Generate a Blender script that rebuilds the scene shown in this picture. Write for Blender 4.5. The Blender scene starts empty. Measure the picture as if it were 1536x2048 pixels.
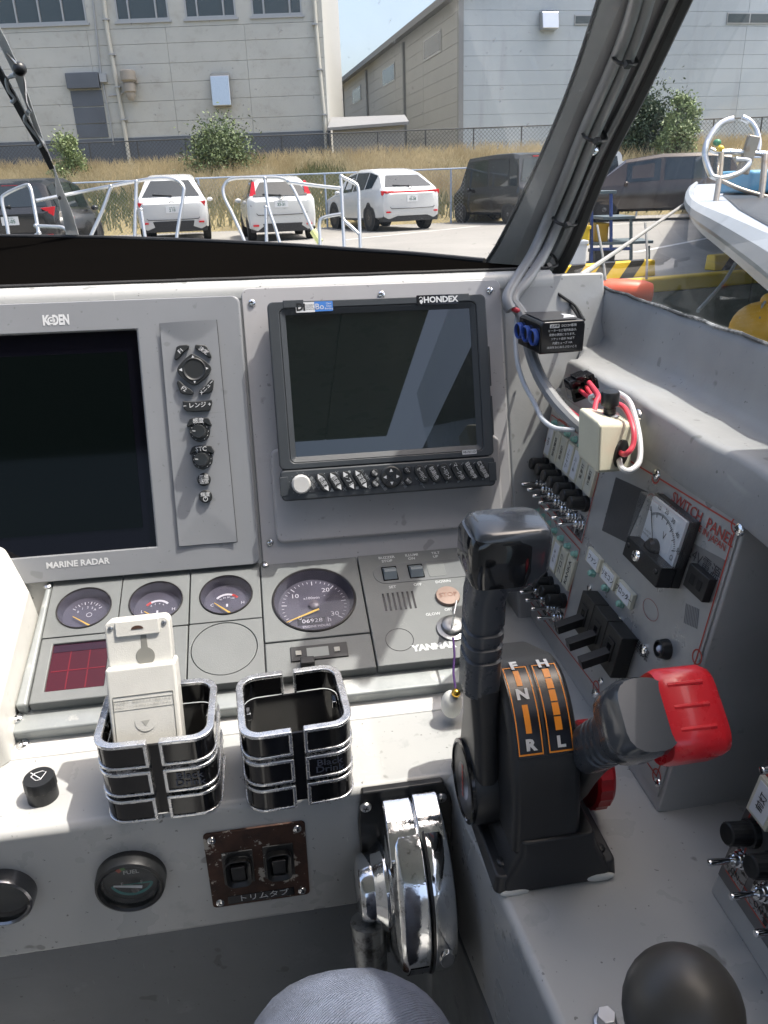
import bpy, bmesh, math, random
from mathutils import Vector as V3, Matrix, noise
from mathutils.geometry import tessellate_polygon
random.seed(7)
SC = bpy.context.scene
COL = SC.collection
# ------------------------------------------------------------------ camera basis (x right, y down, z forward -> world)
H = 1.12
F0 = 1540.0
def nz(v): return V3(v).normalized()
_g = nz((.035, .921, .387)); _Z = -_g; _Y = (V3((0, 0, 1)) - _Z * _Z.z).normalized(); _X = _Y.cross(_Z)
def W(v): v = V3(v); return V3((v.dot(_X), v.dot(_Y), v.dot(_Z)))
CAM = V3((0, 0, H))
cd = bpy.data.cameras.new('camera'); cam = bpy.data.objects.new('camera', cd); COL.objects.link(cam)
R = Matrix((W((1, 0, 0)), W((0, -1, 0)), W((0, 0, -1)))).transposed().to_4x4()
cam.matrix_world = Matrix.Translation(CAM) @ R
cd.sensor_width = 36; cd.lens = F0 / 2048 * 36; cd.clip_start = .02; cd.clip_end = 2000
SC.camera = cam
# boat axes in world
_bx = nz((.9867, -.0779, .1434)); _t = V3((.012, .910, .4137)); _bz = -(_t - _bx * _t.dot(_bx)).normalized(); _by = _bz.cross(_bx)
BX, BY, BZ = W(_bx), W(_by), W(_bz)
def ray(px, py): return W(((px - 768) / F0, (py - 1024) / F0, 1))
def at_depth(px, py, d): return CAM + ray(px, py) * d
def bt(x, y, z): return CAM + BX * x + BY * y + BZ * z            # boat coords -> world
def tob(p): q = p - CAM; return V3((q.dot(BX), q.dot(BY), q.dot(BZ)))
def on_x(px, py, x): d = ray(px, py); return CAM + d * (x / d.dot(BX))
def on_y(px, py, y): d = ray(px, py); return CAM + d * (y / d.dot(BY))
def on_z(px, py, z): d = ray(px, py); return CAM + d * (z / d.dot(BZ))
def out_y(px, py, y): d = ray(px, py); return CAM + d * (y / d.y)   # outdoors: world y
def ground(px, py, z=0.): d = ray(px, py); return CAM + d * ((z - H) / d.z)
class Frame:
    def __init__(s, O, U, V):
        s.O = V3(O); s.U = V3(U).normalized(); V = V3(V); s.V = (V - s.U * V.dot(s.U)).normalized(); s.N = s.U.cross(s.V)
    def at(s, px, py, z=0.):
        d = ray(px, py); n = s.N; t = ((s.O - CAM + n * z).dot(n)) / d.dot(n); q = CAM + d * t - s.O
        return (q.dot(s.U), q.dot(s.V))
    def p(s, px, py, z=0.): x, y = s.at(px, py, z); return V3((x, y, z))
    def w(s, x, y, z=0.): return s.O + s.U * x + s.V * y + s.N * z
    def M(s):
        m = Matrix((s.U, s.V, s.N)).transposed().to_4x4(); m.translation = s.O; return m
    def sub(s, x, y, z=0.): return Frame(s.w(x, y, z), s.U, s.V)
    def inv(s, p): q = p - s.O; return V3((q.dot(s.U), q.dot(s.V), q.dot(s.N)))
FA = Frame(at_depth(770, 770, .88), BX, -W((.068, .994, .085)))
FG = Frame(at_depth(628, 1198, .8365), BX, W((-.146, -.669, .729)))
FD = Frame(bt(0, 0, -.5), BX, BY)
_c = FD.w(*FD.at(1315, 1626))
FS = Frame(_c, BX * .008 - BY, BX * .156 + BZ * .988)
FF = Frame(bt(0, .512, -.5), BX, BZ)          # front face of the dash, z toward the driver
FB = Frame(bt(0, 0, 0), BX, BY)               # the boat itself
FW = Frame((0, 0, 0), (1, 0, 0), (0, 1, 0))
# ------------------------------------------------------------------ world, sun, exposure
SUN = (FA.U * .031 + FA.V * .067 + FA.N * .0235).normalized()
el = math.asin(SUN.z); az = math.atan2(SUN.x, SUN.y)
wd = bpy.data.worlds.new('World'); SC.world = wd; wd.use_nodes = True
nt = wd.node_tree; bg = nt.nodes['Background']
sky = nt.nodes.new('ShaderNodeTexSky'); sky.sky_type = 'NISHITA'; sky.sun_disc = False
sky.sun_elevation = el; sky.sun_rotation = az; sky.air_density = 1.0; sky.dust_density = 5.5; sky.ozone_density = .25
nt.links.new(sky.outputs[0], bg.inputs[0]); bg.inputs[1].default_value = .15
sd = bpy.data.lights.new('sun', 'SUN'); sd.energy = 2.4; sd.angle = math.radians(.6); sd.color = (1, .95, .88)
so = bpy.data.objects.new('sun', sd); COL.objects.link(so)
so.rotation_euler = SUN.to_track_quat('Z', 'Y').to_euler(); so.location = (5, 5, 30)
SC.view_settings.view_transform = 'Standard'; SC.view_settings.look = 'None'; SC.view_settings.gamma = 1
SC.view_settings.exposure = 1.32; SC.view_settings.use_curve_mapping = False
SC.cycles.max_bounces = 10; SC.cycles.transparent_max_bounces = 16; SC.cycles.caustics_reflective = False
# ------------------------------------------------------------------ materials
def srgb(c):
    if isinstance(c, str): c = [int(c[i:i + 2], 16) / 255 for i in (0, 2, 4)]
    return tuple(x / 12.92 if x <= .04045 else ((x + .055) / 1.055) ** 2.4 for x in c) + (1,)
MC = {}
def mat(name, col, rough=.5, metal=0., spec=.5, var=0., vs=20., bump=0., bs=200., alt=None, altlo=.5, althi=.7, alts=30., coat=0., aniso=None, trans=0., rvar=0., grime=0.):
    """principled paint with procedural colour variation (var), an optional second colour in patches (alt) and fine relief."""
    if name in MC: return MC[name]
    m = bpy.data.materials.new(name); m.use_nodes = True; MC[name] = m
    t = m.node_tree; b = t.nodes['Principled BSDF']; L = t.links.new
    c = srgb(col) if isinstance(col, str) else tuple(col) + (1,)
    b.inputs['Base Color'].default_value = c; b.inputs['Roughness'].default_value = rough; b.inputs['Metallic'].default_value = metal
    b.inputs['Specular IOR Level'].default_value = spec; b.inputs['Coat Weight'].default_value = coat
    b.inputs['Transmission Weight'].default_value = trans
    tc = t.nodes.new('ShaderNodeTexCoord'); src = tc.outputs['Object']
    if aniso:
        mp = t.nodes.new('ShaderNodeMapping'); mp.inputs['Scale'].default_value = aniso; L(src, mp.inputs[0]); src = mp.outputs[0]
    def nse(sc, det=4, ro=.6):
        n = t.nodes.new('ShaderNodeTexNoise'); n.inputs['Scale'].default_value = sc; n.inputs['Detail'].default_value = det; n.inputs['Roughness'].default_value = ro
        L(src, n.inputs['Vector']); return n.outputs[0]
    last = None
    if var:
        r = t.nodes.new('ShaderNodeMapRange'); r.inputs[1].default_value = .3; r.inputs[2].default_value = .7; r.inputs[3].default_value = 1 - var; r.inputs[4].default_value = 1 + var
        L(nse(vs), r.inputs[0]); mx = t.nodes.new('ShaderNodeMix'); mx.data_type = 'RGBA'; mx.blend_type = 'MULTIPLY'; mx.inputs[0].default_value = 1
        mx.inputs[6].default_value = c; L(r.outputs[0], mx.inputs[7]); last = mx.outputs[2]
    if alt is not None:
        a = srgb(alt) if isinstance(alt, str) else tuple(alt) + (1,)
        r = t.nodes.new('ShaderNodeMapRange'); r.inputs[1].default_value = altlo; r.inputs[2].default_value = althi; L(nse(alts, 8, .7), r.inputs[0])
        mx = t.nodes.new('ShaderNodeMix'); mx.data_type = 'RGBA'; L(r.outputs[0], mx.inputs[0]); mx.inputs[7].default_value = a
        if last: L(last, mx.inputs[6])
        else: mx.inputs[6].default_value = c
        last = mx.outputs[2]
    if grime:
        for sc_, lo, hi, col2, st in ((190, .70, .74, .35, None), (38, .69, .72, .55, None), (1, .73, .80, 1.35, (300, 5, 40)), (1, .74, .80, .6, (6, 260, 50))):
            s0_ = src
            if st: mp = t.nodes.new('ShaderNodeMapping'); mp.inputs['Scale'].default_value = st; mp.inputs['Rotation'].default_value = (.2, .1, .6 if sc_ == 1 and col2 > 1 else -.4); L(src, mp.inputs[0]); s0_ = mp.outputs[0]
            n = t.nodes.new('ShaderNodeTexNoise'); n.inputs['Scale'].default_value = sc_; n.inputs['Detail'].default_value = 2; L(s0_, n.inputs['Vector'])
            r = t.nodes.new('ShaderNodeMapRange'); r.inputs[1].default_value = lo; r.inputs[2].default_value = hi; r.inputs[3].default_value = 0; r.inputs[4].default_value = grime; L(n.outputs[0], r.inputs[0])
            mx = t.nodes.new('ShaderNodeMix'); mx.data_type = 'RGBA'; mx.blend_type = 'MULTIPLY'; L(r.outputs[0], mx.inputs[0]); mx.inputs[7].default_value = (col2, col2, col2 * .96, 1)
            if last: L(last, mx.inputs[6])
            else: mx.inputs[6].default_value = c
            last = mx.outputs[2]
    if last: L(last, b.inputs['Base Color'])
    if rvar:
        r = t.nodes.new('ShaderNodeMapRange'); r.inputs[1].default_value = .35; r.inputs[2].default_value = .65; r.inputs[3].default_value = max(0, rough - rvar); r.inputs[4].default_value = rough + rvar
        L(nse(vs * 2.3), r.inputs[0]); L(r.outputs[0], b.inputs['Roughness'])
    if bump:
        bp = t.nodes.new('ShaderNodeBump'); bp.inputs['Strength'].default_value = bump; bp.inputs['Distance'].default_value = .001
        L(nse(bs), bp.inputs['Height']); L(bp.outputs[0], b.inputs['Normal'])
    return m
def glassmat(name, tint=(.93, .96, .95), haze=.03, hazecol=(.75, .78, .78), scratch=0., gl=1.0, rough=0.02, hmap=False):
    if name in MC: return MC[name]
    m = bpy.data.materials.new(name); m.use_nodes = True; MC[name] = m
    t = m.node_tree; t.nodes.clear(); L = t.links.new; N = t.nodes.new
    o = N('ShaderNodeOutputMaterial'); tr = N('ShaderNodeBsdfTransparent'); tr.inputs[0].default_value = tint + (1,)
    gs = N('ShaderNodeBsdfGlossy'); gs.inputs['Roughness'].default_value = rough; gs.inputs[0].default_value = (gl, gl, gl, 1)
    fr = N('ShaderNodeFresnel'); ge = N('ShaderNodeNewGeometry'); ir = N('ShaderNodeMapRange'); ir.inputs[3].default_value = 1.5; ir.inputs[4].default_value = 1 / 1.5; L(ge.outputs['Backfacing'], ir.inputs[0]); L(ir.outputs[0], fr.inputs[0])
    m1 = N('ShaderNodeMixShader'); L(fr.outputs[0], m1.inputs[0]); L(tr.outputs[0], m1.inputs[1]); L(gs.outputs[0], m1.inputs[2])
    df = N('ShaderNodeBsdfDiffuse'); df.inputs[0].default_value = hazecol + (1,)
    m2 = N('ShaderNodeMixShader'); L(m1.outputs[0], m2.inputs[1]); L(df.outputs[0], m2.inputs[2]); L(m2.outputs[0], o.inputs[0])
    tc = N('ShaderNodeTexCoord'); nf = N('ShaderNodeTexNoise'); nf.inputs['Scale'].default_value = 3.5; nf.inputs['Detail'].default_value = 5; L(tc.outputs['Object'], nf.inputs[0])
    r = N('ShaderNodeMapRange'); r.inputs[1].default_value = .4; r.inputs[2].default_value = .72; r.inputs[3].default_value = haze * .4; r.inputs[4].default_value = haze * 1.8; L(nf.outputs[0], r.inputs[0])
    fac = r.outputs[0]
    for k in range(3 if scratch else 0):
        mp = N('ShaderNodeMapping'); mp.inputs['Rotation'].default_value = (0.3 * k, .5 - .4 * k, .7 + 1.1 * k); mp.inputs['Scale'].default_value = (160, 2.2, 160) if k < 2 else (420, 6, 420)
        L(tc.outputs['Object'], mp.inputs[0]); n2 = N('ShaderNodeTexNoise'); n2.inputs['Scale'].default_value = 1; n2.inputs['Detail'].default_value = 1; L(mp.outputs[0], n2.inputs[0])
        r2 = N('ShaderNodeMapRange'); r2.inputs[1].default_value = .74; r2.inputs[2].default_value = .84; r2.inputs[4].default_value = scratch; L(n2.outputs[0], r2.inputs[0])
        a = N('ShaderNodeMath'); a.operation = 'ADD'; L(fac, a.inputs[0]); L(r2.outputs[0], a.inputs[1]); fac = a.outputs[0]
    L(fac, m2.inputs[0])
    return m
# ------------------------------------------------------------------ mesh builder
I4 = Matrix.Identity(4)
def T(x, y, z): return Matrix.Translation((x, y, z))
def RX(a): return Matrix.Rotation(a, 4, 'X')
def RY(a): return Matrix.Rotation(a, 4, 'Y')
def RZ(a): return Matrix.Rotation(a, 4, 'Z')
def rrect(cx, cy, w, h, r, n=5):
    pts = []
    for sx, sy, a0 in ((1, 1, 0), (-1, 1, 90), (-1, -1, 180), (1, -1, 270)):
        for k in range(n + 1):
            a = math.radians(a0 + 90 * k / n); pts.append((cx + sx * (w / 2 - r) + r * math.cos(a), cy + sy * (h / 2 - r) + r * math.sin(a)))
    return pts
def circ(cx, cy, r, n=32, ry=None): return [(cx + r * math.cos(2 * math.pi * k / n), cy + (ry or r) * math.sin(2 * math.pi * k / n)) for k in range(n)]
def smooth(pts, n=6, closed=False):
    P = [V3(p) for p in pts]; out = []; m = len(P)
    for i in range(m if closed else m - 1):
        p0 = P[(i - 1) % m] if closed or i else P[0]; p1 = P[i]; p2 = P[(i + 1) % m]; p3 = P[(i + 2) % m] if closed or i < m - 2 else P[-1]
        for k in range(n):
            t = k / n; out.append(.5 * ((2 * p1) + (p2 - p0) * t + (2 * p0 - 5 * p1 + 4 * p2 - p3) * t * t + (3 * p1 - p0 - 3 * p2 + p3) * t ** 3))
    if not closed: out.append(P[-1])
    return out
def smooth2(pts, n=4): return [(p.x, p.y) for p in smooth([(a, b, 0) for a, b in pts], n, True)]
class MB:
    def __init__(s): s.v = []; s.f = []; s.T = I4; s.det = 1
    def add(s, vs, fs):
        o = len(s.v); s.v += [tuple(s.T @ V3(p)) for p in vs]; s.f += [tuple(i + o for i in f) for f in fs]; return s
    def box(s, x0, x1, y0, y1, z0, z1):
        return s.add([(x, y, z) for z in (z0, z1) for y in (y0, y1) for x in (x0, x1)], [(0, 2, 3, 1), (4, 5, 7, 6), (0, 1, 5, 4), (2, 6, 7, 3), (0, 4, 6, 2), (1, 3, 7, 5)])
    def prism(s, pts, z0, z1, top=None, bottom=True):
        if sum(a[0] * b[1] - b[0] * a[1] for a, b in zip(pts, pts[1:] + pts[:1])) < 0: pts = pts[::-1]; top = top[::-1] if top else None
        n = len(pts); tp = top or pts
        fs = [tuple(range(n, 2 * n))] + ([tuple(range(n - 1, -1, -1))] if bottom else [])
        fs += [(i, (i + 1) % n, (i + 1) % n + n, i + n) for i in range(n)]
        return s.add([(x, y, z0) for x, y in pts] + [(x, y, z1) for x, y in tp], fs)
    def sheet(s, pts, z):
        if sum(a[0] * b[1] - b[0] * a[1] for a, b in zip(pts, pts[1:] + pts[:1])) < 0: pts = pts[::-1]
        return s.add([(x, y, z) for x, y in pts], [tuple(range(len(pts)))])
    def ringp(s, out, inn, z0, z1, zi=None):
        n = len(out); zi = z1 if zi is None else zi
        vs = [(x, y, z0) for x, y in out] + [(x, y, z1) for x, y in out] + [(x, y, zi) for x, y in inn] + [(x, y, z0) for x, y in inn]
        fs = []
        for i in range(n):
            j = (i + 1) % n
            for k in range(3): fs.append((k * n + i, k * n + j, (k + 1) * n + j, (k + 1) * n + i))
            fs.append((3 * n + i, 3 * n + j, j, i))
        return s.add(vs, fs)
    def plate_hole(s, x0, x1, y0, y1, cx, cy, r, z0, z1, n=48, ry=None):
        an = sorted(set([2 * math.pi * k / n for k in range(n)] + [math.atan2(y - cy, x - cx) % (2 * math.pi) for x in (x0, x1) for y in (y0, y1)]))
        out = []; inn = []
        for a in an:
            c, q = math.cos(a), math.sin(a); t = min([(x1 - cx) / c if c > 1e-9 else 9, (x0 - cx) / c if c < -1e-9 else 9, (y1 - cy) / q if q > 1e-9 else 9, (y0 - cy) / q if q < -1e-9 else 9])
            out.append((cx + t * c, cy + t * q)); inn.append((cx + r * c, cy + (ry or r) * q))
        return s.ringp(out, inn, z0, z1)
    def lathe(s, prof, n=32, cx=0, cy=0, fl=None, caps=True):
        vs = []; m = len(prof)
        for r, z in prof:
            for k in range(n):
                a = 2 * math.pi * k / n; rr = r * (1 + (fl[1] if fl and k % fl[0] == 0 and r > fl[2] else 0)); vs.append((cx + rr * math.cos(a), cy + rr * math.sin(a), z))
        fs = [(j * n + i, j * n + (i + 1) % n, (j + 1) * n + (i + 1) % n, (j + 1) * n + i) for j in range(m - 1) for i in range(n)]
        if caps: fs += [tuple(range(n - 1, -1, -1)), tuple(range((m - 1) * n, m * n))]
        return s.add(vs, fs)
    def tube(s, pts, r, n=10, sm=0, rr=None, caps=True, closed=False):
        P = smooth(pts, sm, closed) if sm else [V3(p) for p in pts]
        m = len(P); vs = []; up = None
        for i, p in enumerate(P):
            d = (P[(i + 1) % m if closed else min(i + 1, m - 1)] - P[(i - 1) % m if closed else max(i - 1, 0)]).normalized()
            if up is None: up = d.orthogonal().normalized()
            up = (up - d * up.dot(d)).normalized(); sd_ = d.cross(up)
            q = rr[min(int(i / max(1, m - 1) * (len(rr) - 1) + .5), len(rr) - 1)] if rr else r
            for k in range(n): a = 2 * math.pi * k / n; vs.append(p + up * (q * math.cos(a)) + sd_ * (q * math.sin(a)))
        fs = [(i * n + k, i * n + (k + 1) % n, (i + 1) % m * n + (k + 1) % n, (i + 1) % m * n + k) for i in range(m if closed else m - 1) for k in range(n)]
        if caps and not closed: fs += [tuple(range(n - 1, -1, -1)), tuple(range((m - 1) * n, m * n))]
        return s.add(vs, fs)
    def loft(s, rings, closed=True, caps=True):
        n = len(rings[0]); vs = [p for r in rings for p in r]; fs = []
        for j in range(len(rings) - 1):
            for i in range(n if closed else n - 1): fs.append((j * n + i, j * n + (i + 1) % n, (j + 1) * n + (i + 1) % n, (j + 1) * n + i))
        if caps and closed: fs += [tuple(range(n - 1, -1, -1)), tuple(range((len(rings) - 1) * n, len(rings) * n))]
        return s.add(vs, fs)
    def sphere(s, c, r, n=16, m=10, sc=(1, 1, 1)):
        vs = [(c[0], c[1], c[2] - r * sc[2])]
        for j in range(1, m):
            a = math.pi * j / m - math.pi / 2
            for k in range(n): b = 2 * math.pi * k / n; vs.append((c[0] + r * sc[0] * math.cos(a) * math.cos(b), c[1] + r * sc[1] * math.cos(a) * math.sin(b), c[2] + r * sc[2] * math.sin(a)))
        vs.append((c[0], c[1], c[2] + r * sc[2])); fs = [(0, 1 + (k + 1) % n, 1 + k) for k in range(n)]; e = len(vs) - 1
        for j in range(m - 2):
            for k in range(n): fs.append((1 + j * n + k, 1 + j * n + (k + 1) % n, 1 + (j + 1) * n + (k + 1) % n, 1 + (j + 1) * n + k))
        fs += [(e, 1 + (m - 2) * n + k, 1 + (m - 2) * n + (k + 1) % n) for k in range(n)]
        return s.add(vs, fs)
    def text(s, body, x, y, z, size, rot=0., sx=1., bold=0., al='CENTER'):
        cu = bpy.data.curves.new('lettering', 'FONT'); cu.body = body; cu.size = size; cu.align_x = al; cu.align_y = 'CENTER'; cu.resolution_u = 2; cu.offset = bold * size
        o = bpy.data.objects.new('lettering', cu); me = o.to_mesh(); k = s.T; s.T = k @ T(x, y, z) @ RZ(rot) @ Matrix.Diagonal((sx, 1, 1, 1))
        s.add([tuple(v.co) for v in me.vertices], [tuple(p.vertices) for p in me.polygons]); s.T = k
        o.to_mesh_clear(); bpy.data.objects.remove(o); bpy.data.curves.remove(cu); return s
def build(name, mb, m, parent=None, bev=0., frame=None, sharp=35, seg=2, label=None, kind=None, sub=0):
    me = bpy.data.meshes.new(name); me.from_pydata(mb.v, [], mb.f); me.update()
    bm = bmesh.new(); bm.from_mesh(me)
    bmesh.ops.recalc_face_normals(bm, faces=bm.faces) if sharp >= 0 else None
    bm.to_mesh(me); bm.free()
    for p in me.polygons: p.use_smooth = True
    me.set_sharp_from_angle(angle=math.radians(abs(sharp)))
    me.materials.append(m)
    o = bpy.data.objects.new(name, me); COL.objects.link(o)
    if parent is not None: o.parent = parent
    if frame is not None: o.matrix_world = frame.M()
    if bev:
        b = o.modifiers.new('bevel', 'BEVEL'); b.width = bev; b.segments = seg; b.limit_method = 'ANGLE'; b.angle_limit = math.radians(35); b.harden_normals = True; b.use_clamp_overlap = True
    if sub: q = o.modifiers.new('sub', 'SUBSURF'); q.levels = sub; q.render_levels = sub
    if label: o['label'] = label
    if kind or name in ('lettering', 'key_captions', 'knob_marks'): o['kind'] = kind or 'stuff'
    return o
def thing(name, label, cat, frame=None, group=None):
    o = bpy.data.objects.new(name, None); COL.objects.link(o); o.empty_display_size = .05
    if frame is not None: o.matrix_world = frame.M()
    o['label'] = label; o['category'] = cat
    if group: o['group'] = group
    return o
def tag(o, label, cat, group=None):
    o['label'] = label; o['category'] = cat
    if group: o['group'] = group
    return o
def dup(root, M, label=None):
    """copy of a thing with copies of its parts and sub-parts, sharing mesh data"""
    r = root.copy(); COL.objects.link(r); r.matrix_world = M
    if label: r['label'] = label
    for ch in root.children:
        c = ch.copy(); COL.objects.link(c); c.parent = r
        for g_ in ch.children: d = g_.copy(); COL.objects.link(d); d.parent = c
    return r
def dup_part(src, M=None, parent=None):
    c = src.copy(); COL.objects.link(c); c.parent = parent or src.parent
    if M is not None: c.matrix_local = M
    for g_ in src.children: d = g_.copy(); COL.objects.link(d); d.parent = c
    return c
# colours
M_gel = mat('grey_gelcoat', (.42, .425, .415), .33, var=.05, vs=6, bump=.08, bs=300, alt=(.26, .27, .27), altlo=.58, althi=.74, alts=11, rvar=.1, grime=.9)
M_gel_shade = mat('shaded_grey_gelcoat', (.15, .16, .168), .42, var=.08, vs=8, bump=.25, bs=90, alt=(.21, .22, .225), altlo=.6, althi=.75, alts=12, rvar=.1, grime=.7)  # darker copy of the grey gelcoat, recess shadow put into its colour
M_side = mat('grey_brushed_paint', (.30, .305, .305), .38, var=.12, vs=7, bump=.35, bs=60, alt=(.32, .34, .36), altlo=.55, althi=.75, alts=9, rvar=.1, grime=.7)
M_black = mat('black_plastic', (.012, .013, .014), .38, bump=.15, bs=900)
M_blackg = mat('gloss_black_plastic', (.008, .008, .009), .12)
M_rubber = mat('black_rubber', (.014, .014, .015), .7, bump=.4, bs=300, var=.3, vs=30)
M_charc = mat('charcoal_plastic', (.040, .046, .052), .42, bump=.2, bs=1200, var=.06, vs=20)
M_chrome = mat('worn_chrome', (.72, .73, .74), .12, 1., alt=(.2, .19, .17), altlo=.58, althi=.74, alts=110, rvar=.1, vs=40)
M_chromec = mat('clean_chrome', (.78, .79, .8), .1, 1.)
M_steel = mat('stainless_steel', (.62, .63, .64), .3, 1., var=.08, vs=30, bump=.1, bs=600)
M_white = mat('white_print', (.62, .63, .64), .5)
M_whitep = mat('white_plastic', (.66, .66, .62), .4, var=.06, vs=25, alt=(.45, .44, .39), altlo=.62, althi=.8, alts=40)
M_red = mat('red_line_print', (.42, .06, .04), .5)
M_screen = mat('dark_display_glass', (.002, .0035, .0035), .05, spec=.1)
def screw(parent, x, y, z, r=.0042, m=None, name='screw', T0=None, tilt=None):
    mb = MB(); mb.T = T(x, y, z) @ (T0 or I4)
    mb.lathe([(r, 0), (r, r * .15), (r * .86, r * .42), (r * .5, r * .6)], 14)
    o = build(name, mb, m or M_chromec, parent)
    m2 = MB(); m2.T = mb.T @ RZ(random.random() * 3)
    for a in (0, math.pi / 2):
        t = m2.T; m2.T = t @ RZ(a); m2.box(-r * .5, r * .5, -r * .09, r * .09, r * .4, r * .62); m2.T = t
    build('slot', m2, M_black, o)
    return o
# ================================================================== THE BOAT'S OWN STRUCTURE
def rel(a, b): return a.M().inverted() @ b.M()
def bthing(name, label, cat, ox, oy, oz, group=None):
    f = Frame(bt(ox, oy, oz), BX, BY); return thing(name, label, cat, f, group), f
def mbf(base, fr, z=0):            # mesh builder writing in frame fr for a thing whose own frame is base
    m = MB(); m.T = rel(base, fr) @ T(0, 0, z); return m
M_matte = mat('matt_black_mat', (.0025, .0022, .002), .9, var=.4, vs=5, bump=.3, bs=400, spec=.05)
_mt = M_matte.node_tree; _df = _mt.nodes.new('ShaderNodeBsdfDiffuse'); _df.inputs[0].default_value = (.003, .0027, .0025, 1); _mt.links.new(_df.outputs[0], [n for n in _mt.nodes if n.type == 'OUTPUT_MATERIAL'][0].inputs[0])
dash, fd_ = bthing('dashboard', 'grey fibreglass dashboard with flat deck and matt black top under the windscreen', 'dashboard', 0, .7, -.6)
m = mbf(fd_, FA); m.prism([(-.75, -.24), (.20, -.24), (.20, .112), (-.75, .112)], -.06, 0); build('fascia', m, M_gel, dash, .003)
m = mbf(fd_, FA); m.prism([(.1425, -.36), (.27, -.36), (.27, .118), (.1425, .118)], -.05, .0015); build('corner_wall', m, M_side, dash, .004)
m = mbf(fd_, FB)
prof = [(.8835, -.135), (.8845, -.128), (.888, -.1225), (.893, -.1195), (.900, -.118), (.912, -.1185), (.912, -.135)]
m.loft([[(x, y, z) for y, z in prof] for x in (-.75, -.2, 0, .2, .345)]); build('top_lip', m, M_gel, dash)
base = [(-.95, 1.78), (-.7, 1.71), (-.454, 1.592), (-.26, 1.50), (-.083, 1.38), (.05, 1.27), (.141, 1.17), (.22, 1.085), (.289, .985), (.345, .92)]
m = mbf(fd_, FB); m.prism(base + [(.345, .906), (-.95, .906)], -.135, -.117); build('dash_top', m, M_matte, dash, .002)
m = mbf(fd_, FB); m.tube([(x, .904 + .0012 * math.sin(x * 90), -.1165) for x in [-.75 + .0365 * k for k in range(31)]], .0022, 6); build('edge_trim', m, M_rubber, dash)
KX = [(.1385, .512), (.1385, .46), (.1455, .39), (.1525, .29), (.160, .1), (.165, -.1)]
m = mbf(fd_, FB); m.prism([(-.8, .512)] + KX + [(.6, -.1), (.6, 1.0), (-.8, 1.0)], -.647, -.5); build('console_top', m, M_gel, dash, .0075, seg=4)
m = mbf(fd_, FB); m.prism([(-.8, .527), (.128, .527)] + [(a + .0005, b) for a, b in KX[1:]] + [(.6, -.1), (.6, 1.0), (-.8, 1.0)], -1.2, -.6475); build('lower_panel', m, M_gel_shade, dash, .006, seg=3)
m = mbf(fd_, FG); m.prism([(-.288, .0668), (.192, .0668), (.192, .078), (-.286, .078)], -.06, -.006); build('instrument_shelf', m, mat('white_gelcoat', (.56, .56, .55), .35, var=.05, vs=9), dash, .003)
yf = FG.at(200, 1447, -.012)[1]
m = mbf(fd_, FG); m.prism([(-.304, yf), (.192, yf), (.192, -.04), (-.297, -.04)], -.035, -.012); build('grey_flange', m, mat('weathered_aluminium', (.27, .29, .29), .4, .25, var=.12, vs=30, alt=(.45, .45, .43), altlo=.58, althi=.72, alts=35, bump=.2, bs=120), dash, .0025)
yw = FG.at(200, 1500, -.026)[1]
m = mbf(fd_, FG); m.prism([(-.314, yw), (.2, yw), (.2, -.09), (-.307, -.09)], -.05, -.026); build('white_step', m, MC['white_gelcoat'], dash, .002)
m = mbf(fd_, FG); m.prism([(-.6, yw - .01), (.2, yw - .01), (.2, .2), (-.6, .2)], -.3, -.07); build('shelf_core', m, M_gel, dash)
for px, py, z in ((34, 1437, -.012), (46, 1489, -.026)):
    x, y = FG.at(px, py, z); screw(dash, 0, 0, 0, .0058, M_chromec, T0=rel(fd_, FG) @ T(x, y, z))
# white cover at the left edge
fc = FG.sub(-.30, -.03)
cov = thing('steering_hub_cover', 'off-white moulded plastic cover at the left edge of the instrument panel', 'cover', fc)
o1 = [FG.at(*p, .0) for p in ((-60, 1112), (18, 1122), (34, 1150), (72, 1222), (8, 1490), (-60, 1540))]
o2 = [FG.at(*p, .05) for p in ((-80, 1122), (8, 1128), (14, 1150), (40, 1200), (-6, 1440), (-80, 1500))]
m = MB(); m.T = rel(fc, FG); m.prism(o1, -.03, .035, [(a * .985 - .003, b * .96) for a, b in o1]); build('cover_shell', m, M_whitep, cov, .006, seg=4)
# ---- hull side under the side window
side, fs_ = bthing('inner_hull_wall', 'grey painted inner hull wall with a wavy rounded ledge below the side window', 'hull wall', .4, .5, -.3)
P0 = [(.4145, -.60), (.4140, -.1388), (.41, -.1405), (.4065, -.148), (.402, -.175), (.398, -.192), (.391, -.2000), (.382, -.2030), (.368, -.2025), (.352, -.2015), (.3445, -.2018), (.3415, -.2035), (.340, -.2065), (.3345, -.240), (.3365, -.2455), (.342, -.247), (.355, -.249), (.408, -.26), (.409, -.56)]
rings = []
for k in range(60):
    y = 1.08 - k * .022; e = max(0, min(1, (y - .80) / .1)); e = e * e * (3 - 2 * e); r_ = []
    for i, (x, z) in enumerate(P0):
        wv = .0012 * math.sin(y * 31) + .0008 * math.sin(y * 67 + 1) + .0012 * noise.noise(V3((y * 25, i * .3, 0)))
        w_ = 1 if 5 <= i <= 16 else 0
        x2 = x + w_ * (wv * .8 + e * .03 * (1 if i > 8 else .3)); z2 = z + w_ * (wv * .6 - e * .05 * (i > 8))
        if i in (1, 2, 3): z2 += .0009 * noise.noise(V3((y * 60, 3, 1)))
        r_.append((x2, y, z2))
    rings.append(r_)
m = mbf(fs_, FB); m.loft(rings, closed=False); build('ledge_moulding', m, M_side, side, sharp=50)
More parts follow.
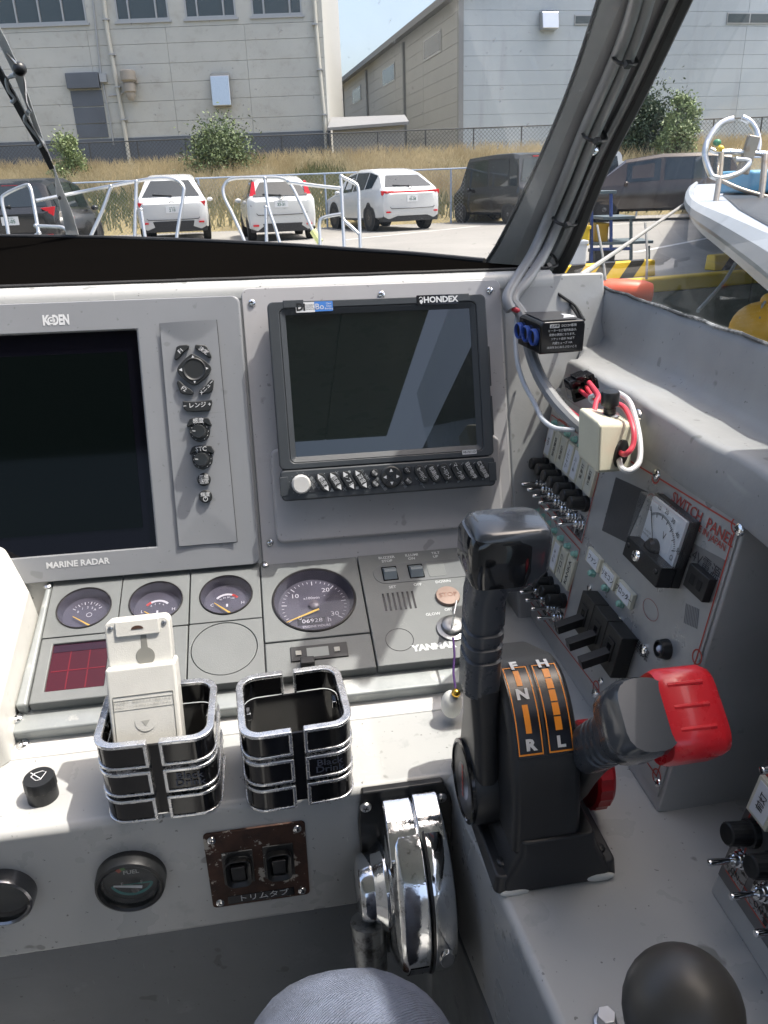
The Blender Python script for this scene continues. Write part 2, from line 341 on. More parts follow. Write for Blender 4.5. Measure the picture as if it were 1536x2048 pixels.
m = mbf(fs_, FB); m.tube([(.4105 + .0006 * math.sin(k * 2.3), 1.07 - k * .02, -.1388 + .0008 * math.sin(k * 1.7)) for k in range(58)], .0018, 6); build('window_sealant', m, mat('chipped_white_sealant', (.06, .065, .07), .6, alt=(.42, .43, .43), altlo=.5, althi=.66, alts=45), side)
x = on_x(1487, 1055, .334)
# ---- pillar between windscreen and side window
SL = [(968, 527, 1.0), (1002, 472, .965), (1075, 321, .875), (1136, 175, .79), (1194, 0, .685), (1240, -160, .60), (1290, -330, .54)]
SR = [(1127, 550, 1.0), (1160, 486, .955), (1225, 325, .875), (1301, 178, .79), (1387, 0, .685), (1465, -160, .60), (1545, -330, .54)]
def pilrow(f, off):
    out = []
    for a, b in zip(SL, SR):
        out.append(tob(at_depth(a[0] + (b[0] - a[0]) * f, a[1] + (b[1] - a[1]) * f, a[2] + (b[2] - a[2]) * f + off)))
    return smooth(out, 4)
pil, fp_ = bthing('window_pillar', 'sloping dark grey window pillar with a recessed cable channel and black edge seals', 'pillar', .35, .9, -.12)
def pilpart(name, sec, mt, sharp=30):
    rows = [pilrow(f, o) for f, o in sec]; m = mbf(fp_, FB); m.loft([[r[i] for r in rows] for i in range(len(rows[0]))], closed=True); return build(name, m, mt, pil, sharp=sharp)
pilpart('pillar_body', [(.02, .06), (.015, .012), (.045, 0), (.30, -.004), (.43, -.001), (.47, .012), (.71, .013), (.745, .001), (.80, -.001), (.86, 0), (.88, .012), (.88, .06)], mat('pillar_grey_paint', (.27, .275, .28), .42, var=.15, vs=9, bump=.3, bs=70, alt=(.2, .21, .215), altlo=.55, althi=.72, alts=8))
pilpart('edge_seal', [(.0, .02), (-.012, .004), (.0, -.001), (.02, .0), (.035, .01)], M_rubber)
pilpart('side_seal', [(.845, .015), (.85, -.003), (.9, -.005), (.985, -.002), (1.0, .004), (1.0, .04)], M_rubber)
c = pilrow(.79, -.001)[9]; 
px_ = tob(at_depth(1186, 300, .862))
screw(pil, 0, 0, 0, .0065, M_chromec, T0=T(*fp_.inv(bt(*px_))) @ RX(math.radians(75)) @ RY(math.radians(-10)))
# ---- cable bundle
cab, fcb = bthing('cable_bundle', 'bundle of grey cables strapped up the window pillar with black cable ties', 'cables', .33, .9, -.13)
cl = [(1290, -330, .52), (1297, -160, .59), (1272, 0, .672), (1232, 117, .745), (1168, 262, .83), (1128, 362, .89), (1098, 432, .928), (1066, 505, .935), (1032, 560, .89), (1014, 596, .872), (1022, 620, .868)]
def cpts(dx, dd, s=1.0): return [fcb.inv(at_depth(x + dx, y, d + dd)) for x, y, d in cl]
M_cab = mat('grey_cable_sheath', (.24, .245, .25), .35, var=.06, vs=20)
for dx, dd, n_ in ((0, -.004, 11), (24, -.001, 9), (14, .008, 9)):
    m = MB(); m.tube(cpts(dx, dd)[:n_ if n_ == 11 else 9] + ([fcb.inv(at_depth(1016 + dx * .5, 594, .876)), fcb.inv(at_depth(1032, 616, .87))] if n_ == 9 else []), .0062, 12, 6); build('cable', m, M_cab, cab)
for px, py, d in ((1243, 117, .745), (1182, 270, .832), (1123, 438, .928), (1084, 520, .955)):
    a = [fcb.inv(at_depth(px - 20, py - 14, d + .004)), fcb.inv(at_depth(px - 12, py + 4, d - .014)), fcb.inv(at_depth(px + 8, py + 12, d - .016)), fcb.inv(at_depth(px + 30, py + 10, d + .002)), fcb.inv(at_depth(px + 20, py - 10, d + .016)), fcb.inv(at_depth(px - 10, py - 18, d + .014))]
    m = MB(); m.tube(a, .0019, 6, 5, closed=True); o = build('cable_tie', m, M_black, cab)
    q = fcb.inv(at_depth(px + 12, py + 12, d - .017)); m = MB(); m.T = T(*q) @ RZ(.5) @ RX(.9); m.box(-.004, .004, -.003, .003, -.003, .003); build('tie_head', m, M_black, o, .0008)
# ---- glass
def gy(x):
    for (a, b), (c, d) in zip(base, base[1:]):
        if a <= x <= c: return b + (d - b) * (x - a) / (c - a)
    return base[0][1] if x < base[0][0] else base[-1][1]
def on_glass(px, py, off=0.):
    d = ray(px, py); d = V3((d.dot(BX), d.dot(BY), d.dot(BZ))); lo, hi = .2, 3.
    for _ in range(40):
        t = (lo + hi) / 2; q = d * t
        if q.y > gy(q.x) - 1.05 * (q.z + .118) + off: hi = t
        else: lo = t
    return bt(*(d * lo))
M_glass = glassmat('windscreen_glass', (.94, .96, .96), .10, (.8, .82, .82), .28)
M_glass2 = glassmat('side_glass', (.92, .94, .94), .025, (.8, .82, .82), .10)
ws, fw_ = bthing('windscreen', 'wide raked windscreen glass, scratched and slightly hazy', 'windscreen', 0, 1.2, -.1)
xs = [-.95, -.7, -.454, -.26, -.083, .05, .141, .22, .289, .315]
rows = [[(x, gy(x) - .004 - 1.05 * h, -.1165 + h) for x in xs] for h in (0, .15, .3, .46)]
m = mbf(fw_, FB); m.loft(rows, closed=False); build('glass_pane', m, M_glass, ws)
m = mbf(fw_, FB); m.tube([(x, gy(x) - .004, -.115) for x in xs[:-1]], .0035, 8, 4); build('bottom_seal', m, M_rubber, ws)
sw, fsw = bthing('side_window', 'clear side window pane above the wavy grey ledge', 'window', .42, .5, -.13)
R_ = pilrow(.97, .012); n_ = len(R_); far = [(.425 - .0 * k, 1.02 - (1.3) * k / (n_ - 1), -.137) for k in range(n_)]
m = mbf(fsw, FB); m.loft([[tuple(p) for p in R_[::4]], [(.415, p[1], -.139 + .0 * p[2]) if i == 0 else (.412, p[1] * 1.0 - .0, -.139) for i, p in enumerate(R_[::4])]], closed=False)
top = R_[-1]
m.add([(top[0], top[1], top[2]), (.412, top[1], -.139), (.412, -.2, -.139), (top[0], -.2, top[2])], [(0, 1, 2, 3)])
build('glass_pane', m, M_glass2, sw)
# ---- roof over the helm (outside the frame; throws the shade)
roof, fr_ = bthing('cabin_roof', 'white cabin roof with an open hatch over the helm', 'roof', 0, .2, .36)
for a in ((-1.2, .20, -.9, .47), (.415, .56, .15, .47), (.20, .415, -.9, .20), (.20, .415, .43, .47)):  # unseen panels; the hatch gap is placed to let sun onto the knee
    m = mbf(fr_, FB); m.box(a[0], a[1], a[2], a[3], .36, .40); build('roof_panel', m, M_gel, roof, .004)
m = mbf(fr_, FB); m.box(.425, .455, -.9, .50, -.139, .13); build('sun_block_wall', m, M_gel, roof, .004)  # unseen wall added to keep sun off the side shelf
cabin, fcab = bthing('cabin_shade_shell', 'grey cabin sole, aft bulkhead and port side around the helm', 'cabin', 0, 0, -1.2)
for a in ((-1.2, .6, -.95, .53, -1.25, -1.201), (-1.2, .6, -.99, -.951, -1.2, -.05), (-1.24, -1.201, -.95, .9, -1.2, -.12)): m = mbf(fcab, FB); m.box(*a); build('cabin_shade_panel', m, M_gel, cabin, .004)  # unseen panels added to cut the sky light reaching the lower dash
m = mbf(fr_, FB); m.box(-1.2, -1.16, -.8, .47, -.1, .36); build('corner_post', m, M_gel, roof, .004)
# ================================================================== RADAR DISPLAY
fr = FA.sub(-.45, -.04, 0)
rad = thing('radar_display', 'large grey marine radar display with a dark square screen and a column of black keys', 'radar')
rad.matrix_world = fr.M()
def A_(z=0): m = MB(); m.T = rel(fr, FA) @ T(0, 0, z); return m
M_rad = mat('radar_grey_plastic', (.235, .245, .26), .42, bump=.12, bs=1500, var=.04, vs=10, grime=.4)
sx1 = FA.at(272, 655, .01)[0]; sy1 = FA.at(272, 658, .01)[1]; sy0 = FA.at(313, 1094, .01)[1]
o = rrect((-.64 - .1555) / 2, -.0435, .64 - .1555, .296, .008, 6); i_ = rrect((-.57 + sx1) / 2, (sy0 + sy1) / 2, sx1 + .57, sy1 - sy0, .0015, 6)
m = A_(); m.ringp(o, i_, 0, .010); build('bezel', m, M_rad, rad, .0025, seg=3)
m = A_(); m.sheet(i_, .003); build('screen_surround', m, mat('screen_surround', (.003, .003, .006), .08, spec=.15), rad)
m = A_(); m.prism(rrect((-.56 + sx1 - .013) / 2, (sy0 + sy1) / 2, sx1 - .013 + .56, sy1 - sy0 - .045, .001), .003, .0042); build('screen', m, M_screen, rad)
def c3(x, y): return (x / 2.8444, 560 + y / 2.8444)
cp = [FA.at(*p, .01) for p in ((320, 648), (433, 641), (474, 1083), (359, 1092))]
# control panel as a shallow dished sheet
def lerp2(u, v):
    a = V3((*cp[0], 0)).lerp(V3((*cp[1], 0)), u); b = V3((*cp[3], 0)).lerp(V3((*cp[2], 0)), u); return a.lerp(b, v)
nu, nv = 24, 90; m = A_(); vs = []; Lp = abs(cp[0][1] - cp[3][1])
for j in range(nv + 1):
    for i in range(nu + 1):
        u, v = i / nu, j / nv; p = lerp2(u, v); w = (2 * u - 1) ** 2; dt = v * Lp; db = (1 - v) * Lp
        d1 = .021 * (1 - .75 * w) - dt; d2 = .034 * (1 - .9 * w) - db
        z = .0112 + .0022 + .16 * max(0, d1) - .14 * max(0, d2)*.35
        vs.append((p.x, p.y, z))
m.add(vs, [(j * (nu + 1) + i, (j + 1) * (nu + 1) + i, (j + 1) * (nu + 1) + i + 1, j * (nu + 1) + i + 1) for j in range(nv) for i in range(nu)])
cpan = build('control_panel', m, M_rad, rad, sharp=12)
m = A_(); m.prism(cp, .009, .0104, bottom=False); ctr = V3((sum(p[0] for p in cp) / 4, sum(p[1] for p in cp) / 4, 0))
build('panel_base', m, M_rad, rad)
m = A_(); g_ = [(ctr.x + (p[0] - ctr.x) * 1.018, ctr.y + (p[1] - ctr.y) * 1.006) for p in cp]; m.prism(g_, .0095, .0103); build('panel_gap', m, M_black, rad)
Z0 = .0132
M_key = mat('black_rubber_key', (.016, .018, .019), .45, bump=.15, bs=900)
def key(pts, h=.005, name='key', sm=0, c=c3, fr_=FA, z0=None, mb=A_, par=None, mt=None, bev=.0012):
    z0 = Z0 if z0 is None else z0
    p = [fr_.at(*c(*q), z0 + h) for q in pts]; p = smooth2(p, 3) if sm else p
    m = mb(); m.prism(p, z0 - .002, z0 + h); return build(name, m, mt or M_key, par or rad, bev)
key([(1002, 380), (1020, 370), (1060, 366), (1075, 370), (1073, 390), (1045, 412), (1010, 452), (993, 455), (992, 445)])
key([(1110, 365), (1165, 370), (1178, 380), (1203, 430), (1200, 445), (1185, 440), (1150, 410), (1115, 393), (1107, 385)])
key([(1008, 572), (1020, 572), (1050, 600), (1090, 625), (1100, 640), (1095, 653), (1040, 648), (1025, 640), (1006, 590)])
key([(1205, 563), (1216, 570), (1210, 625), (1195, 640), (1140, 650), (1131, 645), (1135, 625), (1170, 600), (1195, 570)])
dp = key([(1095, 420), (1150, 448), (1193, 485), (1198, 512), (1170, 555), (1125, 590), (1100, 596), (1075, 585), (1030, 550), (1009, 518), (1012, 495), (1045, 455), (1080, 425)], .006, 'direction_pad', 1, bev=.002)
cx, cy = FA.at(*c3(1105, 508), Z0 + .006)
m = A_(Z0 + .0061); m.T = m.T @ T(cx, cy, 0); m.lathe([(.0002, -.002), (.006, -.0012), (.0105, .0002), (.0115, .0009), (.0125, .0004), (.0126, -.002)], 28); build('dished_centre', m, M_key, dp)
key([(1037, 687), (1070, 690), (1110, 690), (1160, 686), (1203, 679), (1207, 700), (1195, 740), (1185, 745), (1100, 750), (1060, 745), (1045, 735)])
for cc, hood in (((1136, 863), [(1078, 790), (1110, 782), (1185, 784), (1205, 825), (1195, 832), (1165, 815), (1130, 810), (1095, 822), (1068, 838), (1060, 832)]), ((1151, 1020), [(1090, 955), (1105, 944), (1200, 942), (1220, 980), (1210, 990), (1180, 976), (1140, 970), (1105, 982), (1085, 996), (1076, 990)])):
    key(hood, .006, 'knob_hood')
    cx, cy = FA.at(*c3(*cc), Z0 + .004); m = A_(Z0); m.T = m.T @ T(cx, cy, 0); m.lathe([(.0195 * .56, -.002), (.0195 * .56, .003), (.0185 * .56, .0042), (.0135 * .5, .0045)], 32); kb = build('knob_ring', m, M_key, rad)
    m = A_(Z0); m.T = m.T @ T(cx, cy, 0); m.lathe([(.0078, .003), (.0074, .019), (.0066, .0205), (.0001, .021)], 28, fl=(2, -.05, .0068)); build('knob_cap', m, mat('knob_black', (.02, .022, .023), .3, bump=.2, bs=400), kb, sharp=25)
    m = A_(Z0 + .0047)
    for k in range(11): a = math.radians(-60 + 30 * k); m.sheet(circ(cx + .0093 * math.cos(a), cy + .0093 * math.sin(a), .00045, 8), 0)
    m.T = m.T @ T(cx, cy, .0165) @ RZ(math.radians(172)); m.box(.003, .0062, -.0004, .0004, 0, .0003)
    build('knob_marks', m, M_white, kb)
for q in ((1160, 1136), (1169, 1232)):
    cx, cy = FA.at(*c3(*q), Z0 + .004); m = A_(Z0); m.T = m.T @ T(cx, cy, 0); m.lathe([(.0072, -.002), (.0071, .0035), (.006, .0047), (.0001, .005)], 28); build('key', m, M_key, rad)
m = A_()
def rt(s, x, y, size, z=Z0 + .0053, rot=0., sx=1., bold=.02, c=c3):
    a = FA.at(*c(x, y), z); m.text(s, a[0], a[1], z, size * (.88 if size < .0085 else 1), rot, sx, bold * (.3 if size < .0085 else 1))
r_ = math.radians
rt('F1', 1028, 403, .0068, rot=r_(40)); rt('決定', 1157, 402, .0062, rot=r_(-38)); rt('F2', 1046, 620, .0068, rot=r_(-36)); rt('メニュー', 1175, 612, .0058, rot=r_(42)); rt('− レンジ +', 1122, 713, .0072, rot=r_(1))
rt('感度', 1128, 802, .0068, Z0 + .0063); rt('STC', 1144, 962, .0078, Z0 + .0063); rt('準備', 1160, 1122, .0058); rt('送信', 1161, 1148, .0058); rt('輝度', 1168, 1222, .0058)
a = FA.at(*c3(1160, 1135), Z0 + .005); m.box(a[0] - .0055, a[0] + .0055, a[1] - .0002, a[1] + .0002, Z0 + .005, Z0 + .0052)
a = FA.at(*c3(1169, 1246), Z0 + .005); z_ = Z0 + .0053
m.ringp(circ(a[0], a[1], .0026, 20), circ(a[0], a[1], .0020, 20), z_ - .0003, z_); m.box(a[0] - .0003, a[0] + .0003, a[1] + .0005, a[1] + .0032, z_, z_ + .0002)
for (x, y), rr in (((1097, 438), 0), ((1175, 503), -90), ((1107, 577), 180), ((1028, 511), 90)):
    a = FA.at(*c3(x, y), Z0 + .0063); t_ = m.T; m.T = t_ @ T(a[0], a[1], Z0 + .0064) @ RZ(r_(rr)); m.sheet([(-.0019, -.0015), (.0019, -.0015), (0, .002)], 0); m.T = t_
rt('K', 261, 232, .0142, .0104, sx=.75, bold=.04); rt('DEN', 346, 229, .0142, .0104, sx=.60, bold=.045)
a = FA.at(*c3(291, 231), .0104); m.ringp(circ(*a, .0038, 28), circ(*a, .0025, 28), .0100, .0104); m.prism(circ(*a, .0012, 20), .0100, .0104)
rt('MARINE RADAR', 443, 1612, .0092, .0104, bold=.03)
build('lettering', m, M_white, rad)
# ================================================================== MOUNTING PLATE + CHART PLOTTER
fm = FA.sub(0, -.18, 0)
plate = thing('mounting_plate', 'pale lilac-grey mounting plate screwed to the dash behind the chart plotter', 'mounting plate', fm)
M_plate = mat('pale_grey_plate', (.395, .388, .395), .38, var=.05, vs=12, alt=(.3, .29, .3), altlo=.62, althi=.8, alts=16, grime=.6)
def P_(z=0): m = MB(); m.T = rel(fm, FA) @ T(0, 0, z); return m
m = P_(); m.prism(rrect(-.006, -.045, .2945, .316, .008, 6), 0, .0035); build('plate', m, M_plate, plate, .0012)
x0, y1 = FA.at(543, 953, .010); x1 = FA.at(1008, 1055, .010)[0]; y0 = FA.at(580, 1086, .010)[1]
m = P_(); m.prism(rrect((x0 + x1) / 2, (y0 + y1 + .03) / 2, x1 - x0, y1 + .03 - y0, .009, 6), .003, .0105); build('raised_tray', m, M_plate, plate, .004, seg=4)
for px, py in ((504, 606), (763, 589), (979, 581), (540, 1085)):
    a = FA.at(px, py, .0035); screw(plate, 0, 0, 0, .0042, M_chromec, T0=rel(fm, FA) @ T(a[0], a[1], .0035))
ZH = .036; fh = FA.sub(.0, -.12, .0105)
hon = thing('chart_plotter', 'charcoal chart plotter with glossy dark screen and a silver knob in its key strip', 'chart plotter', fh)
def H_(z=0): m = MB(); m.T = rel(fh, FA) @ T(0, 0, z); return m
def h_(px, py, z=ZH): return FA.at(px, py, z)
bl = h_(568, 1005); br = h_(997, 970); tl = h_(530, 605); tr = h_(966, 585)
X0, X1 = (bl[0] + tl[0]) / 2, (tr[0] + br[0]) / 2; Y0, Y1 = (bl[1] + br[1]) / 2, (tl[1] + tr[1]) / 2
ys = (h_(560, 945)[1] + h_(990, 908)[1]) / 2
m = H_(); m.prism(rrect((X0 + X1) / 2, (Y0 + Y1) / 2, X1 - X0 - .006, Y1 - Y0 - .006, .006), .010, .028); build('case', m, M_charc, hon, .004)
s0 = h_(568, 634); s1 = h_(958, 888); s2 = h_(936, 614); s3 = h_(598, 913)
SX0, SX1 = (s0[0] + s3[0]) / 2, (s1[0] + s2[0]) / 2; SY0, SY1 = (s1[1] + s3[1]) / 2, (s0[1] + s2[1]) / 2
N6 = 6
m = H_(); m.ringp(rrect((X0 + X1) / 2, (ys + Y1) / 2, X1 - X0, Y1 - ys - .001, .006, N6), rrect((SX0 + SX1) / 2, (SY0 + SY1) / 2, SX1 - SX0 + .014, SY1 - SY0 + .014, .006, N6), .022, ZH); build('bezel', m, M_charc, hon, .0018)
m = H_(); m.ringp(rrect((SX0 + SX1) / 2, (SY0 + SY1) / 2, SX1 - SX0 + .0138, SY1 - SY0 + .0138, .006, N6), rrect((SX0 + SX1) / 2, (SY0 + SY1) / 2, SX1 - SX0 + .001, SY1 - SY0 + .001, .001, N6), .022, ZH - .0008, ZH - .004); build('inner_bezel', m, M_charc, hon, .0008)
m = H_(); m.prism(rrect((SX0 + SX1) / 2, (SY0 + SY1) / 2, SX1 - SX0 + .002, SY1 - SY0 + .002, .001), .028, ZH - .0045); build('screen', m, mat('glossy_display_glass', (.004, .007, .007), .015, spec=1.0), hon)
m = H_(); m.prism(rrect((X0 + X1) / 2, (ys + Y0) / 2, X1 - X0, ys - Y0 - .0005, .005), .020, ZH + .0008); strip = build('key_strip', m, M_charc, hon, .0022, seg=3)
a = h_(592, 993); b = h_(975, 925)
m = H_(); m.prism(rrect((X0 + X1) / 2 + .001, (ys + Y0) / 2 + .001, X1 - X0 - .028, ys - Y0 - .014, .002), ZH + .0005, ZH + .0013); build('key_field', m, mat('key_field_plastic', (.022, .025, .03), .45, bump=.2, bs=1200), strip)
for xx in (X0 + .028, X1 - .030):
    m = H_(); m.box(xx - .011, xx + .011, Y1 - .0075, Y1 + .0006, .022, ZH + .0005); build('corner_latch', m, M_charc, hon, .0006)
for xx in (X0 + .0035, X1 - .0035):
    m = H_(); m.box(xx - .0045, xx + .0045, (ys + Y0) / 2 - .011, (ys + Y0) / 2 + .010, .022, ZH + .0016); build('hinge_clip', m, M_charc, hon, .0006)
for yy in (.01, -.045): m = H_(); m.box(X1 - .001, X1 + .0022, yy - .02, yy + .024, .022, ZH - .003); build('side_catch', m, M_charc, hon, .0006)
def ch(x, y): return (560 + x / 3.4133, 900 + y / 3.4133)
ZK = ZH + .0013
def hk(x, y, z=ZK + .003): return FA.at(*ch(x, y), z)
kx, ky = hk(147, 235, ZK + .012)
m = H_(ZK); m.T = m.T @ T(kx, ky, 0); m.lathe([(.0105, 0), (.0105, .007), (.0098, .008), (.0094, .0135), (.0084, .015), (.0001, .0148)], 32, fl=(2, -.035, .0096)); build('rotary_knob', m, mat('silver_knob', (.5, .5, .49), .42, .0, bump=.2, bs=500), hon, sharp=30)
def pill(x0, y0, x1, y1, hw=.0054):
    a = V3((*hk(x0, y0), 0)); b = V3((*hk(x1, y1), 0)); d = (b - a); L_ = d.length; ang = math.atan2(d.y, d.x); c = (a + b) / 2
    m = H_(ZK); m.T = m.T @ T(c.x, c.y, 0) @ RZ(ang); m.prism(rrect(0, 0, L_ + .002, hw * 2, hw * .96, 6), -.001, .003); build('key', m, M_key, hon, .0008); return c, ang, L_
lt = H_()
def tri(mm, x, y, ang, s=.002):
    t_ = mm.T; mm.T = t_ @ T(x, y, ZK + .0033) @ RZ(ang); mm.sheet([(-s, -s * .9), (s, -s * .9), (0, s)], 0); mm.T = t_
for (q, s) in (((262, 172, 328, 272), '感度2'), ((348, 164, 414, 264), '感度1'), ((436, 157, 500, 257), 'シフト'), ((520, 148, 588, 250), '深度')):
    c, ang, L_ = pill(*q); lt.text(s, c.x, c.y, ZK + .0032, .0066, ang, .8, .0)
    for sg in (-1, 1): tri(lt, c.x + sg * math.cos(ang) * L_ * .44, c.y + sg * math.sin(ang) * L_ * .44, ang - math.pi / 2 * sg, .0028)
for (q, s) in (((938, 116, 996, 214), 'ｶｰｿﾙ|↻'), ((1022, 108, 1080, 208), '航跡|色'), ((1106, 102, 1162, 202), 'ﾉｰｽ|ｺｰｽ'), ((1190, 96, 1246, 194), 'マーク|形'), ((1274, 90, 1330, 188), '目的地|呼'), ((1356, 83, 1410, 182), '広域|詳細')):
    c, ang, L_ = pill(*q); lt.text(s, c.x, c.y, ZK + .0032, .0056, ang, .88, .0)
for x, y, s in ((646, 157, '取消'), (653, 230, '画面'), (871, 137, 'ﾒﾆｭｰ'), (877, 212, '実行')):
    a = hk(x, y); m = H_(ZK); m.T = m.T @ T(a[0], a[1], 0); m.lathe([(.0045, -.001), (.0044, .002), (.0038, .0028), (.0001, .003)], 24); build('key', m, M_key, hon)
    lt.text(s, a[0], a[1], ZK + .0032, .0036, r_(-45), .95, .0)
a = hk(761, 183); m = H_(ZK); m.T = m.T @ T(a[0], a[1], 0); m.lathe([(.0122, -.001), (.012, .002), (.0105, .0033), (.0001, .0028)], 36); dpk = build('direction_pad', m, M_key, hon)
for k in range(2): m = H_(ZK + .0031); m.T = m.T @ T(a[0], a[1], 0) @ RZ(r_(45 + 90 * k)); m.box(-.0105, .0105, -.0002, .0002, -.0004, .0004); build('pad_groove', m, M_blackg, dpk)
for k in range(4): tri(lt, a[0] + .0072 * math.cos(k * math.pi / 2), a[1] + .0072 * math.sin(k * math.pi / 2), (k - 1) * math.pi / 2, .0019)
build('lettering', lt, M_white, hon)
lt = H_()
for x, y, s, an in ((303, 163, '・', 0), (387, 157, '✕', 0), (473, 151, '●', 0), (560, 145, '○', 0), (594, 185, 'VRM', -55), (258, 245, '拡大', -55), (355, 274, '▲', 0), (441, 266, '✕', 0), (527, 260, '■', 0), (614, 254, '○', 0), (222, 205, '電源', -55), (222, 245, '輝度', -55), (690, 232, '表示/画面', -55), (845, 238, '中央', -55), (955, 222, 'ユーザー', -55), (994, 113, '5', -55), (1076, 106, '4', -55), (1160, 100, '3', -55), (1244, 94, '2', -55), (1326, 88, '1', -55), (1051, 228, '0', -55), (1136, 222, '9', -55), (1218, 215, '8', -55), (1302, 206, '7', -55), (1386, 198, '6', -55)):
    a = hk(x, y, ZK + .0002); lt.text(s, a[0], a[1], ZK + .0002, .0042 if an or s in '●■○' else .005, r_(an), 1, 0)
for k in range(12):
    an = math.radians(k * 30 + 15)
    if k not in (9,): lt.sheet(circ(kx + .0128 * math.cos(an), ky + .0128 * math.sin(an), .0004, 6), ZK + .0002)
build('key_captions', lt, mat('dim_print', (.3, .32, .33), .5), hon)
def sticker(par, base_, name, cx, cy, w, h, z, m_, rot=0): m = base_(z); m.T = m.T @ T(cx, cy, 0) @ RZ(rot); m.prism(rrect(0, 0, w, h, .0006, 3), -.0004, .0003); return build(name, m, m_, par)
def cs(x, y): return FA.at(580 + x / 3.657, 560 + y / 3.657, ZH)
a = cs(112, 200); wst = sticker(hon, H_, 'white_sticker', a[0], a[1], .0203, .0105, ZH, M_white)
m = H_(ZH + .0005); m.text('Di', a[0] - .005, a[1], 0, .0105, 0, .95, .05); 
for k, s in enumerate(('HONDEX', 'DIGITAL', 'TECHNOLOGY')): m.text(s, a[0] + .0045, a[1] + .0022 - k * .0022, 0, .0021, 0, 1.1, 0)
build('lettering', m, M_black, wst)
a = cs(246, 192); bst = sticker(hon, H_, 'blue_sticker', a[0], a[1], .0198, .0105, ZH, mat('sticker_blue', (.06, .2, .55), .35))
m = H_(ZH + .0005); m.text('Bo', a[0] - .0045, a[1] - .0004, 0, .0088, 0, 1.0, 0)
for k, s in enumerate(('Clear', 'Glass', 'Bonding')): m.text(s, a[0] + .0055, a[1] + .0028 - k * .0027, 0, .0027, 0, 1.0, 0)
build('lettering', m, M_white, bst)
a = cs(1078, 143); bd = sticker(hon, H_, 'name_badge', a[0], a[1], .0465, .0105, ZH, M_blackg)
m = H_(ZH + .0006); m.text('HONDEX', a[0] + .0035, a[1] - .0002, 0, .0088, 0, 1.02, .035)
m.tube([(a[0] - .0205, a[1] + .002, 0), (a[0] - .0185, a[1] + .0032, 0), (a[0] - .0165, a[1] + .0015, 0), (a[0] - .0180, a[1] - .001, 0), (a[0] - .0195, a[1] - .0028, 0), (a[0] - .0175, a[1] - .0042, 0)], .0004, 6, 3); m.sheet(circ(a[0] - .0183, a[1] - .0015, .0018, 12), .0001)
build('lettering', m, M_white, bd)
a = cs(1290, 16 + 0) ; a = FA.at(939, 904, ZH); st = sticker(hon, H_, 'model_label', a[0], a[1], .0165, .0048, ZH, M_white)
m = H_(ZH + .0005); m.text('HE-7311-Di', a[0], a[1], 0, .0036, 0, .85, .02); build('lettering', m, M_black, st)
# ================================================================== ENGINE INSTRUMENT PANEL
fg = FG.sub(-.05, -.1, -.0)
ins = thing('instrument_panel', 'grey engine instrument panel with round dials, tachometer, rocker switches and key switch', 'instrument panel', fg)
def G_(z=0): m = MB(); m.T = rel(fg, FG) @ T(0, 0, z); return m
M_ins = mat('instrument_grey', (.145, .155, .155), .45, bump=.25, bs=900, var=.08, vs=18, alt=(.27, .28, .27), altlo=.64, althi=.8, alts=60)
M_insd = mat('instrument_grey_dark', (.13, .14, .145), .4, bump=.2, bs=900, var=.08, vs=18)
def gp(px, py, z=0): return FG.at(px, py, z)
s0 = gp(104, 1177)[0]; s1 = gp(241, 1200)[0]; s2 = gp(379, 1200)[0]; s3 = -.0560; s4 = .0545; s5 = .1885
yt = .0655; hL = (gp(150, 1271)[1] + gp(224, 1264)[1]) / 2; hM = gp(450, 1242)[1]; hT = gp(640, 1275)[1]; yb = -.0975
m = G_(); m.prism([(-.2905, yb), (s5, yb), (s5, yt), (-.2875, yt)], -.035, -.0125); build('housing', m, M_insd, ins, .003)
m = G_(); m.prism([(-.2905, yb - .001), (s0 - .0008, yb - .001), (s0 - .0008, yt), (-.2855, yt)], -.03, .001); build('end_cap', m, MC['weathered_aluminium'], ins, .005, seg=4)
g = .0006
M_dial = mat('smoky_dial', (.055, .055, .075), .5, var=.25, vs=30)
M_gg = glassmat('gauge_glass', (.85, .83, .88), .03, (.45, .43, .52), 0, .9, .06)
M_yel = mat('yellow_needle', (.72, .46, .04), .4)
M_blackr = mat('dial_rim', (.03, .028, .03), .3)
def gauge(x0, x1, y0, y1, cx, cy, r):
    m = G_(); m.plate_hole(x0 + g, x1 - g, y0 + g, y1 - g, cx, cy, r, -.012, 0); mod = build('gauge_module', m, M_ins, ins, .0012)
    m = G_(); m.T = m.T @ T(cx, cy, 0); m.lathe([(r * 1.0, -.004), (r * 1.0, .0012), (r * .975, .0018), (r * .95, .0008), (r * .94, -.004)], 48, caps=False); build('rim', m, M_blackr, mod)
    m = G_(); m.T = m.T @ T(cx, cy, 0); m.lathe([(r * .945, .0), (r * .86, -.011), (.0001, -.0111)], 48, caps=False); build('dial', m, M_dial, mod)
    m = G_(); m.sheet(circ(cx, cy, r * .95, 48), .0004); build('glass_disc', m, M_gg, mod)
    return mod
def pol(cx, cy, r, deg): a = math.radians(deg); return cx + r * math.cos(a), cy + r * math.sin(a)
def ticks(m, cx, cy, r0, r1, d0, d1, n, w, z=-.0108, big=0):
    for k in range(n):
        d = d0 + (d1 - d0) * k / (n - 1); t_ = m.T; m.T = t_ @ T(cx, cy, z) @ RZ(math.radians(d)); q = 1 if not big or k % big == 0 else .5
        m.box(r1 - (r1 - r0) * q, r1, -w * (q + .3) / 2, w * (q + .3) / 2, 0, .0002); m.T = t_
def needle(mod, cx, cy, x0, y0, x1, y1, w=.0011):
    a = math.atan2(y1 - y0, x1 - x0); L_ = math.hypot(x1 - x0, y1 - y0); m = G_(); m.T = m.T @ T(x0, y0, -.0085) @ RZ(a); m.prism([(0, -w), (L_, -w * .35), (L_, w * .35), (0, w)], 0, .0006); build('needle', m, M_yel, mod)
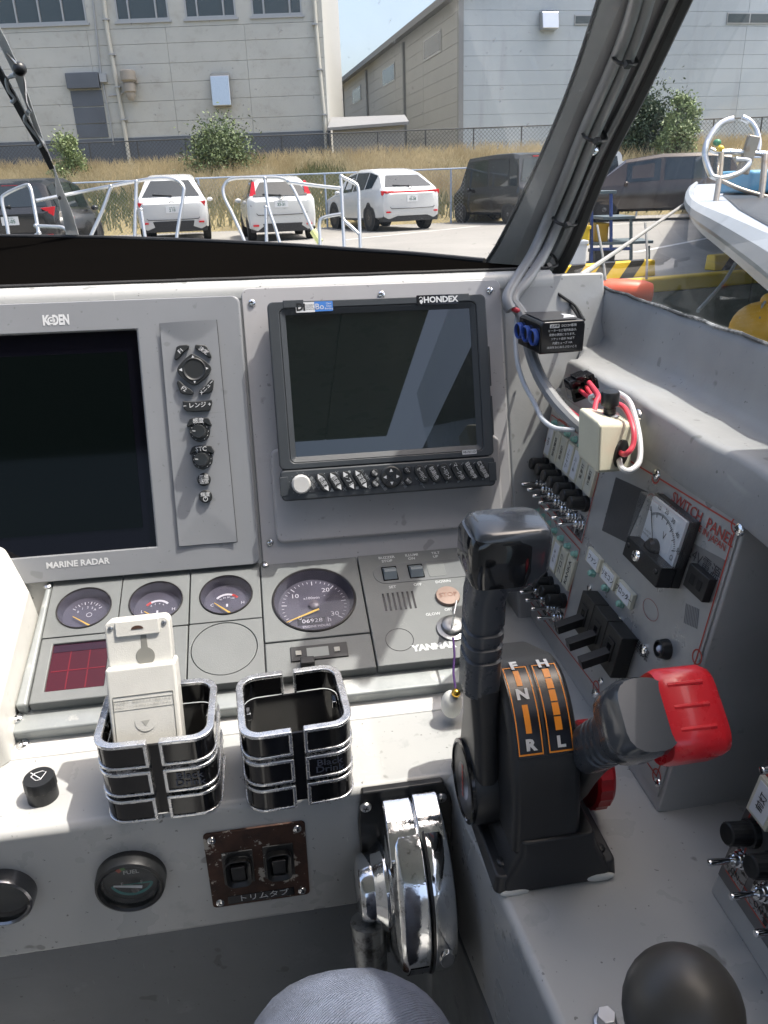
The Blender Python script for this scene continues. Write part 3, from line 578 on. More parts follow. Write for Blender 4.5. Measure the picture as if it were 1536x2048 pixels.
r_s = .0283
gs_ = [(FG.at(168, 1217, 0), s0, s1), (FG.at(312, 1201, 0), s1, s2), (FG.at(452, 1189, 0), s2, s3)]
cyS = sum(c[0][1] for c in gs_) / 3
for k, ((cx, cy), a, b) in enumerate(gs_):
    cy = cyS; mod = gauge(a, b, hL if k < 2 else hM, yt, cx, cy, r_s); m = G_()
    if k == 0:
        ticks(m, cx, cy, .014, .0175, 148, 30, 11, .0006, big=2)
        for s, d in (('0', 150), ('1', 118), ('2', 88), ('3', 60), ('A', 38)): x, y = pol(cx, cy - .001, .0105, d); m.text(s, x, y, -.0106, .0042)
        m.ringp(circ(cx + .003, cy - .001, .003, 16), circ(cx + .003, cy - .001, .0025, 16), -.0108, -.0106)
        needle(mod, cx, cy, *gp(193, 1250), *gp(142, 1223))
    else:
        c1 = [pol(cx, cy - .006, .0155, d) for d in range(140, 35, -6)]; c2 = [pol(cx, cy - .006, .0135, d) for d in range(35, 146, 6)]
        n = len(c1)
        for i in range(3, n - 1): pass
        ticks(m, cx, cy - .004, .0125, .0150, 135, 45, 9, .0022); m.text('L' if k == 1 else 'C', cx - .016, cy - .004, -.0106, .0055); m.text('H', cx + .017, cy - .004, -.0106, .0055)
        for s, d in zip(('0', '2', '4', '6') if k == 1 else ('40', '60', '80', '100'), (130, 105, 80, 55)): x, y = pol(cx, cy - .005, .0105, d); m.text(s, x, y, -.0106, .0032)
        m2 = G_(); ticks(m2, cx, cy - .004, .0125, .0152, *( (138, 128, 2) if k == 1 else (58, 42, 3)), .0028, z=-.0106); build('red_mark', m2, mat('red_mark', (.5, .04, .03), .5), mod)
        if k == 1: needle(mod, cx, cy, *gp(320, 1232), *gp(286, 1213))
        else: needle(mod, cx, cy, *gp(464, 1219), *gp(427, 1196))
        m.box(cx - .001, cx + .001, cy - .008, cy - .004, -.0108, -.0106)
    build('lettering', m, M_white, mod)
# tachometer
mod = gauge(s3, s4, hT, yt - .003, 0, .0, .0453); m = G_()
ticks(m, 0, 0, .030, .0355, 216, -36, 31, .0007, big=5)
for s, d in (('0', 219), ('10', 142), ('20', 55), ('30', -34)): x, y = pol(0, .0, .0255, d); m.text(s, x + (.003 if s == '0' else 0), y, -.0106, .0085, 0, 1.1)
m.text('x100min', -.002, .011, -.0106, .0052); m.text('-1', .0125, .013, -.0106, .003); m.text('ENGINE HOURS', .0, -.029, -.0106, .0042); m.text('h', .0145, -.0215, -.0106, .009)
m.text('06928', -.004, -.0215, -.0104, .0075, 0, 1.2)
build('lettering', m, M_white, mod)
m = G_(); m.prism([(-.020, -.026), (.010, -.026), (.010, -.017), (-.020, -.017)], -.0112, -.0107); build('hour_counter', m, M_blackg, mod)
needle(mod, 0, 0, *gp(638, 1208), *gp(570, 1236), .0013)
m = G_(); m.T = m.T @ T(0, 0, -.011); m.lathe([(.006, 0), (.0058, .003), (.004, .0042), (.0001, .0043)], 24); build('needle_hub', m, mat('hub_grey', (.12, .11, .12), .4), mod)
# lower blank modules
m = G_(); m.plate_hole(s2 + g, s3 - g, yb, hM - g, (s2 + s3) / 2 - .002, (yb + hM) / 2 + .004, .0335, -.012, .0); mod = build('blank_module', m, M_ins, ins, .0012)
m = G_(); m.prism(circ((s2 + s3) / 2 - .002, (yb + hM) / 2 + .004, .0328, 40), -.012, -.0003); build('blanking_disc', m, M_ins, mod, .0004)
m = G_(); m.box(s1 + g, s2 - g, yb, hL - g, -.012, 0); build('blank_module', m, M_ins, ins, .0012)
rx0, ry1 = gp(106, 1288); rx1, ry0 = gp(250, 1366); rx0 = gp(98, 1330)[0]
o_ = [(s0 + g, yb), (s1 + .03, yb), (s1 + .03, hL - g), (s0 + g, hL - g)]
m = G_(); 
def grid4(x0, x1, y0, y1, n=6): return [(x0, y0), (x1, y0), (x1, y1), (x0, y1)]
m.ringp(grid4(s0 + g, s1 - g, yb, hL - g), grid4(rx0, s1 - .006, ry0, ry1), -.012, 0); mod = build('warning_module', m, M_ins, ins, .0012)
m = G_(); m.box(rx0, s1 - .006, ry0, ry1, -.014, -.0025); wl = build('warning_window', m, mat('dark_red_lens', (.045, .001, .004), .12), mod)
m = G_()
for k in range(1, 3): x = rx0 + (s1 - .006 - rx0) * k / 3; m.box(x - .0006, x + .0006, ry0 + .002, ry1 - .009, -.003, -.0023)
m.box(rx0 + .002, s1 - .008, (ry0 + ry1) / 2 - .005, (ry0 + ry1) / 2 - .0038, -.003, -.0023); build('lens_divider', m, mat('red_lens_light', (.12, .003, .008), .25), wl)
m = G_(); m.box(rx0 + .001, s1 - .007, ry1 - .010, ry1 - .0005, -.003, -.0022); build('lens_band', m, mat('lens_dark', (.02, .003, .01), .15), wl)
# clock module
m = G_(); m.box(s3 + g, s4 - g, yb, hT - g, -.012, -.0005); mod = build('clock_module', m, M_ins, ins, .0012)
q = [gp(*p) for p in ((580, 1297), (693, 1283), (697, 1312), (582, 1325))]; xa, xb, ya, yb_ = q[0][0], q[1][0], (q[2][1] + q[3][1]) / 2, (q[0][1] + q[1][1]) / 2
m = G_(); m.box(xa, xb, ya, yb_, -.001, .0012); ck = build('clock_frame', m, M_black, mod, .0006)
m = G_(); m.box(xa + .0165, xb - .0195, ya + .003, yb_ - .0035, .001, .0014); build('clock_display', m, mat('lcd_grey', (.23, .25, .24), .3), ck)
for x in (xa + .008, xb - .011): m = G_(); m.box(x - .003, x + .003, (ya + yb_) / 2 - .003, (ya + yb_) / 2 + .003, .001, .0024); build('clock_button', m, mat('button_grey', (.36, .36, .33), .5), ck, .0005)
m = G_(); m.box((xa + xb) / 2 - .020, (xa + xb) / 2 - .006, ya - .009, ya - .0005, 0, .008); build('clock_bracket', m, M_black, mod, .001)
# right hand module
m = G_(); m.box(s4 + g, s5, yb, yt, -.012, .0005); mod = build('switch_module', m, M_ins, ins, .0012)
ca, cb_ = gp(765, 1152), gp(905, 1135); cyy = (ca[1] + cb_[1]) / 2
m = G_(); m.prism(rrect((ca[0] - .010 + s5 - .004) / 2, cyy, s5 - .004 - ca[0] + .010, .029, .0144, 8), .0004, .0012); build('switch_recess', m, M_insd, mod, .0006)
for (px, py) in ((779, 1146), (831, 1141)):
    c_ = gp(px, py); m = G_(.0012); m.T = m.T @ T(c_[0], cyy, 0); m.box(-.0085, .0085, -.0105, .0105, -.001, .0004); o = build('rocker_switch', m, M_blackg, mod)
    m = G_(.0012); m.T = m.T @ T(c_[0], cyy, 0); m.add([(-.0075, -.0095, 0), (.0075, -.0095, 0), (.0075, .0095, 0), (-.0075, .0095, 0), (-.007, -.003, .007), (.007, -.003, .007), (.007, .0005, .0072), (-.007, .0005, .0072)], [(0, 1, 5, 4), (4, 5, 6, 7), (7, 6, 2, 3), (1, 2, 6, 5), (0, 4, 7, 3)]); build('rocker', m, mat('rocker_grey', (.15, .18, .2), .35), o, .0006)
c_ = gp(872, 1140); m = G_(.001); m.prism(rrect(c_[0], cyy, .020, .022, .003), 0, .0006); build('blanking_plate', m, M_ins, mod, .0004)
for k in range(7):
    x = gp(768, 1200)[0] + k * .0054; m = G_(); m.box(x - .0011, x + .0011, gp(790, 1221)[1], gp(790, 1186)[1], .0004, .0009); build('speaker_slot', m, M_blackg, mod)
c_ = gp(896, 1190, .004); m = G_(); m.T = m.T @ T(c_[0], c_[1], 0); m.lathe([(.0135, 0), (.0135, .003), (.0128, .0042), (.0001, .0048)], 32); sb_ = build('stop_button', m, mat('copper_button', (.27, .19, .155), .45, .2, var=.1, vs=60), mod)
m = G_(.0050); m.text('STOP', c_[0], c_[1], 0, .0085, .0, 1.0); build('lettering', m, mat('copper_print', (.25, .12, .08), .5), sb_)
c_ = gp(904, 1258); kx_, ky_ = c_; m = G_(); m.T = m.T @ T(c_[0], c_[1], 0); m.lathe([(.017, 0), (.0165, .003), (.012, .004), (.0115, .009), (.009, .0105), (.004, .0105), (.0001, .010)], 32); kb = build('key_switch', m, mat('dull_key_metal', (.30, .30, .30), .35, .9), mod)
m = G_(.010); m.T = m.T @ T(c_[0], c_[1], 0) @ RZ(1.2); m.box(-.0075, .0075, -.001, .001, 0, .008); m.prism(rrect(0, 0, .019, .002, .0009), .008, .026); build('key', m, M_chrome, kb, .0008)
c_ = gp(799, 1280); m = G_(); m.ringp(circ(*c_, .0148, 36), circ(*c_, .0142, 36), .0004, .0008); build('round_groove', m, M_blackg, mod)
m = G_()
def gt(s, px, py, size, bold=.02, sx=1., rot=0): a = gp(px, py); m.text(s, a[0], a[1], .0008, size, rot, sx, bold)
gt('BUZZER', 773, 1116, .0052); gt('STOP', 774, 1123, .0052); gt('ILLUMI', 823, 1111, .0052); gt('ON', 823, 1118, .0052); gt('TILT', 871, 1107, .0052); gt('UP', 871, 1114, .0052); gt('SET', 785, 1175, .0052); gt('OFF', 835, 1170, .0052); gt('DOWN', 886, 1164, .0052); gt('GLOW', 866, 1229, .0052); gt('OFF', 897, 1220, .0052); gt('YANMAR', 868, 1294, .0105, .06, 1.05)
build('lettering', m, mat('pale_print', (.55, .57, .57), .5), mod)
for px, py in ((96, 1174), (531, 1130)): a = gp(px, py); screw(ins, 0, 0, 0, .0042, M_steel, T0=rel(fg, FG) @ T(a[0], a[1], .0008))
# lucky charm on the key
fch = Frame(on_z(905, 1425, -.497), BX, BY)
chm = thing('lucky_charm', 'small white figure charm with a gold bell hanging from the key by a purple cord', 'charm', fch)
cc = lambda px, py, d: fch.inv(at_depth(px, py, d))
m = MB(); q = cc(903, 1408, .745); m.sphere(q, .013, 16, 12, (.8, .8, 1.15)); build('white_figure', m, M_whitep, chm)
m = MB(); q = cc(912, 1386, .735); m.sphere(q, .0045, 12, 8); build('gold_bell', m, mat('gold', (.75, .45, .08), .25, 1.), chm)
m = MB(); m.tube([cc(906, 1275, .775), cc(909, 1310, .765), cc(907, 1345, .752), cc(911, 1380, .736), cc(906, 1396, .74)], .0012, 6, 5); build('purple_cord', m, mat('purple_cord', (.06, .02, .12), .8), chm)
# ================================================================== CUP HOLDERS
M_hblack = mat('cup_black', (.006, .006, .007), .1, spec=.6)
M_hchr = mat('flaked_chrome', (.74, .75, .76), .24, .9, alt=(.34, .34, .33), altlo=.62, althi=.7, alts=260, rvar=.1, vs=60)
def cupholder(cx, cy, w, d, rz, label):
    f = Frame(bt(cx, cy, -.502), BX * math.cos(rz) + BY * math.sin(rz), BY * math.cos(rz) - BX * math.sin(rz))
    t = thing('cup_holder', label, 'cup holder', f, 'black and chrome cup holders')
    gp_ = .0055; zz = ((.0, .024), (.0285, .0525), (.057, .081)); R0 = .017
    def path(gap, ww, dd, r, side):
        pts = [p for p in rrect(0, 0, ww, dd, r, 6)]
        # right half (+x) or left half (-x), open at the middles of front and back
        P = sorted([p for p in pts if p[0] * side > 0], key=lambda p: math.atan2(p[1], p[0] * side))
        return [(gap * side, -dd / 2)] + P + [(gap * side, dd / 2)]
    for (z0, z1) in zz:
        for sd in (-1, 1):
            o = path(gp_, w, d, R0, sd); i = path(gp_, w - .007, d - .007, R0 - .003, sd)
            def strip_(a, b, z0, z1):
                m = MB(); n = len(a); m.add([(x, y, z0) for x, y in a] + [(x, y, z1) for x, y in a] + [(x, y, z1) for x, y in b] + [(x, y, z0) for x, y in b],
                    [(k * n + j, k * n + j + 1, (k + 1) % 4 * n + j + 1, (k + 1) % 4 * n + j) for k in range(4) for j in range(n - 1)] + [(0, n, 2 * n, 3 * n), (n - 1, 4 * n - 1, 3 * n - 1, 2 * n - 1)]); return m
            pn = build('band', strip_(o, i, z0 + .001, z1 - .001), M_hblack, t, .0015)
            o2 = path(gp_ - .0006, w + .0024, d + .0024, R0 + .001, sd); i2 = path(gp_ - .0006, w - .0105, d - .0105, R0 - .005, sd); o3 = path(gp_ + .002, w - .002, d - .002, R0, sd)
            hgt = .0030
            build('chrome_edge', strip_(o2, i2, z1 - hgt, z1 + .0004), M_hchr, pn, .0009); build('chrome_edge', strip_(o2, i2 if 0 else o3, z0 - .0002, z0 + .0024), M_hchr, pn, .0007)
            for yy in (-d / 2 - .0012,):
                m = MB(); m.box(*sorted((sd * (gp_ - .0008), sd * (gp_ + .0022))), yy, yy + .005, z0, z1); build('chrome_end', m, M_hchr, pn, .0007)
                m = MB(); m.box(*sorted((sd * (gp_ - .0008), sd * (gp_ + .0016))), d / 2 - .004, d / 2 + .0012, z0, z1); build('chrome_end', m, M_hchr, pn, .0007)
    # inner sleeve
    a = rrect(0, 0, w - .0078, d - .0078, R0 - .004, 6); b = rrect(0, 0, w - .0115, d - .0115, R0 - .006, 6)
    m = MB(); m.ringp(a, b, .003, .058); build('inner_sleeve', m, M_blackg, t)
    for x in (-w / 2 + .008, w / 2 - .008):
        for y in (-d * .22, d * .2): m = MB(); m.box(x - .002, x + .002, y - .005, y + .005, .055, .062); build('grip_clip', m, M_chromec, t, .0005)
    for yy in (-d / 2 + .0035,): m = MB(); m.box(-.008, .008, yy, yy + .002, .004, .076); build('middle_web', m, M_blackg, t)
    m = MB(); m.T = T(w * .27, -d / 2 - .0002, .0405) @ RX(math.pi / 2); m.text('Black', 0, .0036, .0004, .0095, 0, 1.1, .01); m.text('Drink', .0, -.0036, .0004, .0095, 0, 1.1, .01); build('lettering', m, mat('faint_grey_print', (.07, .08, .11), .5), t)
    return t
c1h = cupholder(-.1085, .549, .094, .080, -.02, 'black and chrome cup holder holding the white remote control')
c2h = cupholder(.0045, .545, .092, .084, .05, 'empty black and chrome cup holder right of the remote control')
# remote handset, back towards the camera, standing in the first holder
e0 = on_z(290, 1490, -.415); fb0 = Frame(at_depth(292, 1350, .645), BX * .999 + BY * .03, BZ * .93 + BY * .37)
x0, yl = fb0.at(222, 1452); x1, _ = fb0.at(364, 1452); _, yt_ = fb0.at(292, 1236)
rem = thing('remote_control', 'off-white remote control standing back-out in the left cup holder', 'remote control', fb0)
wR = x1 - x0; xc = (x0 + x1) / 2; M_rem = mat('aged_white_plastic', (.60, .60, .565), .42, bump=.2, bs=900, var=.05, vs=40)
ylo = -.075; ym = fb0.at(292, 1335)[1]
m = MB(); m.prism(rrect(xc, (ym + yt_) / 2, wR * .93, yt_ - ym, .006, 6), -.022, -.003); build('upper_body', m, M_rem, rem, .002, seg=3)
m = MB(); m.prism(rrect(xc, (ylo + ym) / 2, wR, ym - ylo + .006, .003, 5), -.026, .0035); build('battery_body', m, M_rem, rem, .003, seg=3)
m = MB(); m.prism(rrect(xc, yt_ - .0075, wR * .62, .013, .0015), -.004, -.0008); build('top_clip', m, M_rem, rem, .0008)
kx2, ky2 = fb0.at(291, 1312, -.003)
m = MB(); m.prism([(kx2 + .0078 * math.cos(math.radians(a)), ky2 + .0078 * math.sin(math.radians(a))) for a in range(110, 431, 10)] + [(kx2 + .0024, ky2 + .018), (kx2 - .0024, ky2 + .018)], -.0032, -.0026); build('hanging_slot', m, mat('shadowed_plastic', (.22, .22, .2), .5), rem, .0004)
for sx_ in (-1, 1): screw(rem, xc + sx_ * wR * .38, yt_ - .006, -.003, .0022, M_steel)
m = MB(); m.T = T(xc, yt_ - .0075, -.0007); m.prism([(-.005 * math.cos(a * .314), .003 * math.sin(a * .314) - .001) for a in range(11)], 0, .0003); build('clip_slot', m, mat('slot_brown', (.06, .03, .02), .6), rem)
m = MB(); m.ringp(rrect(xc, ylo + .033, wR * .86, .055, .001, 3), rrect(xc, ylo + .033, wR * .845, .0542, .001, 3), .0034, .0040); build('battery_cover', m, MC['shadowed_plastic'], rem)
px_, py_ = fb0.at(291, 1438, .004); m = MB(); m.T = T(xc, py_ - .002, .0034); m.lathe([(.0085, .0006), (.0075, .0002), (.0001, .0001)], 28); build('thumb_dish', m, M_rem, rem)
m = MB(); m.sheet([(xc - .0035, py_ - .001), (xc + .0035, py_ - .001), (xc, py_ - .006)], .0042)
for k, s in enumerate(('停止状態で、電池ボタンをご使用ください', '内部クリーンを3回以上ご確認ください')): m.text(s, xc, fb0.at(291, 1398 + k * 9)[1], .0041, .0026, 0, 1.0)
m.ringp(rrect(xc, fb0.at(291, 1403)[1], wR * .84, .0085, .0006, 3), rrect(xc, fb0.at(291, 1403)[1], wR * .835, .0081, .0005, 3), .0036, .0039)
build('lettering', m, mat('faint_print', (.38, .38, .35), .6), rem)
# ================================================================== SMALL THINGS ON AND UNDER THE DECK
yk = tob(on_z(85, 1600, -.5)); fk = Frame(bt(yk.x, yk.y + .004, -.5), BX, BY)
wk = thing('wiper_knob', 'round black knurled knob with a white wiper symbol on the dash deck', 'knob', fk)
m = MB(); m.lathe([(.0128, 0), (.0128, .012), (.0135, .0125), (.0132, .021), (.0122, .0225), (.0001, .0228)], 48, fl=(3, -.04, .0129)); build('knob_body', m, M_black, wk, sharp=30)
m = MB(); m.T = T(0, 0, .0232) @ RZ(.15); m.add([(x, y, 0) for x, y in [(-.0065, .004), (.0035, .0065), (.0045, .0055), (.0005, -.005), (-.002, -.004), (-.0018, -.001)]], [])
wl_ = [(-.006, .001), (-.003, .0045), (.003, .0055), (.006, .0035), (.0018, -.005), (-.0018, -.0048), (-.006, .001)]
m.tube([(x, y, 0) for x, y in wl_], .0004, 4); m.tube([(-.0065, .006, 0), (.002, -.004, 0)], .0005, 4); build('wiper_symbol', m, M_white, wk)
def rgauge(px, py, r, label, txt, full=True):
    x, y = FF.at(px, py, .012); f = FF.sub(x, y)
    t = thing('round_gauge', label, 'gauge', f, 'round gauges in the dash front')
    m = MB(); m.lathe([(r, 0), (r * 1.0, .010), (r * .97, .0135), (r * .90, .0145), (r * .83, .013), (r * .80, .006), (r * .80, .0)], 48, caps=False); build('bezel', m, M_black if full else mat('dark_chrome', (.18, .18, .19), .15, 1.), t)
    m = MB(); m.lathe([(r * .82, .004), (.0001, .004)], 40, caps=False); build('dial', m, mat('gauge_dial_black', (.008, .012, .012), .4), t)
    m = MB(); m.sheet(circ(0, 0, r * .82, 40), .0105); build('glass_disc', m, glassmat('small_gauge_glass', (.95, .96, .96), .02, (.5, .5, .5)), t)
    if txt:
        m = MB(); m.text('FUEL', .001, .009, .0045, .0062, 0, 1.0, .02); m.text('E          F', 0, -.004, .0045, .005); build('lettering', m, mat('aged_print', (.4, .42, .4), .5), t)
        m = MB(); m.ringp([(.019 * math.cos(math.radians(a)), .019 * math.sin(math.radians(a))) for a in range(200, 341, 7)], [(.0172 * math.cos(math.radians(a)), .0172 * math.sin(math.radians(a)) + .001) for a in range(200, 341, 7)], .0041, .0044); build('green_arc', m, mat('teal_mark', (.03, .2, .18), .5), t)
        for a_, mt_ in ((125, (.4, .06, .03)), (112, (.06, .2, .05))):
            m = MB(); m.T = RZ(math.radians(a_)); m.box(.013, .017, -.002, .002, .0041, .0045); build('colour_mark', m, mat('mark%d' % a_, mt_, .5), t)
        m = MB(); m.T = T(.009, -.006, .0075) @ RZ(math.radians(168)); m.prism([(0, -.0014), (.024, -.0005), (.024, .0005), (0, .0014)], 0, .001); build('needle', m, M_white, t)
        m = MB(); m.T = T(0.002, -.010, .004); m.lathe([(.004, 0), (.0035, .003), (.0001, .0032)], 20); build('needle_hub', m, M_blackg, t)
    return t
rgauge(260, 1774, .0295, 'round black fuel gauge with a white needle set in the dash front', True)
rgauge(2, 1806, .0260, 'dark round gauge with a metal rim cut by the left edge of the photo', False, False)
# trim tab plate
q = [FF.at(*p, .002) for p in ((404, 1672), (608, 1641), (621, 1787), (428, 1818))]
ctr = (sum(p[0] for p in q) / 4, sum(p[1] for p in q) / 4); ft = FF.sub(*ctr)
tt = thing('trim_tab_switch_plate', 'rusty brown switch plate with two black rocker switches for the trim tabs', 'switch plate', ft)
wT = (q[1][0] - q[0][0] + q[2][0] - q[3][0]) / 2; hT_ = (q[0][1] - q[3][1] + q[1][1] - q[2][1]) / 2
M_rust = mat('rusty_plate', (.045, .018, .01), .75, alt=(.42, .38, .32), altlo=.565, althi=.59, alts=50, var=.5, vs=60, bump=.6, bs=150)
m = MB(); m.prism(rrect(0, 0, wT, hT_, .004, 5), 0, .002); build('plate', m, M_rust, tt, .0006)
for sx_ in (-1, 1):
    for sy_ in (-1, 1): screw(tt, sx_ * (wT / 2 - .007), sy_ * (hT_ / 2 - .007), .002, .0042)
for px, py in ((477, 1737), (558, 1724)):
    x, y = FF.at(px, py, .004); x -= ctr[0]; y -= ctr[1]
    m = MB(); m.T = T(x, y, .002); m.box(-.0135, .0135, -.0195, .0195, 0, .0012); o = build('rocker_switch', m, mat('worn_black_metal', (.03, .03, .03), .4, .3, alt=(.5, .5, .48), altlo=.62, althi=.66, alts=90), tt, .0008)
    m = MB(); m.T = T(x, y - .002, .003); m.ringp(rrect(0, 0, .023, .032, .007, 6), rrect(0, 0, .0135, .023, .003, 6), 0, .007, .0035); build('rubber_boot', m, M_black, o, .0012)
    m = MB(); m.T = T(x, y - .002, .003); m.add([(-.0062, -.011, 0), (.0062, -.011, 0), (.0062, .011, 0), (-.0062, .011, 0), (-.0062, -.011, .0035), (.0062, -.011, .0035), (.0062, .0, .0055), (-.0062, .0, .0055), (.0062, .011, .0085), (-.0062, .011, .0085)], [(0, 3, 2, 1), (4, 5, 6, 7), (7, 6, 8, 9), (0, 1, 5, 4), (2, 3, 9, 8), (1, 2, 8, 6, 5), (0, 4, 7, 9, 3)]); build('rocker', m, M_blackg, o, .001)
m = MB(); m.box(-.030, .030, -hT_ / 2 + .003, -hT_ / 2 + .0125, .002, .0024); lb = build('name_strip', m, M_blackg, tt)
m = MB(); m.text('トリムタブ', .002, -hT_ / 2 + .0078, .0026, .0085, 0, 1.1); build('lettering', m, M_white, lb)
# black ball knob and bolt on the side shelf
fbk = Frame(on_z(1365, 2160, -.5), BX, BY)
bk = thing('ball_lever', 'black ball-topped lever standing on the side shelf in the near right corner', 'lever', fbk)
q = fbk.inv(at_depth(1365, 2020, .345)); m = MB(); m.sphere(q, .0262, 32, 20, (1, 1, 1.08)); build('ball_knob', m, mat('ball_black', (.045, .043, .039), .42, bump=.1, bs=200), bk)
m = MB(); m.tube([(q.x, q.y, q.z - .02), (q.x * .6, q.y * .6, q.z * .4), (0, 0, 0)], .006, 14); build('lever_rod', m, M_steel, bk)
m = MB(); m.lathe([(.028, 0), (.028, .004), (.02, .012), (.008, .02)], 24); build('lever_base', m, M_rubber, bk)
q = on_z(1210, 2048, -.5); fb_ = Frame(q, BX, BY); m = MB(); m.prism(circ(0, 0, .0062, 6), .003, .010); m.lathe([(.0075, 0), (.0075, .0025), (.0055, .0032)], 20)
o = build('hex_bolt', m, M_steel, None, .0006, fb_); tag(o, 'steel hex bolt head on the side shelf beside the black ball lever', 'bolt')
# ================================================================== SHIFT AND THROTTLE CONTROL (twin lever)
ft2 = Frame(bt(.19, .44, -.5), BX, BY)
ctl = thing('throttle_control', 'black twin-lever shift and throttle control with orange scale and one red grip', 'throttle control', ft2)
M_cb = mat('control_black', (.021, .022, .024), .42, bump=.12, bs=1200, var=.1, vs=14)
M_grip = mat('grip_charcoal', (.052, .058, .068), .3, bump=.1, bs=1500, rvar=.06, vs=30)
def C_(): m = MB(); m.T = rel(ft2, FB); return m
def cx_(px, py, x): return tob(on_x(px, py, x))
# base: wide foot with sloping top, front at y ~ .386
m = C_()
def rect3(x0, x1, y0, y1, z, r=.006): return [(a, b, z) for a, b in rrect((x0 + x1) / 2, (y0 + y1) / 2, x1 - x0, y1 - y0, r, 4)]
m.loft([rect3(.1475, .2335, .3855, .53, -.4995), rect3(.148, .2325, .386, .528, -.489), rect3(.159, .2205, .389, .522, -.468), rect3(.1605, .219, .391, .52, -.455)]); build('base', m, M_cb, ctl, .002, seg=3)
# mounting wings with screws
for sx_, x in ((-1, .1515), (1, .2285)):
    m = C_(); m.loft([rect3(x - .010, x + .010, .3865, .527, -.4995, .005), rect3(x - .0085, x + .0085, .389, .525, -.484, .005)]); w_ = build('base_wing', m, M_cb, ctl, .002, seg=3)
    for yy in (.402, .505): screw(w_, 0, 0, 0, .005, M_black, T0=rel(ft2, FB) @ T(x, yy, -.4845))
for px_, a_ in ((1040, 0), (1190, 0)):
    pass
M_putty = mat('white_sealant', (.62, .62, .58), .5)
m = C_(); m.sphere((.157, .3862, -.4985), .009, 14, 8, (1.3, .25, .35)); build('sealant_blob', m, M_putty, ctl)
m = C_(); m.sphere((.2245, .3862, -.496), .009, 14, 8, (1.3, .25, .42)); build('sealant_blob', m, M_putty, ctl)
# body: arch profile in y-z extruded along x
PY, PZ = .461, -.456
arc = []; prof_ = []
R1 = .118
prof = [(.392, -.470)] + [(PY + .003 - R1 * .60 * math.cos(math.radians(a)) * (1.0), PZ - .010 + R1 * math.sin(math.radians(a))) for a in range(8, 100, 7)] + [(.53, -.375), (.535, -.42), (.53, -.47)]
XB0, XB1 = .1555, .2080
m = C_(); m.loft([[(x, y, z) for y, z in prof] for x in (XB0, XB1)]); build('body', m, M_cb, ctl, .006, seg=4)
# label strips following the arch
def archpt(a, off=0.): return (PY + .003 - (R1 * .60 + off) * math.cos(math.radians(a)), PZ - .010 + (R1 + off) * math.sin(math.radians(a)))
def band(m, x0, x1, a0, a1, off, n=10):
    m.loft([[(x, *archpt(a0 + (a1 - a0) * k / n, off)) for k in range(n + 1)] for x in (x0, x1)], closed=False)
M_or = mat('orange_print', (.80, .27, .02), .4); M_lab = mat('label_black', (.012, .013, .018), .25)
A0, A1 = 39, 86
lw = (XB1 - XB0 - .011) / 2
for k, (lx, chars) in enumerate(((XB0 + .0045, 'FNR'), (XB0 + .0065 + lw, 'HL'))):
    m = C_(); band(m, lx, lx + lw, A0, A1, .0006); lb = build('scale_label', m, M_lab, ctl)
    m = C_(); e = .0011
    for (x0, x1, a0, a1) in ((lx + e, lx + e * 1.8, A0 + 1, A1 - 1), (lx + lw - e * 1.8, lx + lw - e, A0 + 1, A1 - 1)): band(m, x0, x1, a0, a1, .0009)
    for a in (A0 + 1, A1 - 1.7): band(m, lx + e, lx + lw - e, a, a + .7, .0009, 2)
    xc = lx + lw / 2
    if k == 0:
        band(m, xc - .0022, xc + .0022, A0 + 10, A0 + 23, .001, 5); band(m, xc - .0022, xc + .0022, A0 + 33, A0 + 43, .001, 5)
    else:
        for j in range(5): a = A0 + 10 + j * 6.6; w_ = .0018 + .0005 * (j); band(m, xc - .0026, xc + .0026 , a, a + 5.9, .001, 3)
    build('orange_scale', m, M_or, lb, sharp=-30)
    m = C_()
    for ch_, a in (zip('RNF', (A0 + 5, A0 + 28, A0 + 46.5)) if k == 0 else zip('LH', (A0 + 5, A0 + 46))):
        y, z = archpt(a, .0016); y2, z2 = archpt(a + 1, .0016); d = V3((0, y2 - y, z2 - z)).normalized(); u = V3((1, 0, 0)); n_ = u.cross(d)
        M4 = Matrix((u, d, n_)).transposed().to_4x4(); M4.translation = V3((xc, y, z)); t_ = m.T; m.T = t_ @ M4; m.text(ch_, 0, 0, 0, .0108, 0, 1.15, .05); m.T = t_
    build('lettering', m, M_white, lb)
# left (shift) lever: hub disc, arm, ribbed grip, T head to the right
def axis_x(m, x): m.T = m.T @ T(x, PY, PZ) @ RY(math.radians(90)); return m
m = axis_x(C_(), .1365); m.lathe([(.030, -.001), (.0335, .001), (.0345, .004), (.0345, .020), (.030, .026)], 40); hub = build('lever_hub', m, M_cb, ctl, .001)
m = axis_x(C_(), .1355); m.lathe([(.0335, .002), (.0335, -.0005), (.031, -.0015), (.0298, -.0008), (.0296, .001)], 40, caps=False); build('hub_ring', m, M_blackg, hub)
m = axis_x(C_(), .1352); m.lathe([(.0298, .0005), (.0001, .0001)], 40, caps=False); build('hub_disc', m, mat('hub_badge_grey', (.12, .12, .13), .3, .5), hub)
m = C_(); m.T = m.T @ T(.1350, PY, PZ) @ Matrix(((0, 0, -1, 0), (-1, 0, 0, 0), (0, 1, 0, 0), (0, 0, 0, 1))) @ RZ(1.75)
for k in range(6): m.box(-.014 + k * .005, -.0105 + k * .005, -.002, .002, 0, .0002)
build('red_badge_mark', m, M_red, hub, kind='stuff')
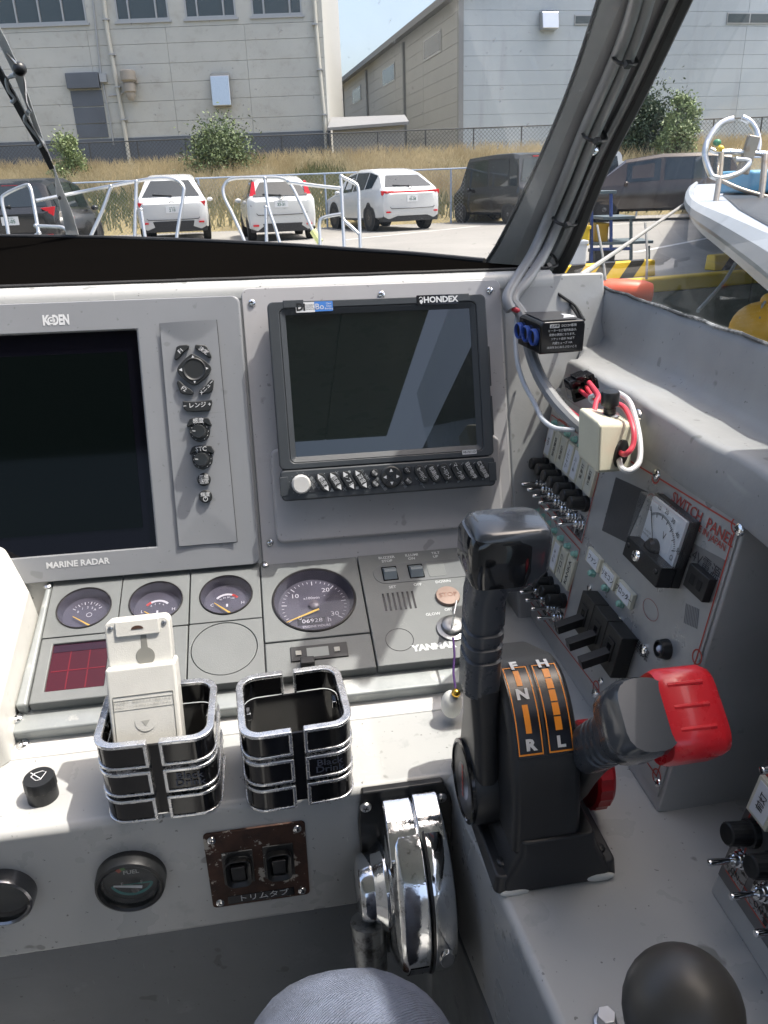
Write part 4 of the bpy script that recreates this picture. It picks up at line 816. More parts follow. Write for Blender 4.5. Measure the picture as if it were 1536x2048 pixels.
def lever(dy, dz, x0, xg, xsh, ls):
    """a lever in the y-z plane from the pivot along (dy,dz); returns part objects"""
    d = V3((0, dy, dz)).normalized(); e = V3((1, 0, 0)); f = e.cross(d); d = d * ls     # f: across the lever, in the y-z plane
    def ring(t, x, wx, wf, r=.35, n=4, of=0.):
        rr = min(wx, wf) * r; return [tuple(V3((0, PY, PZ)) + d * t + e * (x + a) + f * (b + of)) for a, b in rrect(0, 0, wx, wf, rr, n)]
    m = C_(); m.loft([ring(-.030, x0, .016, .030), ring(-.024, x0, .018, .050), ring(0, x0, .019, .060), ring(.03, x0, .019, .054), ring(.06, x0 + xsh * .1, .020, .043), ring(.09, x0 + xsh * .45, .022, .036), ring(.105, x0 + xsh * .7, .024, .034)]); arm = build('lever_arm', m, M_cb, ctl, sharp=50)
    rs = []; t = .100; g0 = x0 + xsh
    ts = [(.098, .024, .031), (.100, .027, .034), (.128, .0275, .034)]
    z = .132
    for k in range(3): ts += [(z, .0275, .034), (z + .0012, .0245, .030), (z + .0050, .0245, .030), (z + .0062, .0275, .034), (z + .0095, .0275, .034)]; z += .0125
    ts += [(z + .004, .027, .034), (.185, .027, .034), (.197, .030, .036), (.206, .036, .038)]
    m = C_(); rr_ = [ring(a, g0 + (.0 if a < .19 else (a - .19) * .45), b, c, .38) for a, b, c in ts]
    m.loft(rr_); grip = build('grip', m, M_grip, arm, sharp=24)
    return d, e, f, ring, arm, grip, g0
d, e, f, ring, arm, grip, g0 = lever(-.03, 1, .1475, 0, -.0035, .955)
m = C_(); m.loft([ring(.196, g0 + .009, .040, .034, .3), ring(.204, g0 + .0125, .050, .038, .28), ring(.212, g0 + .0135, .0545, .042, .22), ring(.238, g0 + .0135, .055, .043, .22), ring(.2435, g0 + .0135, .052, .040, .25), ring(.2455, g0 + .0135, .046, .034, .3)]); build('grip_head', m, mat('head_charcoal', (.048, .055, .065), .22, coat=.4), arm, sharp=55)
m = C_(); m.loft([ring(.202, g0 + .006, .040, .0425, .2), ring(.213, g0 + .006, .047, .0455, .22), ring(.234, g0 + .006, .047, .0455, .22), ring(.2395, g0 + .006, .0435, .0425, .3)]); build('head_cap', m, mat('head_black_gloss', (.01, .011, .013), .1, coat=.5), arm, sharp=55)
# right (throttle) lever leaning towards the driver
d, e, f, ring, arm, grip, g0 = lever(-.62, .785, .2195, 0, -.004, .80)
m = C_(); m.loft([ring(.186, g0 - .001, .028, .035, .35), ring(.194, g0 - .003, .035, .043, .38), ring(.203, g0 - .004, .038, .0485, .38), ring(.234, g0 - .004, .038, .0485, .38), ring(.243, g0 - .002, .033, .044, .38)]); build('grip_head', m, MC['head_charcoal'], arm, sharp=55)
def xring(x, t0, t1, w, r=.3):
    tc, tw = (t0 + t1) / 2, t1 - t0; rr = min(tw, w) * r
    return [tuple(V3((0, PY, PZ)) + d * (tc + a) + e * x + f * b) for a, b in rrect(0, 0, tw, w, rr, 5)]
X1 = g0 + .009
M_redg = mat('red_grip', (.72, .02, .03), .28, coat=.3, rvar=.05, vs=20)
m = C_(); m.loft([xring(X1, .197, .243, .054), xring(X1 + .004, .195, .246, .057), xring(X1 + .031, .196, .245, .056, .25), xring(X1 + .037, .199, .243, .052, .3), xring(X1 + .040, .206, .237, .044, .35)]); rg = build('red_cap', m, M_redg, arm, sharp=50)
for k in range(3):
    m = C_(); q = V3((0, PY, PZ)) + d * .2447 + f * (.014 - .0135 * k - .002); m.tube([tuple(q + e * (X1 + .005)), tuple(q + e * (X1 + .028))], .0016, 8); build('grip_rib', m, M_redg, rg)
m = C_(); m.T = m.T @ T(.236, PY - .0, PZ) @ RY(math.radians(90)); m.lathe([(.033, .0), (.036, .002), (.036, .012), (.033, .015), (.02, .016)], 48, fl=(2, -.035, .035)); build('friction_knob', m, mat('dark_red_plastic', (.33, .008, .012), .35), ctl, sharp=25)
# ================================================================== CHROME SIDE CONTROL on the dash front
fcc = Frame(bt(.1, .512, -.6), BX, BY)
chc = thing('chrome_control', 'tarnished chrome wheel-shaped engine control on a black plate at the dash front corner', 'engine control', fcc)
KS = T(-.0065, 0, .0) @ T(.1, .512, -.507) @ Matrix.Diagonal((1.0, .97, .93, 1)) @ T(-.1, -.512, .507)
def K_(): m = MB(); m.T = rel(fcc, FB) @ KS; return m
m = MB(); m.T = rel(fcc, FF); q = [FF.at(*p, .004) for p in ((722, 1580), (885, 1558), (905, 1600), (903, 1900), (735, 1900), (716, 1640))]
m.prism(q, 0, .008); bp_ = build('back_plate', m, mat('worn_black_casting', (.03, .031, .032), .3, .5, var=.3, vs=25), chc, .002)
for px, py in ((732, 1617), (883, 1598)): a = FF.at(px, py, .01); screw(bp_, 0, 0, 0, .0052, M_steel, T0=rel(fcc, FF) @ T(a[0], a[1], .008))
CY, CZ = .500, -.597
M_dchr = mat('pitted_chrome', (.80, .81, .82), .10, 1., alt=(.14, .13, .12), altlo=.56, althi=.70, alts=60, rvar=.08, vs=60, bump=.35, bs=70)
def wheel(x0, prof, n=56, cy=CY, cz=CZ, sy=1.): m = K_(); m.T = m.T @ T(x0, cy, cz) @ RY(math.radians(90)); m.lathe(prof, n); return m
build('chrome_drum', wheel(.081, [(.066, -.002), (.078, .001), (.0855, .005), (.088, .009), (.088, .0265), (.0865, .0285)]), M_dchr, chc, .0008)
build('chrome_drum', wheel(.1105, [(.0865, -.001), (.089, .001), (.089, .014), (.085, .020), (.070, .024), (.03, .026)]), mat('clean_drum_chrome', (.7, .71, .72), .07, 1., alt=(.2, .19, .18), altlo=.62, althi=.74, alts=50, bump=.15, bs=60), chc, .0008)
m = wheel(.0, [(.0895, .1095), (.0898, .1115)]); build('drum_seam', m, M_black, chc)
# angular top block
m = K_(); m.loft([[(x, y, z) for y, z in ((.512, -.507), (.492, -.504), (.468, -.514), (.452, -.530), (.455, -.56), (.512, -.56))] for x in (.0805, .106)]); build('top_block', m, M_dchr, chc, .002)
m = K_(); m.loft([[(x, y, z) for y, z in ((.512, -.505), (.494, -.502), (.470, -.511), (.4535, -.526), (.457, -.56), (.512, -.56))] for x in (.1065, .130)]); build('top_block', m, M_dchr, chc, .002)
q = K_(); screw(chc, 0, 0, 0, .0058, mat('rusty_chrome', (.5, .42, .34), .35, .9, alt=(.12, .05, .02), altlo=.5, althi=.6, alts=200), T0=rel(fcc, FB) @ T(.089, .4495, -.537) @ RX(math.radians(62)), name='bolt')
# oval recess with button on the right drum
m = K_(); m.T = m.T @ T(.121, CY - .0865, CZ - .012) @ RX(math.radians(98)); m.prism(circ(0, 0, .0075, 24, .014), -.001, .0035, circ(0, 0, .006, 24, .012)); build('oval_button', m, M_chromec, chc, .0008)
# left hub and lever stub
build('lever_hub', wheel(.0600, [(.020, -.006), (.027, -.004), (.030, 0), (.031, .008), (.036, .013), (.040, .017), (.040, .024)], 48, CY - .018, CZ + .004), M_dchr, chc, .0008)
la, lb2 = (.062, CY - .035, CZ - .02), (.064, CY - .052, CZ - .115)
m = K_(); m.tube([la, (.0625, CY - .046, CZ - .06), (.064, CY - .056, CZ - .09)], .012, 14, rr=[.016, .015, .0145, .011]); build('lever_stub', m, mat('greyed_chrome', (.38, .39, .39), .35, .8, alt=(.12, .12, .11), altlo=.5, althi=.65, alts=70, bump=.3, bs=90), chc, sharp=60)
m = K_(); m.tube([(.064, CY - .055, CZ - .088), (.0645, CY - .064, CZ - .118)], .0085, 14); build('threaded_stem', m, mat('brown_brass', (.16, .1, .05), .4, .8, bump=.5, bs=80), chc)
m = K_(); m.sphere((.0645, CY - .068, CZ - .128), .024, 20, 12, (1, 1, .8)); build('lever_knob', m, mat('brown_knob', (.04, .012, .01), .35), chc)
# scale plate on the drum
def drumpt(x, a, off): return (x, CY - (.088 + off) * math.cos(math.radians(a)), CZ + (.088 + off) * math.sin(math.radians(a)))
m = K_(); m.loft([[drumpt(x, a, .0005) for a in range(-52, -15, 4)] for x in (.0905, .1075)], closed=False); sp_ = build('scale_plate', m, mat('scale_plate_steel', (.25, .26, .29), .25, .9), chc)
m = K_()
for k in range(12):
    a = -50 + k * 2.7; m.loft([[drumpt(x, a + s_, .001) for s_ in (0, .5)] for x in (.0915, .0945)], closed=False)
m.loft([[drumpt(x, -50 + s_, .001) for s_ in range(0, 33, 4)] for x in (.0908, .0914)], closed=False)
m.add([drumpt(.0985, -46, .001), drumpt(.1035, -46, .001), drumpt(.101, -37, .001)], [(0, 1, 2)]); m.loft([[drumpt(x, a, .001) for a in (-33, -28)] for x in (.1025, .1035)], closed=False); m.loft([[drumpt(x, a, .001) for a in (-29, -28)] for x in (.0995, .1035)], closed=False)
build('scale_marks', m, M_blackg, sp_, sharp=-30, kind='stuff')
# ================================================================== THE DRIVER'S KNEE
fpn = Frame(bt(-.02, .2, -.95), BX, BY)
per = thing('person', 'seated person in pale grey-blue trousers, only the right knee in view below the dash', 'person', fpn)
kc = tob(at_depth(702, 2092, .48))
bm_pts = [(kc + V3((.0, .0, -.0)), .080), (kc + V3((-.012, -.10, .0)), .072), (kc + V3((-.03, -.24, -.01)), .082), (kc + V3((-.05, -.40, -.03)), .094), (kc + V3((.004, .028, -.10)), .060), (kc + V3((.006, .03, -.22)), .056), (kc + V3((.006, .02, -.36)), .046), (kc + V3((.006, .03, -.44)), .042)]
me = bpy.data.meshes.new('trousers'); L0 = rel(fpn, FB)
me.from_pydata([tuple(L0 @ p) for p, r in bm_pts], [(0, 1), (1, 2), (2, 3), (0, 4), (4, 5), (5, 6), (6, 7)], [])
ob = bpy.data.objects.new('trousers', me); COL.objects.link(ob); ob.parent = per
sk = ob.modifiers.new('skin', 'SKIN'); sk.use_smooth_shade = True; sk.branch_smoothing = .6
for i, (p, r) in enumerate(bm_pts): me.skin_vertices[0].data[i].radius = (r, r * .97)
me.skin_vertices[0].data[3].use_root = True
ss = ob.modifiers.new('sub', 'SUBSURF'); ss.levels = 3; ss.render_levels = 3
m_tr = mat('pale_denim', (.15, .175, .235), .92, var=.25, vs=16, alt=(.09, .10, .125), altlo=.52, althi=.68, alts=11, bump=1., bs=900)
me.materials.append(m_tr)
_t = m_tr.node_tree; _w = _t.nodes.new('ShaderNodeTexWave'); _w.inputs['Scale'].default_value = 210; _w.inputs['Distortion'].default_value = 1.5; _w.inputs['Detail'].default_value = 1
_tc = _t.nodes.new('ShaderNodeTexCoord'); _mp = _t.nodes.new('ShaderNodeMapping'); _mp.inputs['Rotation'].default_value = (.3, .2, .9); _t.links.new(_tc.outputs['Object'], _mp.inputs[0]); _t.links.new(_mp.outputs[0], _w.inputs[0])
_b = [n for n in _t.nodes if n.type == 'BUMP'][0]; _b2 = _t.nodes.new('ShaderNodeBump'); _b2.inputs['Strength'].default_value = .8; _b2.inputs['Distance'].default_value = .0012; _t.links.new(_w.outputs[1], _b2.inputs['Height']); _t.links.new(_b.outputs[0], _b2.inputs['Normal']); _t.links.new(_b2.outputs[0], _t.nodes['Principled BSDF'].inputs['Normal'])
_tx = bpy.data.textures.new('cloth_folds', 'CLOUDS'); _tx.noise_scale = .07; _d = ob.modifiers.new('folds', 'DISPLACE'); _d.texture = _tx; _d.strength = .012; _d.mid_level = .5; _d.texture_coords = 'LOCAL'
# ================================================================== STARBOARD SWITCH PANEL
M_box = mat('box_steel_grey', (.42, .42, .41), .45, .1, var=.1, vs=9, alt=(.08, .08, .075), altlo=.66, althi=.8, alts=20, aniso=(1, 1, 1), bump=.15, bs=200)
M_plt = mat('brushed_plate', (.42, .425, .42), .35, .4, var=.09, vs=14, alt=(.2, .19, .17), altlo=.62, althi=.78, alts=24, rvar=.1)
M_ivory = mat('ivory_plastic', (.60, .58, .47), .4)
M_paper = mat('white_paper', (.68, .70, .73), .7)
M_acr = glassmat('acrylic_clear', (.93, .95, .95), .03, (.6, .6, .6), 0, 1, .05)
M_led = mat('green_led', (.25, .5, .42), .15, spec=.8)
fsp = FS.sub(-.19, 0)
swp = thing('switch_panel', 'grey steel switch box with rows of toggles, a voltmeter and SWITCH PANEL lettering', 'switch panel', fsp)
def S_(z=0, par=None): m = MB(); m.T = rel(fsp, FS) @ T(0, 0, z); return m
def sp(x, y, z=0, o=(1000, 820), s=2.8657): return FS.at(o[0] + x / s, o[1] + y / s, z)
def spx(px, py, z=0): return FS.at(px, py, z)
BW = [(0, 0), (-.0165, .262), (-.392, .262), (-.370, 0)]
m = S_(); m.prism([BW[3], BW[2], BW[1], BW[0]], -.16, 0); build('steel_box', m, M_box, swp, .002)
pw = [(-.0045, .013), (-.0195, .2595), (-.386, .2595), (-.368, .013)]
m = S_(); m.prism(pw, 0, .0018); build('face_plate', m, M_plt, swp, .0006)
zr = .0021
def strip(m, pts, w, z, closed=False):
    P = [V3((a, b, 0)) for a, b in pts]; n = len(P)
    for i in range(n if closed else n - 1):
        a, b = P[i], P[(i + 1) % n]; d = (b - a).normalized() * w / 2; q = V3((-d.y, d.x, 0)); m.add([tuple(a + q - d * .6 + V3((0, 0, z))), tuple(a - q - d * .6 + V3((0, 0, z))), tuple(b - q + d * .6 + V3((0, 0, z))), tuple(b + q + d * .6 + V3((0, 0, z)))], [(0, 1, 2, 3)])
m = S_(); fr_l = [spx(*p, 0.002) for p in ((1118, 838), (1312, 953), (1473, 1051), (1394, 1314), (1313, 1552), (1192, 1374), (1099, 1253), (1043, 1180), (1062, 1010), (1087, 888))]
# inset from the plate edges, following the photographed outline
strip(m, fr_l, .0014, zr, True)
for q in (fr_l[1], fr_l[2], fr_l[3], fr_l[4], fr_l[5]):
    m.ringp(circ(q[0], q[1], .0065, 16), circ(q[0], q[1], .0052, 16), zr - .0002, zr)
blk1 = [sp(*p, .002) for p in ((305, 45), (560, 385), (470, 762), (185, 540))]; strip(m, [(-.392 + .012, .232), (blk1[1][0], .236), (blk1[2][0], blk1[2][1]), (-.372, blk1[2][1])], .0012, zr + .0003, True)
blk2 = [sp(*p, .002) for p in ((460, 800), (350, 1270))]; strip(m, [(-.374, blk2[0][1]), (blk2[0][0], blk2[0][1]), (blk2[1][0], blk2[1][1]), (-.366, blk2[1][1])], .0012, zr + .0003, True)
# clear acrylic seams
build('red_lines', m, M_red, swp, sharp=-30, kind='stuff')
lt = S_()
def st(m, s, x, y, size, z=.0024, rot=0, sx=1., bold=0., al='CENTER'): a = sp(x, y, z); m.text(s, a[0], a[1], z, size, rot, sx, bold, al)
m = S_(); st(m, 'SWITCH  PANEL', 1150, 620, .0125, sx=.98, bold=.012); st(m, 'MADE IN JAPAN', 1180, 708, .0075, sx=1.0, bold=.01)
a = sp(862, 1145, .0023); m.ringp(circ(*a, .013, 36, .0085), circ(*a, .0126, 36, .0081), .0022, .0023)
build('lettering', m, mat('faded_red_print', (.36, .06, .045), .5), swp)
m = S_(); st(m, '24V電源', 1165, 880, .0125, sx=1.0); st(m, 'ロッター魚探', 735, 1290, .0125, rot=-.0); st(m, 'レーダー', 690, 1475, .0105, rot=-1.2)
build('lettering', m, mat('handwriting_ink', (.03, .03, .035), .5), swp)
m = S_()
for k in range(9): a = sp(1060 + k * 9, 1165 + k * 4, .0022); m.T = rel(fsp, FS) @ T(a[0], a[1], 0) @ RZ(1.9); m.box(-.008, .008, -.0003, .0003, .0019, .0022); 
build('hatch_mark', m, mat('hatch_grey', (.2, .2, .2), .5), swp, kind='stuff')
# dark metal sticker and masking overlays
q = [sp(*p, .002) for p in ((665, 385), (850, 470), (725, 760), (585, 690))]; m = S_(); m.prism(q, .0018, .0023); build('dark_patch', m, mat('dark_film', (.10, .102, .105), .35, .5, bump=.2, bs=300), swp)
q = [sp(*p, .002) for p in ((1110, 765), (1290, 860), (1260, 965), (1085, 855))]; m = S_(); m.prism(q, .0018, .0021); build('label_film', m, mat('label_film', (.22, .222, .22), .4, .5), swp)
def toggle(par, x, y, MBf, tilt=.35, name='toggle_switch'):
    m = MBf(); m.T = m.T @ T(x, y, .0018); m.lathe([(.0068, 0), (.0068, .0012), (.0058, .0016), (.0056, .0042), (.0045, .0046), (.0044, .0075), (.0034, .0085)], 16); o = build(name, m, M_chromec, par, sharp=30)
    m = MBf(); m.T = m.T @ T(x, y, .008) @ RX(tilt); m.lathe([(.0016, 0), (.0022, .010), (.0027, .0175), (.0022, .0195), (.0001, .0200)], 12); build('toggle_lever', m, M_chromec, o)
    return o
def fuse(par, x, y, MBf, h=.020, r=.0072):
    m = MBf(); m.T = m.T @ T(x, y, .0018); m.lathe([(r * 1.18, 0), (r * 1.18, .0045), (r * .98, .005), (r * .98, .0065), (r, .007), (r * .95, h - .001), (r * .8, h), (r * .45, h + .0002), (.0001, h - .0004)], 40, fl=(2, -.035, r * .94)); return build('fuse_knob', m, M_black, par, sharp=25)
def tagp(par, x, y, w, h, MBf, txt, rot, paper=True, size=.0058):
    m = MBf(); m.prism(rrect(x, y, w, h, .0006, 2), .0018, .0058); o = build('name_holder', m, M_ivory, par, .0006)
    m = MBf(); m.prism(rrect(x, y, w * .74, h * (.84 if paper else .9), .0003, 2), .0057, .0062); pp = build('name_tag', m, M_paper if paper else mat('ivory_paper', (.55, .54, .45), .6), o)
    m = MBf(); m.text(txt, x, y, .0064, size, rot, .95, .015); build('lettering', m, M_black, pp); return o
def led(par, x, y, MBf, r=.0030):
    m = MBf(); m.T = m.T @ T(x, y, .0018); m.lathe([(r * 1.25, 0), (r * 1.25, .0015), (r, .002), (r, .0045), (r * .7, .006), (.0001, .0064)], 14); return build('indicator_lamp', m, M_led, par)
n1 = ('GPS', '船舶電話', '無線機', 'ワイパー', 'ホーン', '航海灯', '作業灯'); n2 = ('スパンカ', 'ビルジ', 'アンカー', '集魚灯ポンプ', 'デッキ', 'ブロワ', 'KANKA')
for row, (ta, tb, ka, kb_, ga, gb, names) in enumerate((((235, 420), (460, 650), (222, 305), (478, 520), (280, 172), (512, 400), n1), ((125, 928), (345, 1160), (120, 850), (355, 1035), (165, 690), (398, 905), n2))):
    tA, tB = sp(*ta, .003), sp(*tb, .003); kA, kB = sp(*ka, .006), sp(*kb_, .006); gA, gB = sp(*ga, .006), sp(*gb, .006)
    ty = (tA[1] + tB[1]) / 2; ky = (kA[1] + kB[1]) / 2; gyy = (gA[1] + gB[1]) / 2
    xr = (tB[0] + kB[0] + gB[0]) / 3; pit = (tB[0] - tA[0]) / 6 if row == 0 else pit
    for k in range(7):
        x = xr - pit * (6 - k)
        toggle(swp, x, ty, S_, .12 + .1 * random.random()); fuse(swp, x, ky, S_)
        m = S_(); m.prism(rrect(x, ty - .004, pit * .82, .026, .001, 2), .0018, .0022); build('switch_caption_plate', m, mat('mirror_plate', (.35, .35, .37), .12, .9, alt=(.05, .05, .05), altlo=.5, althi=.56, alts=180), swp)
        tagp(swp, x, gyy, pit * .86, .036, S_, names[k], math.pi / 2, (k in (0, 3, 4)) if row == 0 else (k in (2, 3, 4)), .0085 if names[k] in ('ブロワ', 'KANKA') else .0058)
        led(swp, x, gyy + .0225, S_)
for (x, y, s) in ((530, 858, 'ファン'), (615, 955, 'リモコン'), (708, 1055, 'プロッター')):
    a = sp(x, y, .006); tagp(swp, a[0], a[1], .0300, .0155, S_, s, 0, True, .0068)
for (x, y) in ((527, 935), (605, 1018), (690, 1110)): a = sp(x, y, .004); led(swp, a[0], a[1], S_, .0034)
for (x, y) in ((895, 370), (1370, 685), (510, 1018), (590, 1108), (680, 1205), (820, 1370), (425, 1340), (575, 1552), (542, 1622), (900, 2135)):
    a = sp(x, y, .003); screw(swp, 0, 0, 0, .0052 if x in (895, 1370, 820, 542) else .0042, M_chromec, T0=rel(fsp, FS) @ T(a[0], a[1], .0018))
# breakers
b0 = sp(470, 1040, .018); b1 = sp(705, 1300, .018); b2 = sp(610, 1525, .018)
xb0, xb1, yb1, yb0 = b0[0], b1[0], (b0[1] + b1[1]) / 2, b2[1] + .002
for k in range(3):
    w = (xb1 - xb0) / 3; x = xb0 + w * k; m = S_(); m.box(x + .0004, x + w - .0004, yb0, yb1, .0018, .018); br = build('circuit_breaker', m, mat('breaker_black', (.02, .02, .019), .5, var=.2, vs=40, bump=.2, bs=300), swp, .001)
    m = S_(); m.box(x + w * .28, x + w * .72, yb0 + .012, yb1 - .010, .0178, .0192); build('breaker_boss', m, M_black, br, .0004)
    m = S_(); m.T = m.T @ T(x + w / 2, (yb0 + yb1) / 2 - .004, .018) @ RX(.42); m.box(-w * .17, w * .17, -.0045, .0045, -.002, .0275); build('breaker_lever', m, M_black, br, .0005)
    m = S_(); m.box(x + w * .40, x + w * .60, yb1 - .024, yb1 - .015, .0191, .0196); build('breaker_window', m, M_white if k == 9 else M_blackg, br)
# voltmeter
v = [sp(*p, .022) for p in ((835, 500), (1062, 650), (955, 1030), (690, 850))]
vx0, vx1, vy1, vy0 = (v[0][0] + v[3][0]) / 2, (v[1][0] + v[2][0]) / 2, (v[0][1] + v[1][1]) / 2, (v[2][1] + v[3][1]) / 2
vx0 -= .002; vx1 -= .0105
vcx, vcy, vw, vh = (vx0 + vx1) / 2, (vy0 + vy1) / 2, vx1 - vx0, vy1 - vy0
m = S_(); m.prism(rrect(vcx, vcy, vw, vh, .001, 2), .0018, .010); vb = build('voltmeter_case', m, M_black, swp, .0008)
m = S_(); m.prism(rrect(vcx, vcy + vh * .13, vw * .9, vh * .68, .001, 2), .010, .0125); dl = build('voltmeter_dial', m, mat('dial_white', (.66, .68, .71), .5), vb)
m = S_(); m.box(vx0, vx1, vy0, vy0 + vh * .31, .010, .024); bd = build('voltmeter_band', m, M_black, vb, .0012)
screw(bd, 0, 0, 0, .0055, M_chromec, T0=rel(fsp, FS) @ T(vcx - vw * .12, vy0 + vh * .17, .024))
for sx_ in (-.4, .4): screw(bd, 0, 0, 0, .0025, M_black, T0=rel(fsp, FS) @ T(vcx + vw * sx_, vy0 + vh * .2, .024))
oc, ic = rrect(vcx, vy0 + vh * .655, vw + .002, vh * .69, .0015, 3), rrect(vcx, vy0 + vh * .655, vw - .001, vh * .655, .001, 3)
m = S_(); m.prism(oc, .006, .0235, bottom=False); build('voltmeter_cover', m, glassmat('meter_cover', (.96, .97, .97), .015, (.7, .7, .7), 0, 1, .02), vb, .0012)
hx, hy = vcx - vw * .06, vy0 + vh * .335
m = S_(); m.T = m.T @ T(hx, hy, .0125); m.lathe([(.0085, 0), (.0085, .004), (.006, .007), (.0001, .0075)], 24); build('meter_pivot', m, M_blackg, vb)
m = S_(.0128); ticks(m, hx, hy, .026, .0305, 128, 22, 31, .0005, z=0, big=5)
for s, d_ in zip(('0', '10', '20', '30', '40', '50'), (128, 106, 86, 66, 44, 22)): x, y = pol(hx, hy, .0345, d_); m.text(s, x, y, 0, .0058, math.radians(d_ - 90) * .3)
m.text('V', hx + .008, hy + .015, 0, .009); m.text('CLASS 2.5', hx - .016, hy + .008, 0, .0026); m.text('TYPE MR-65', hx - .016, hy + .0045, 0, .0026); m.text('Ω', hx + .026, hy + .004, 0, .006)
m.T = m.T @ T(hx, hy, .001) @ RZ(math.radians(124)); m.box(.006, .033, -.0003, .0003, 0, .0004); build('lettering', m, M_black, dl)
# outlet
o_ = [sp(*p, .008) for p in ((1090, 885), (1215, 965), (1160, 1092), (1048, 1010))]
ox0, ox1, oy1, oy0 = (o_[0][0] + o_[3][0]) / 2, (o_[1][0] + o_[2][0]) / 2, (o_[0][1] + o_[1][1]) / 2, (o_[2][1] + o_[3][1]) / 2
m = S_(); m.box(ox0, ox1, oy0, oy1, .0018, .009); ot = build('power_outlet', m, M_black, swp, .0008)
for k in (.32, .68): m = S_(); x = ox0 + (ox1 - ox0) * k; m.box(x - .0028, x + .0028, oy0 + .006, oy1 - .006, .0088, .0093); build('outlet_slot', m, mat('slot_black', (.002, .002, .002), .8), ot)
a = sp(930, 1370, .006); m = S_(); m.T = m.T @ T(a[0], a[1], .0018); m.lathe([(.0088, 0), (.0088, .002), (.0075, .008), (.0062, .0085), (.0058, .006), (.0001, .006)], 24); pl_ = build('pilot_lamp', m, M_black, swp)
m = S_(); m.sphere((a[0], a[1], .0078), .0034, 12, 8); build('lamp_lens', m, mat('lens_blue_white', (.5, .55, .65), .1), pl_)
# ================================================================== SECOND PANEL (near right corner)
x2, y2 = FD.at(1420, 1782); f2 = Frame(FD.w(x2, y2), BX * .0 - BY, BX * .156 + BZ * .988); f2p = f2.sub(.1, 0)
sw2 = thing('switch_panel', 'second steel switch box with toggles cut off by the right edge near the ball lever', 'switch panel', f2p)
def S2(z=0): m = MB(); m.T = rel(f2p, f2) @ T(0, 0, z); return m
m = S2(); m.prism([(0, 0), (.0, .27), (.36, .27), (.36, 0)], -.16, 0); build('steel_box', m, M_box, sw2, .002)
m = S2(); m.prism([(.002, .020), (.002, .262), (.35, .262), (.35, .020)], 0, .0018); build('face_plate', m, mat('brushed_plate_dark', (.16, .162, .165), .3, .6, var=.1, vs=14), sw2, .0006)
def q2(px, py, z=.002): return f2.at(px, py, z)
m = S2(); strip(m, [(.008, .030), (.008, .25), (.34, .25), (.34, .030)], .0014, .0021, True); strip(m, [(.016, .036), (.016, .145), (.34, .145), (.34, .036)], .0012, .0022, True); strip(m, [(.016, .155), (.016, .244), (.34, .244), (.34, .155)], .0012, .0022, True); build('red_lines', m, M_red, sw2, sharp=-30, kind='stuff')
t1 = q2(1480, 1719, .003); t2_ = q2(1516, 1771, .003); k1 = q2(1478, 1655, .008); g1 = q2(1523, 1590, .006); p2 = .0275
for k in range(6):
    toggle(sw2, t1[0] + k * p2, t1[1], S2, .12); fuse(sw2, t1[0] + k * p2, t1[1] + .0245, S2, .021, .0085)
    m = S2(); m.prism(rrect(t1[0] + k * p2, t1[1] - .006, p2 * .8, .026, .001, 2), .0018, .0022); build('switch_caption_plate', m, MC['mirror_plate'], sw2)
    m = S2(); m.text('ON', t1[0] + k * p2, t1[1] - .014, .0024, .006); build('lettering', m, M_black, sw2)
    tagp(sw2, t1[0] + k * p2 + .001, t1[1] + .0245 + .0285, p2 * .8, .030, S2, ('前灯', '予備', '水銀灯', '計器', '室内', '燃料')[k], math.pi / 2, True, .0075)
t3 = q2(1534, 1472, .003)
for k in range(4): toggle(sw2, t3[0] + .030 + k * p2, t3[1], S2, .12)
# ================================================================== 12 V SOCKET BOX
fk2 = Frame(on_z(1110, 705, -.205), BX * .93 - BY * .36, BX * .36 + BY * .93)
e = on_z(1110, 708, -.213); e = at_depth(1078, 710, .80); fk2 = Frame(e, (BX * .995 + BY * .09), BZ)
sk_ = thing('power_socket_box', 'black three-way power socket box with blue socket rims on the side ledge', 'power socket', fk2)
wS = fk2.at(1168, 700)[0]; hS = fk2.at(1080, 657)[1]; 
a_l = fk2.at(1080, 645); a_r = fk2.at(1170, 652); wS = (a_r[0] + wS) / 2; hS = a_l[1]
m = MB(); m.loft([[(0, -0, 0), (wS, 0, 0), (wS, hS * .85, 0), (wS - .002, hS, 0), (.003, hS, 0), (0, hS * .9, 0)], [(-.0, 0, -.056), (wS, 0, -.056), (wS, hS * .85, -.056), (wS - .002, hS * .98, -.054), (.004, hS * .98, -.054), (0, hS * .9, -.056)]]); build('socket_body', m, M_blackg, sk_, .002)
m = MB(); m.prism(rrect(wS / 2 + .001, -.034, wS * .9, .05, .003, 3), 0, .0003); 
t_ = MB(); t_.T = T(0, hS + .0002, 0) @ RX(math.radians(-90)) @ T(0, 0, 0); t_.prism([(.004, .006), (wS - .008, .006), (wS - .004, .05), (.006, .056)], -.0002, .0004); build('dusty_label', t_, mat('dusty_black', (.05, .05, .052), .5, alt=(.4, .4, .4), altlo=.64, althi=.7, alts=60), sk_)
t_ = MB(); t_.T = T(0, hS + .0004, 0) @ RX(math.radians(-90)); t_.prism([(wS - .020, .012), (wS - .004, .015), (wS - .006, .028), (wS - .012, .034), (wS - .014, .022)], .0002, .0007); build('torn_sticker', t_, M_white, sk_)
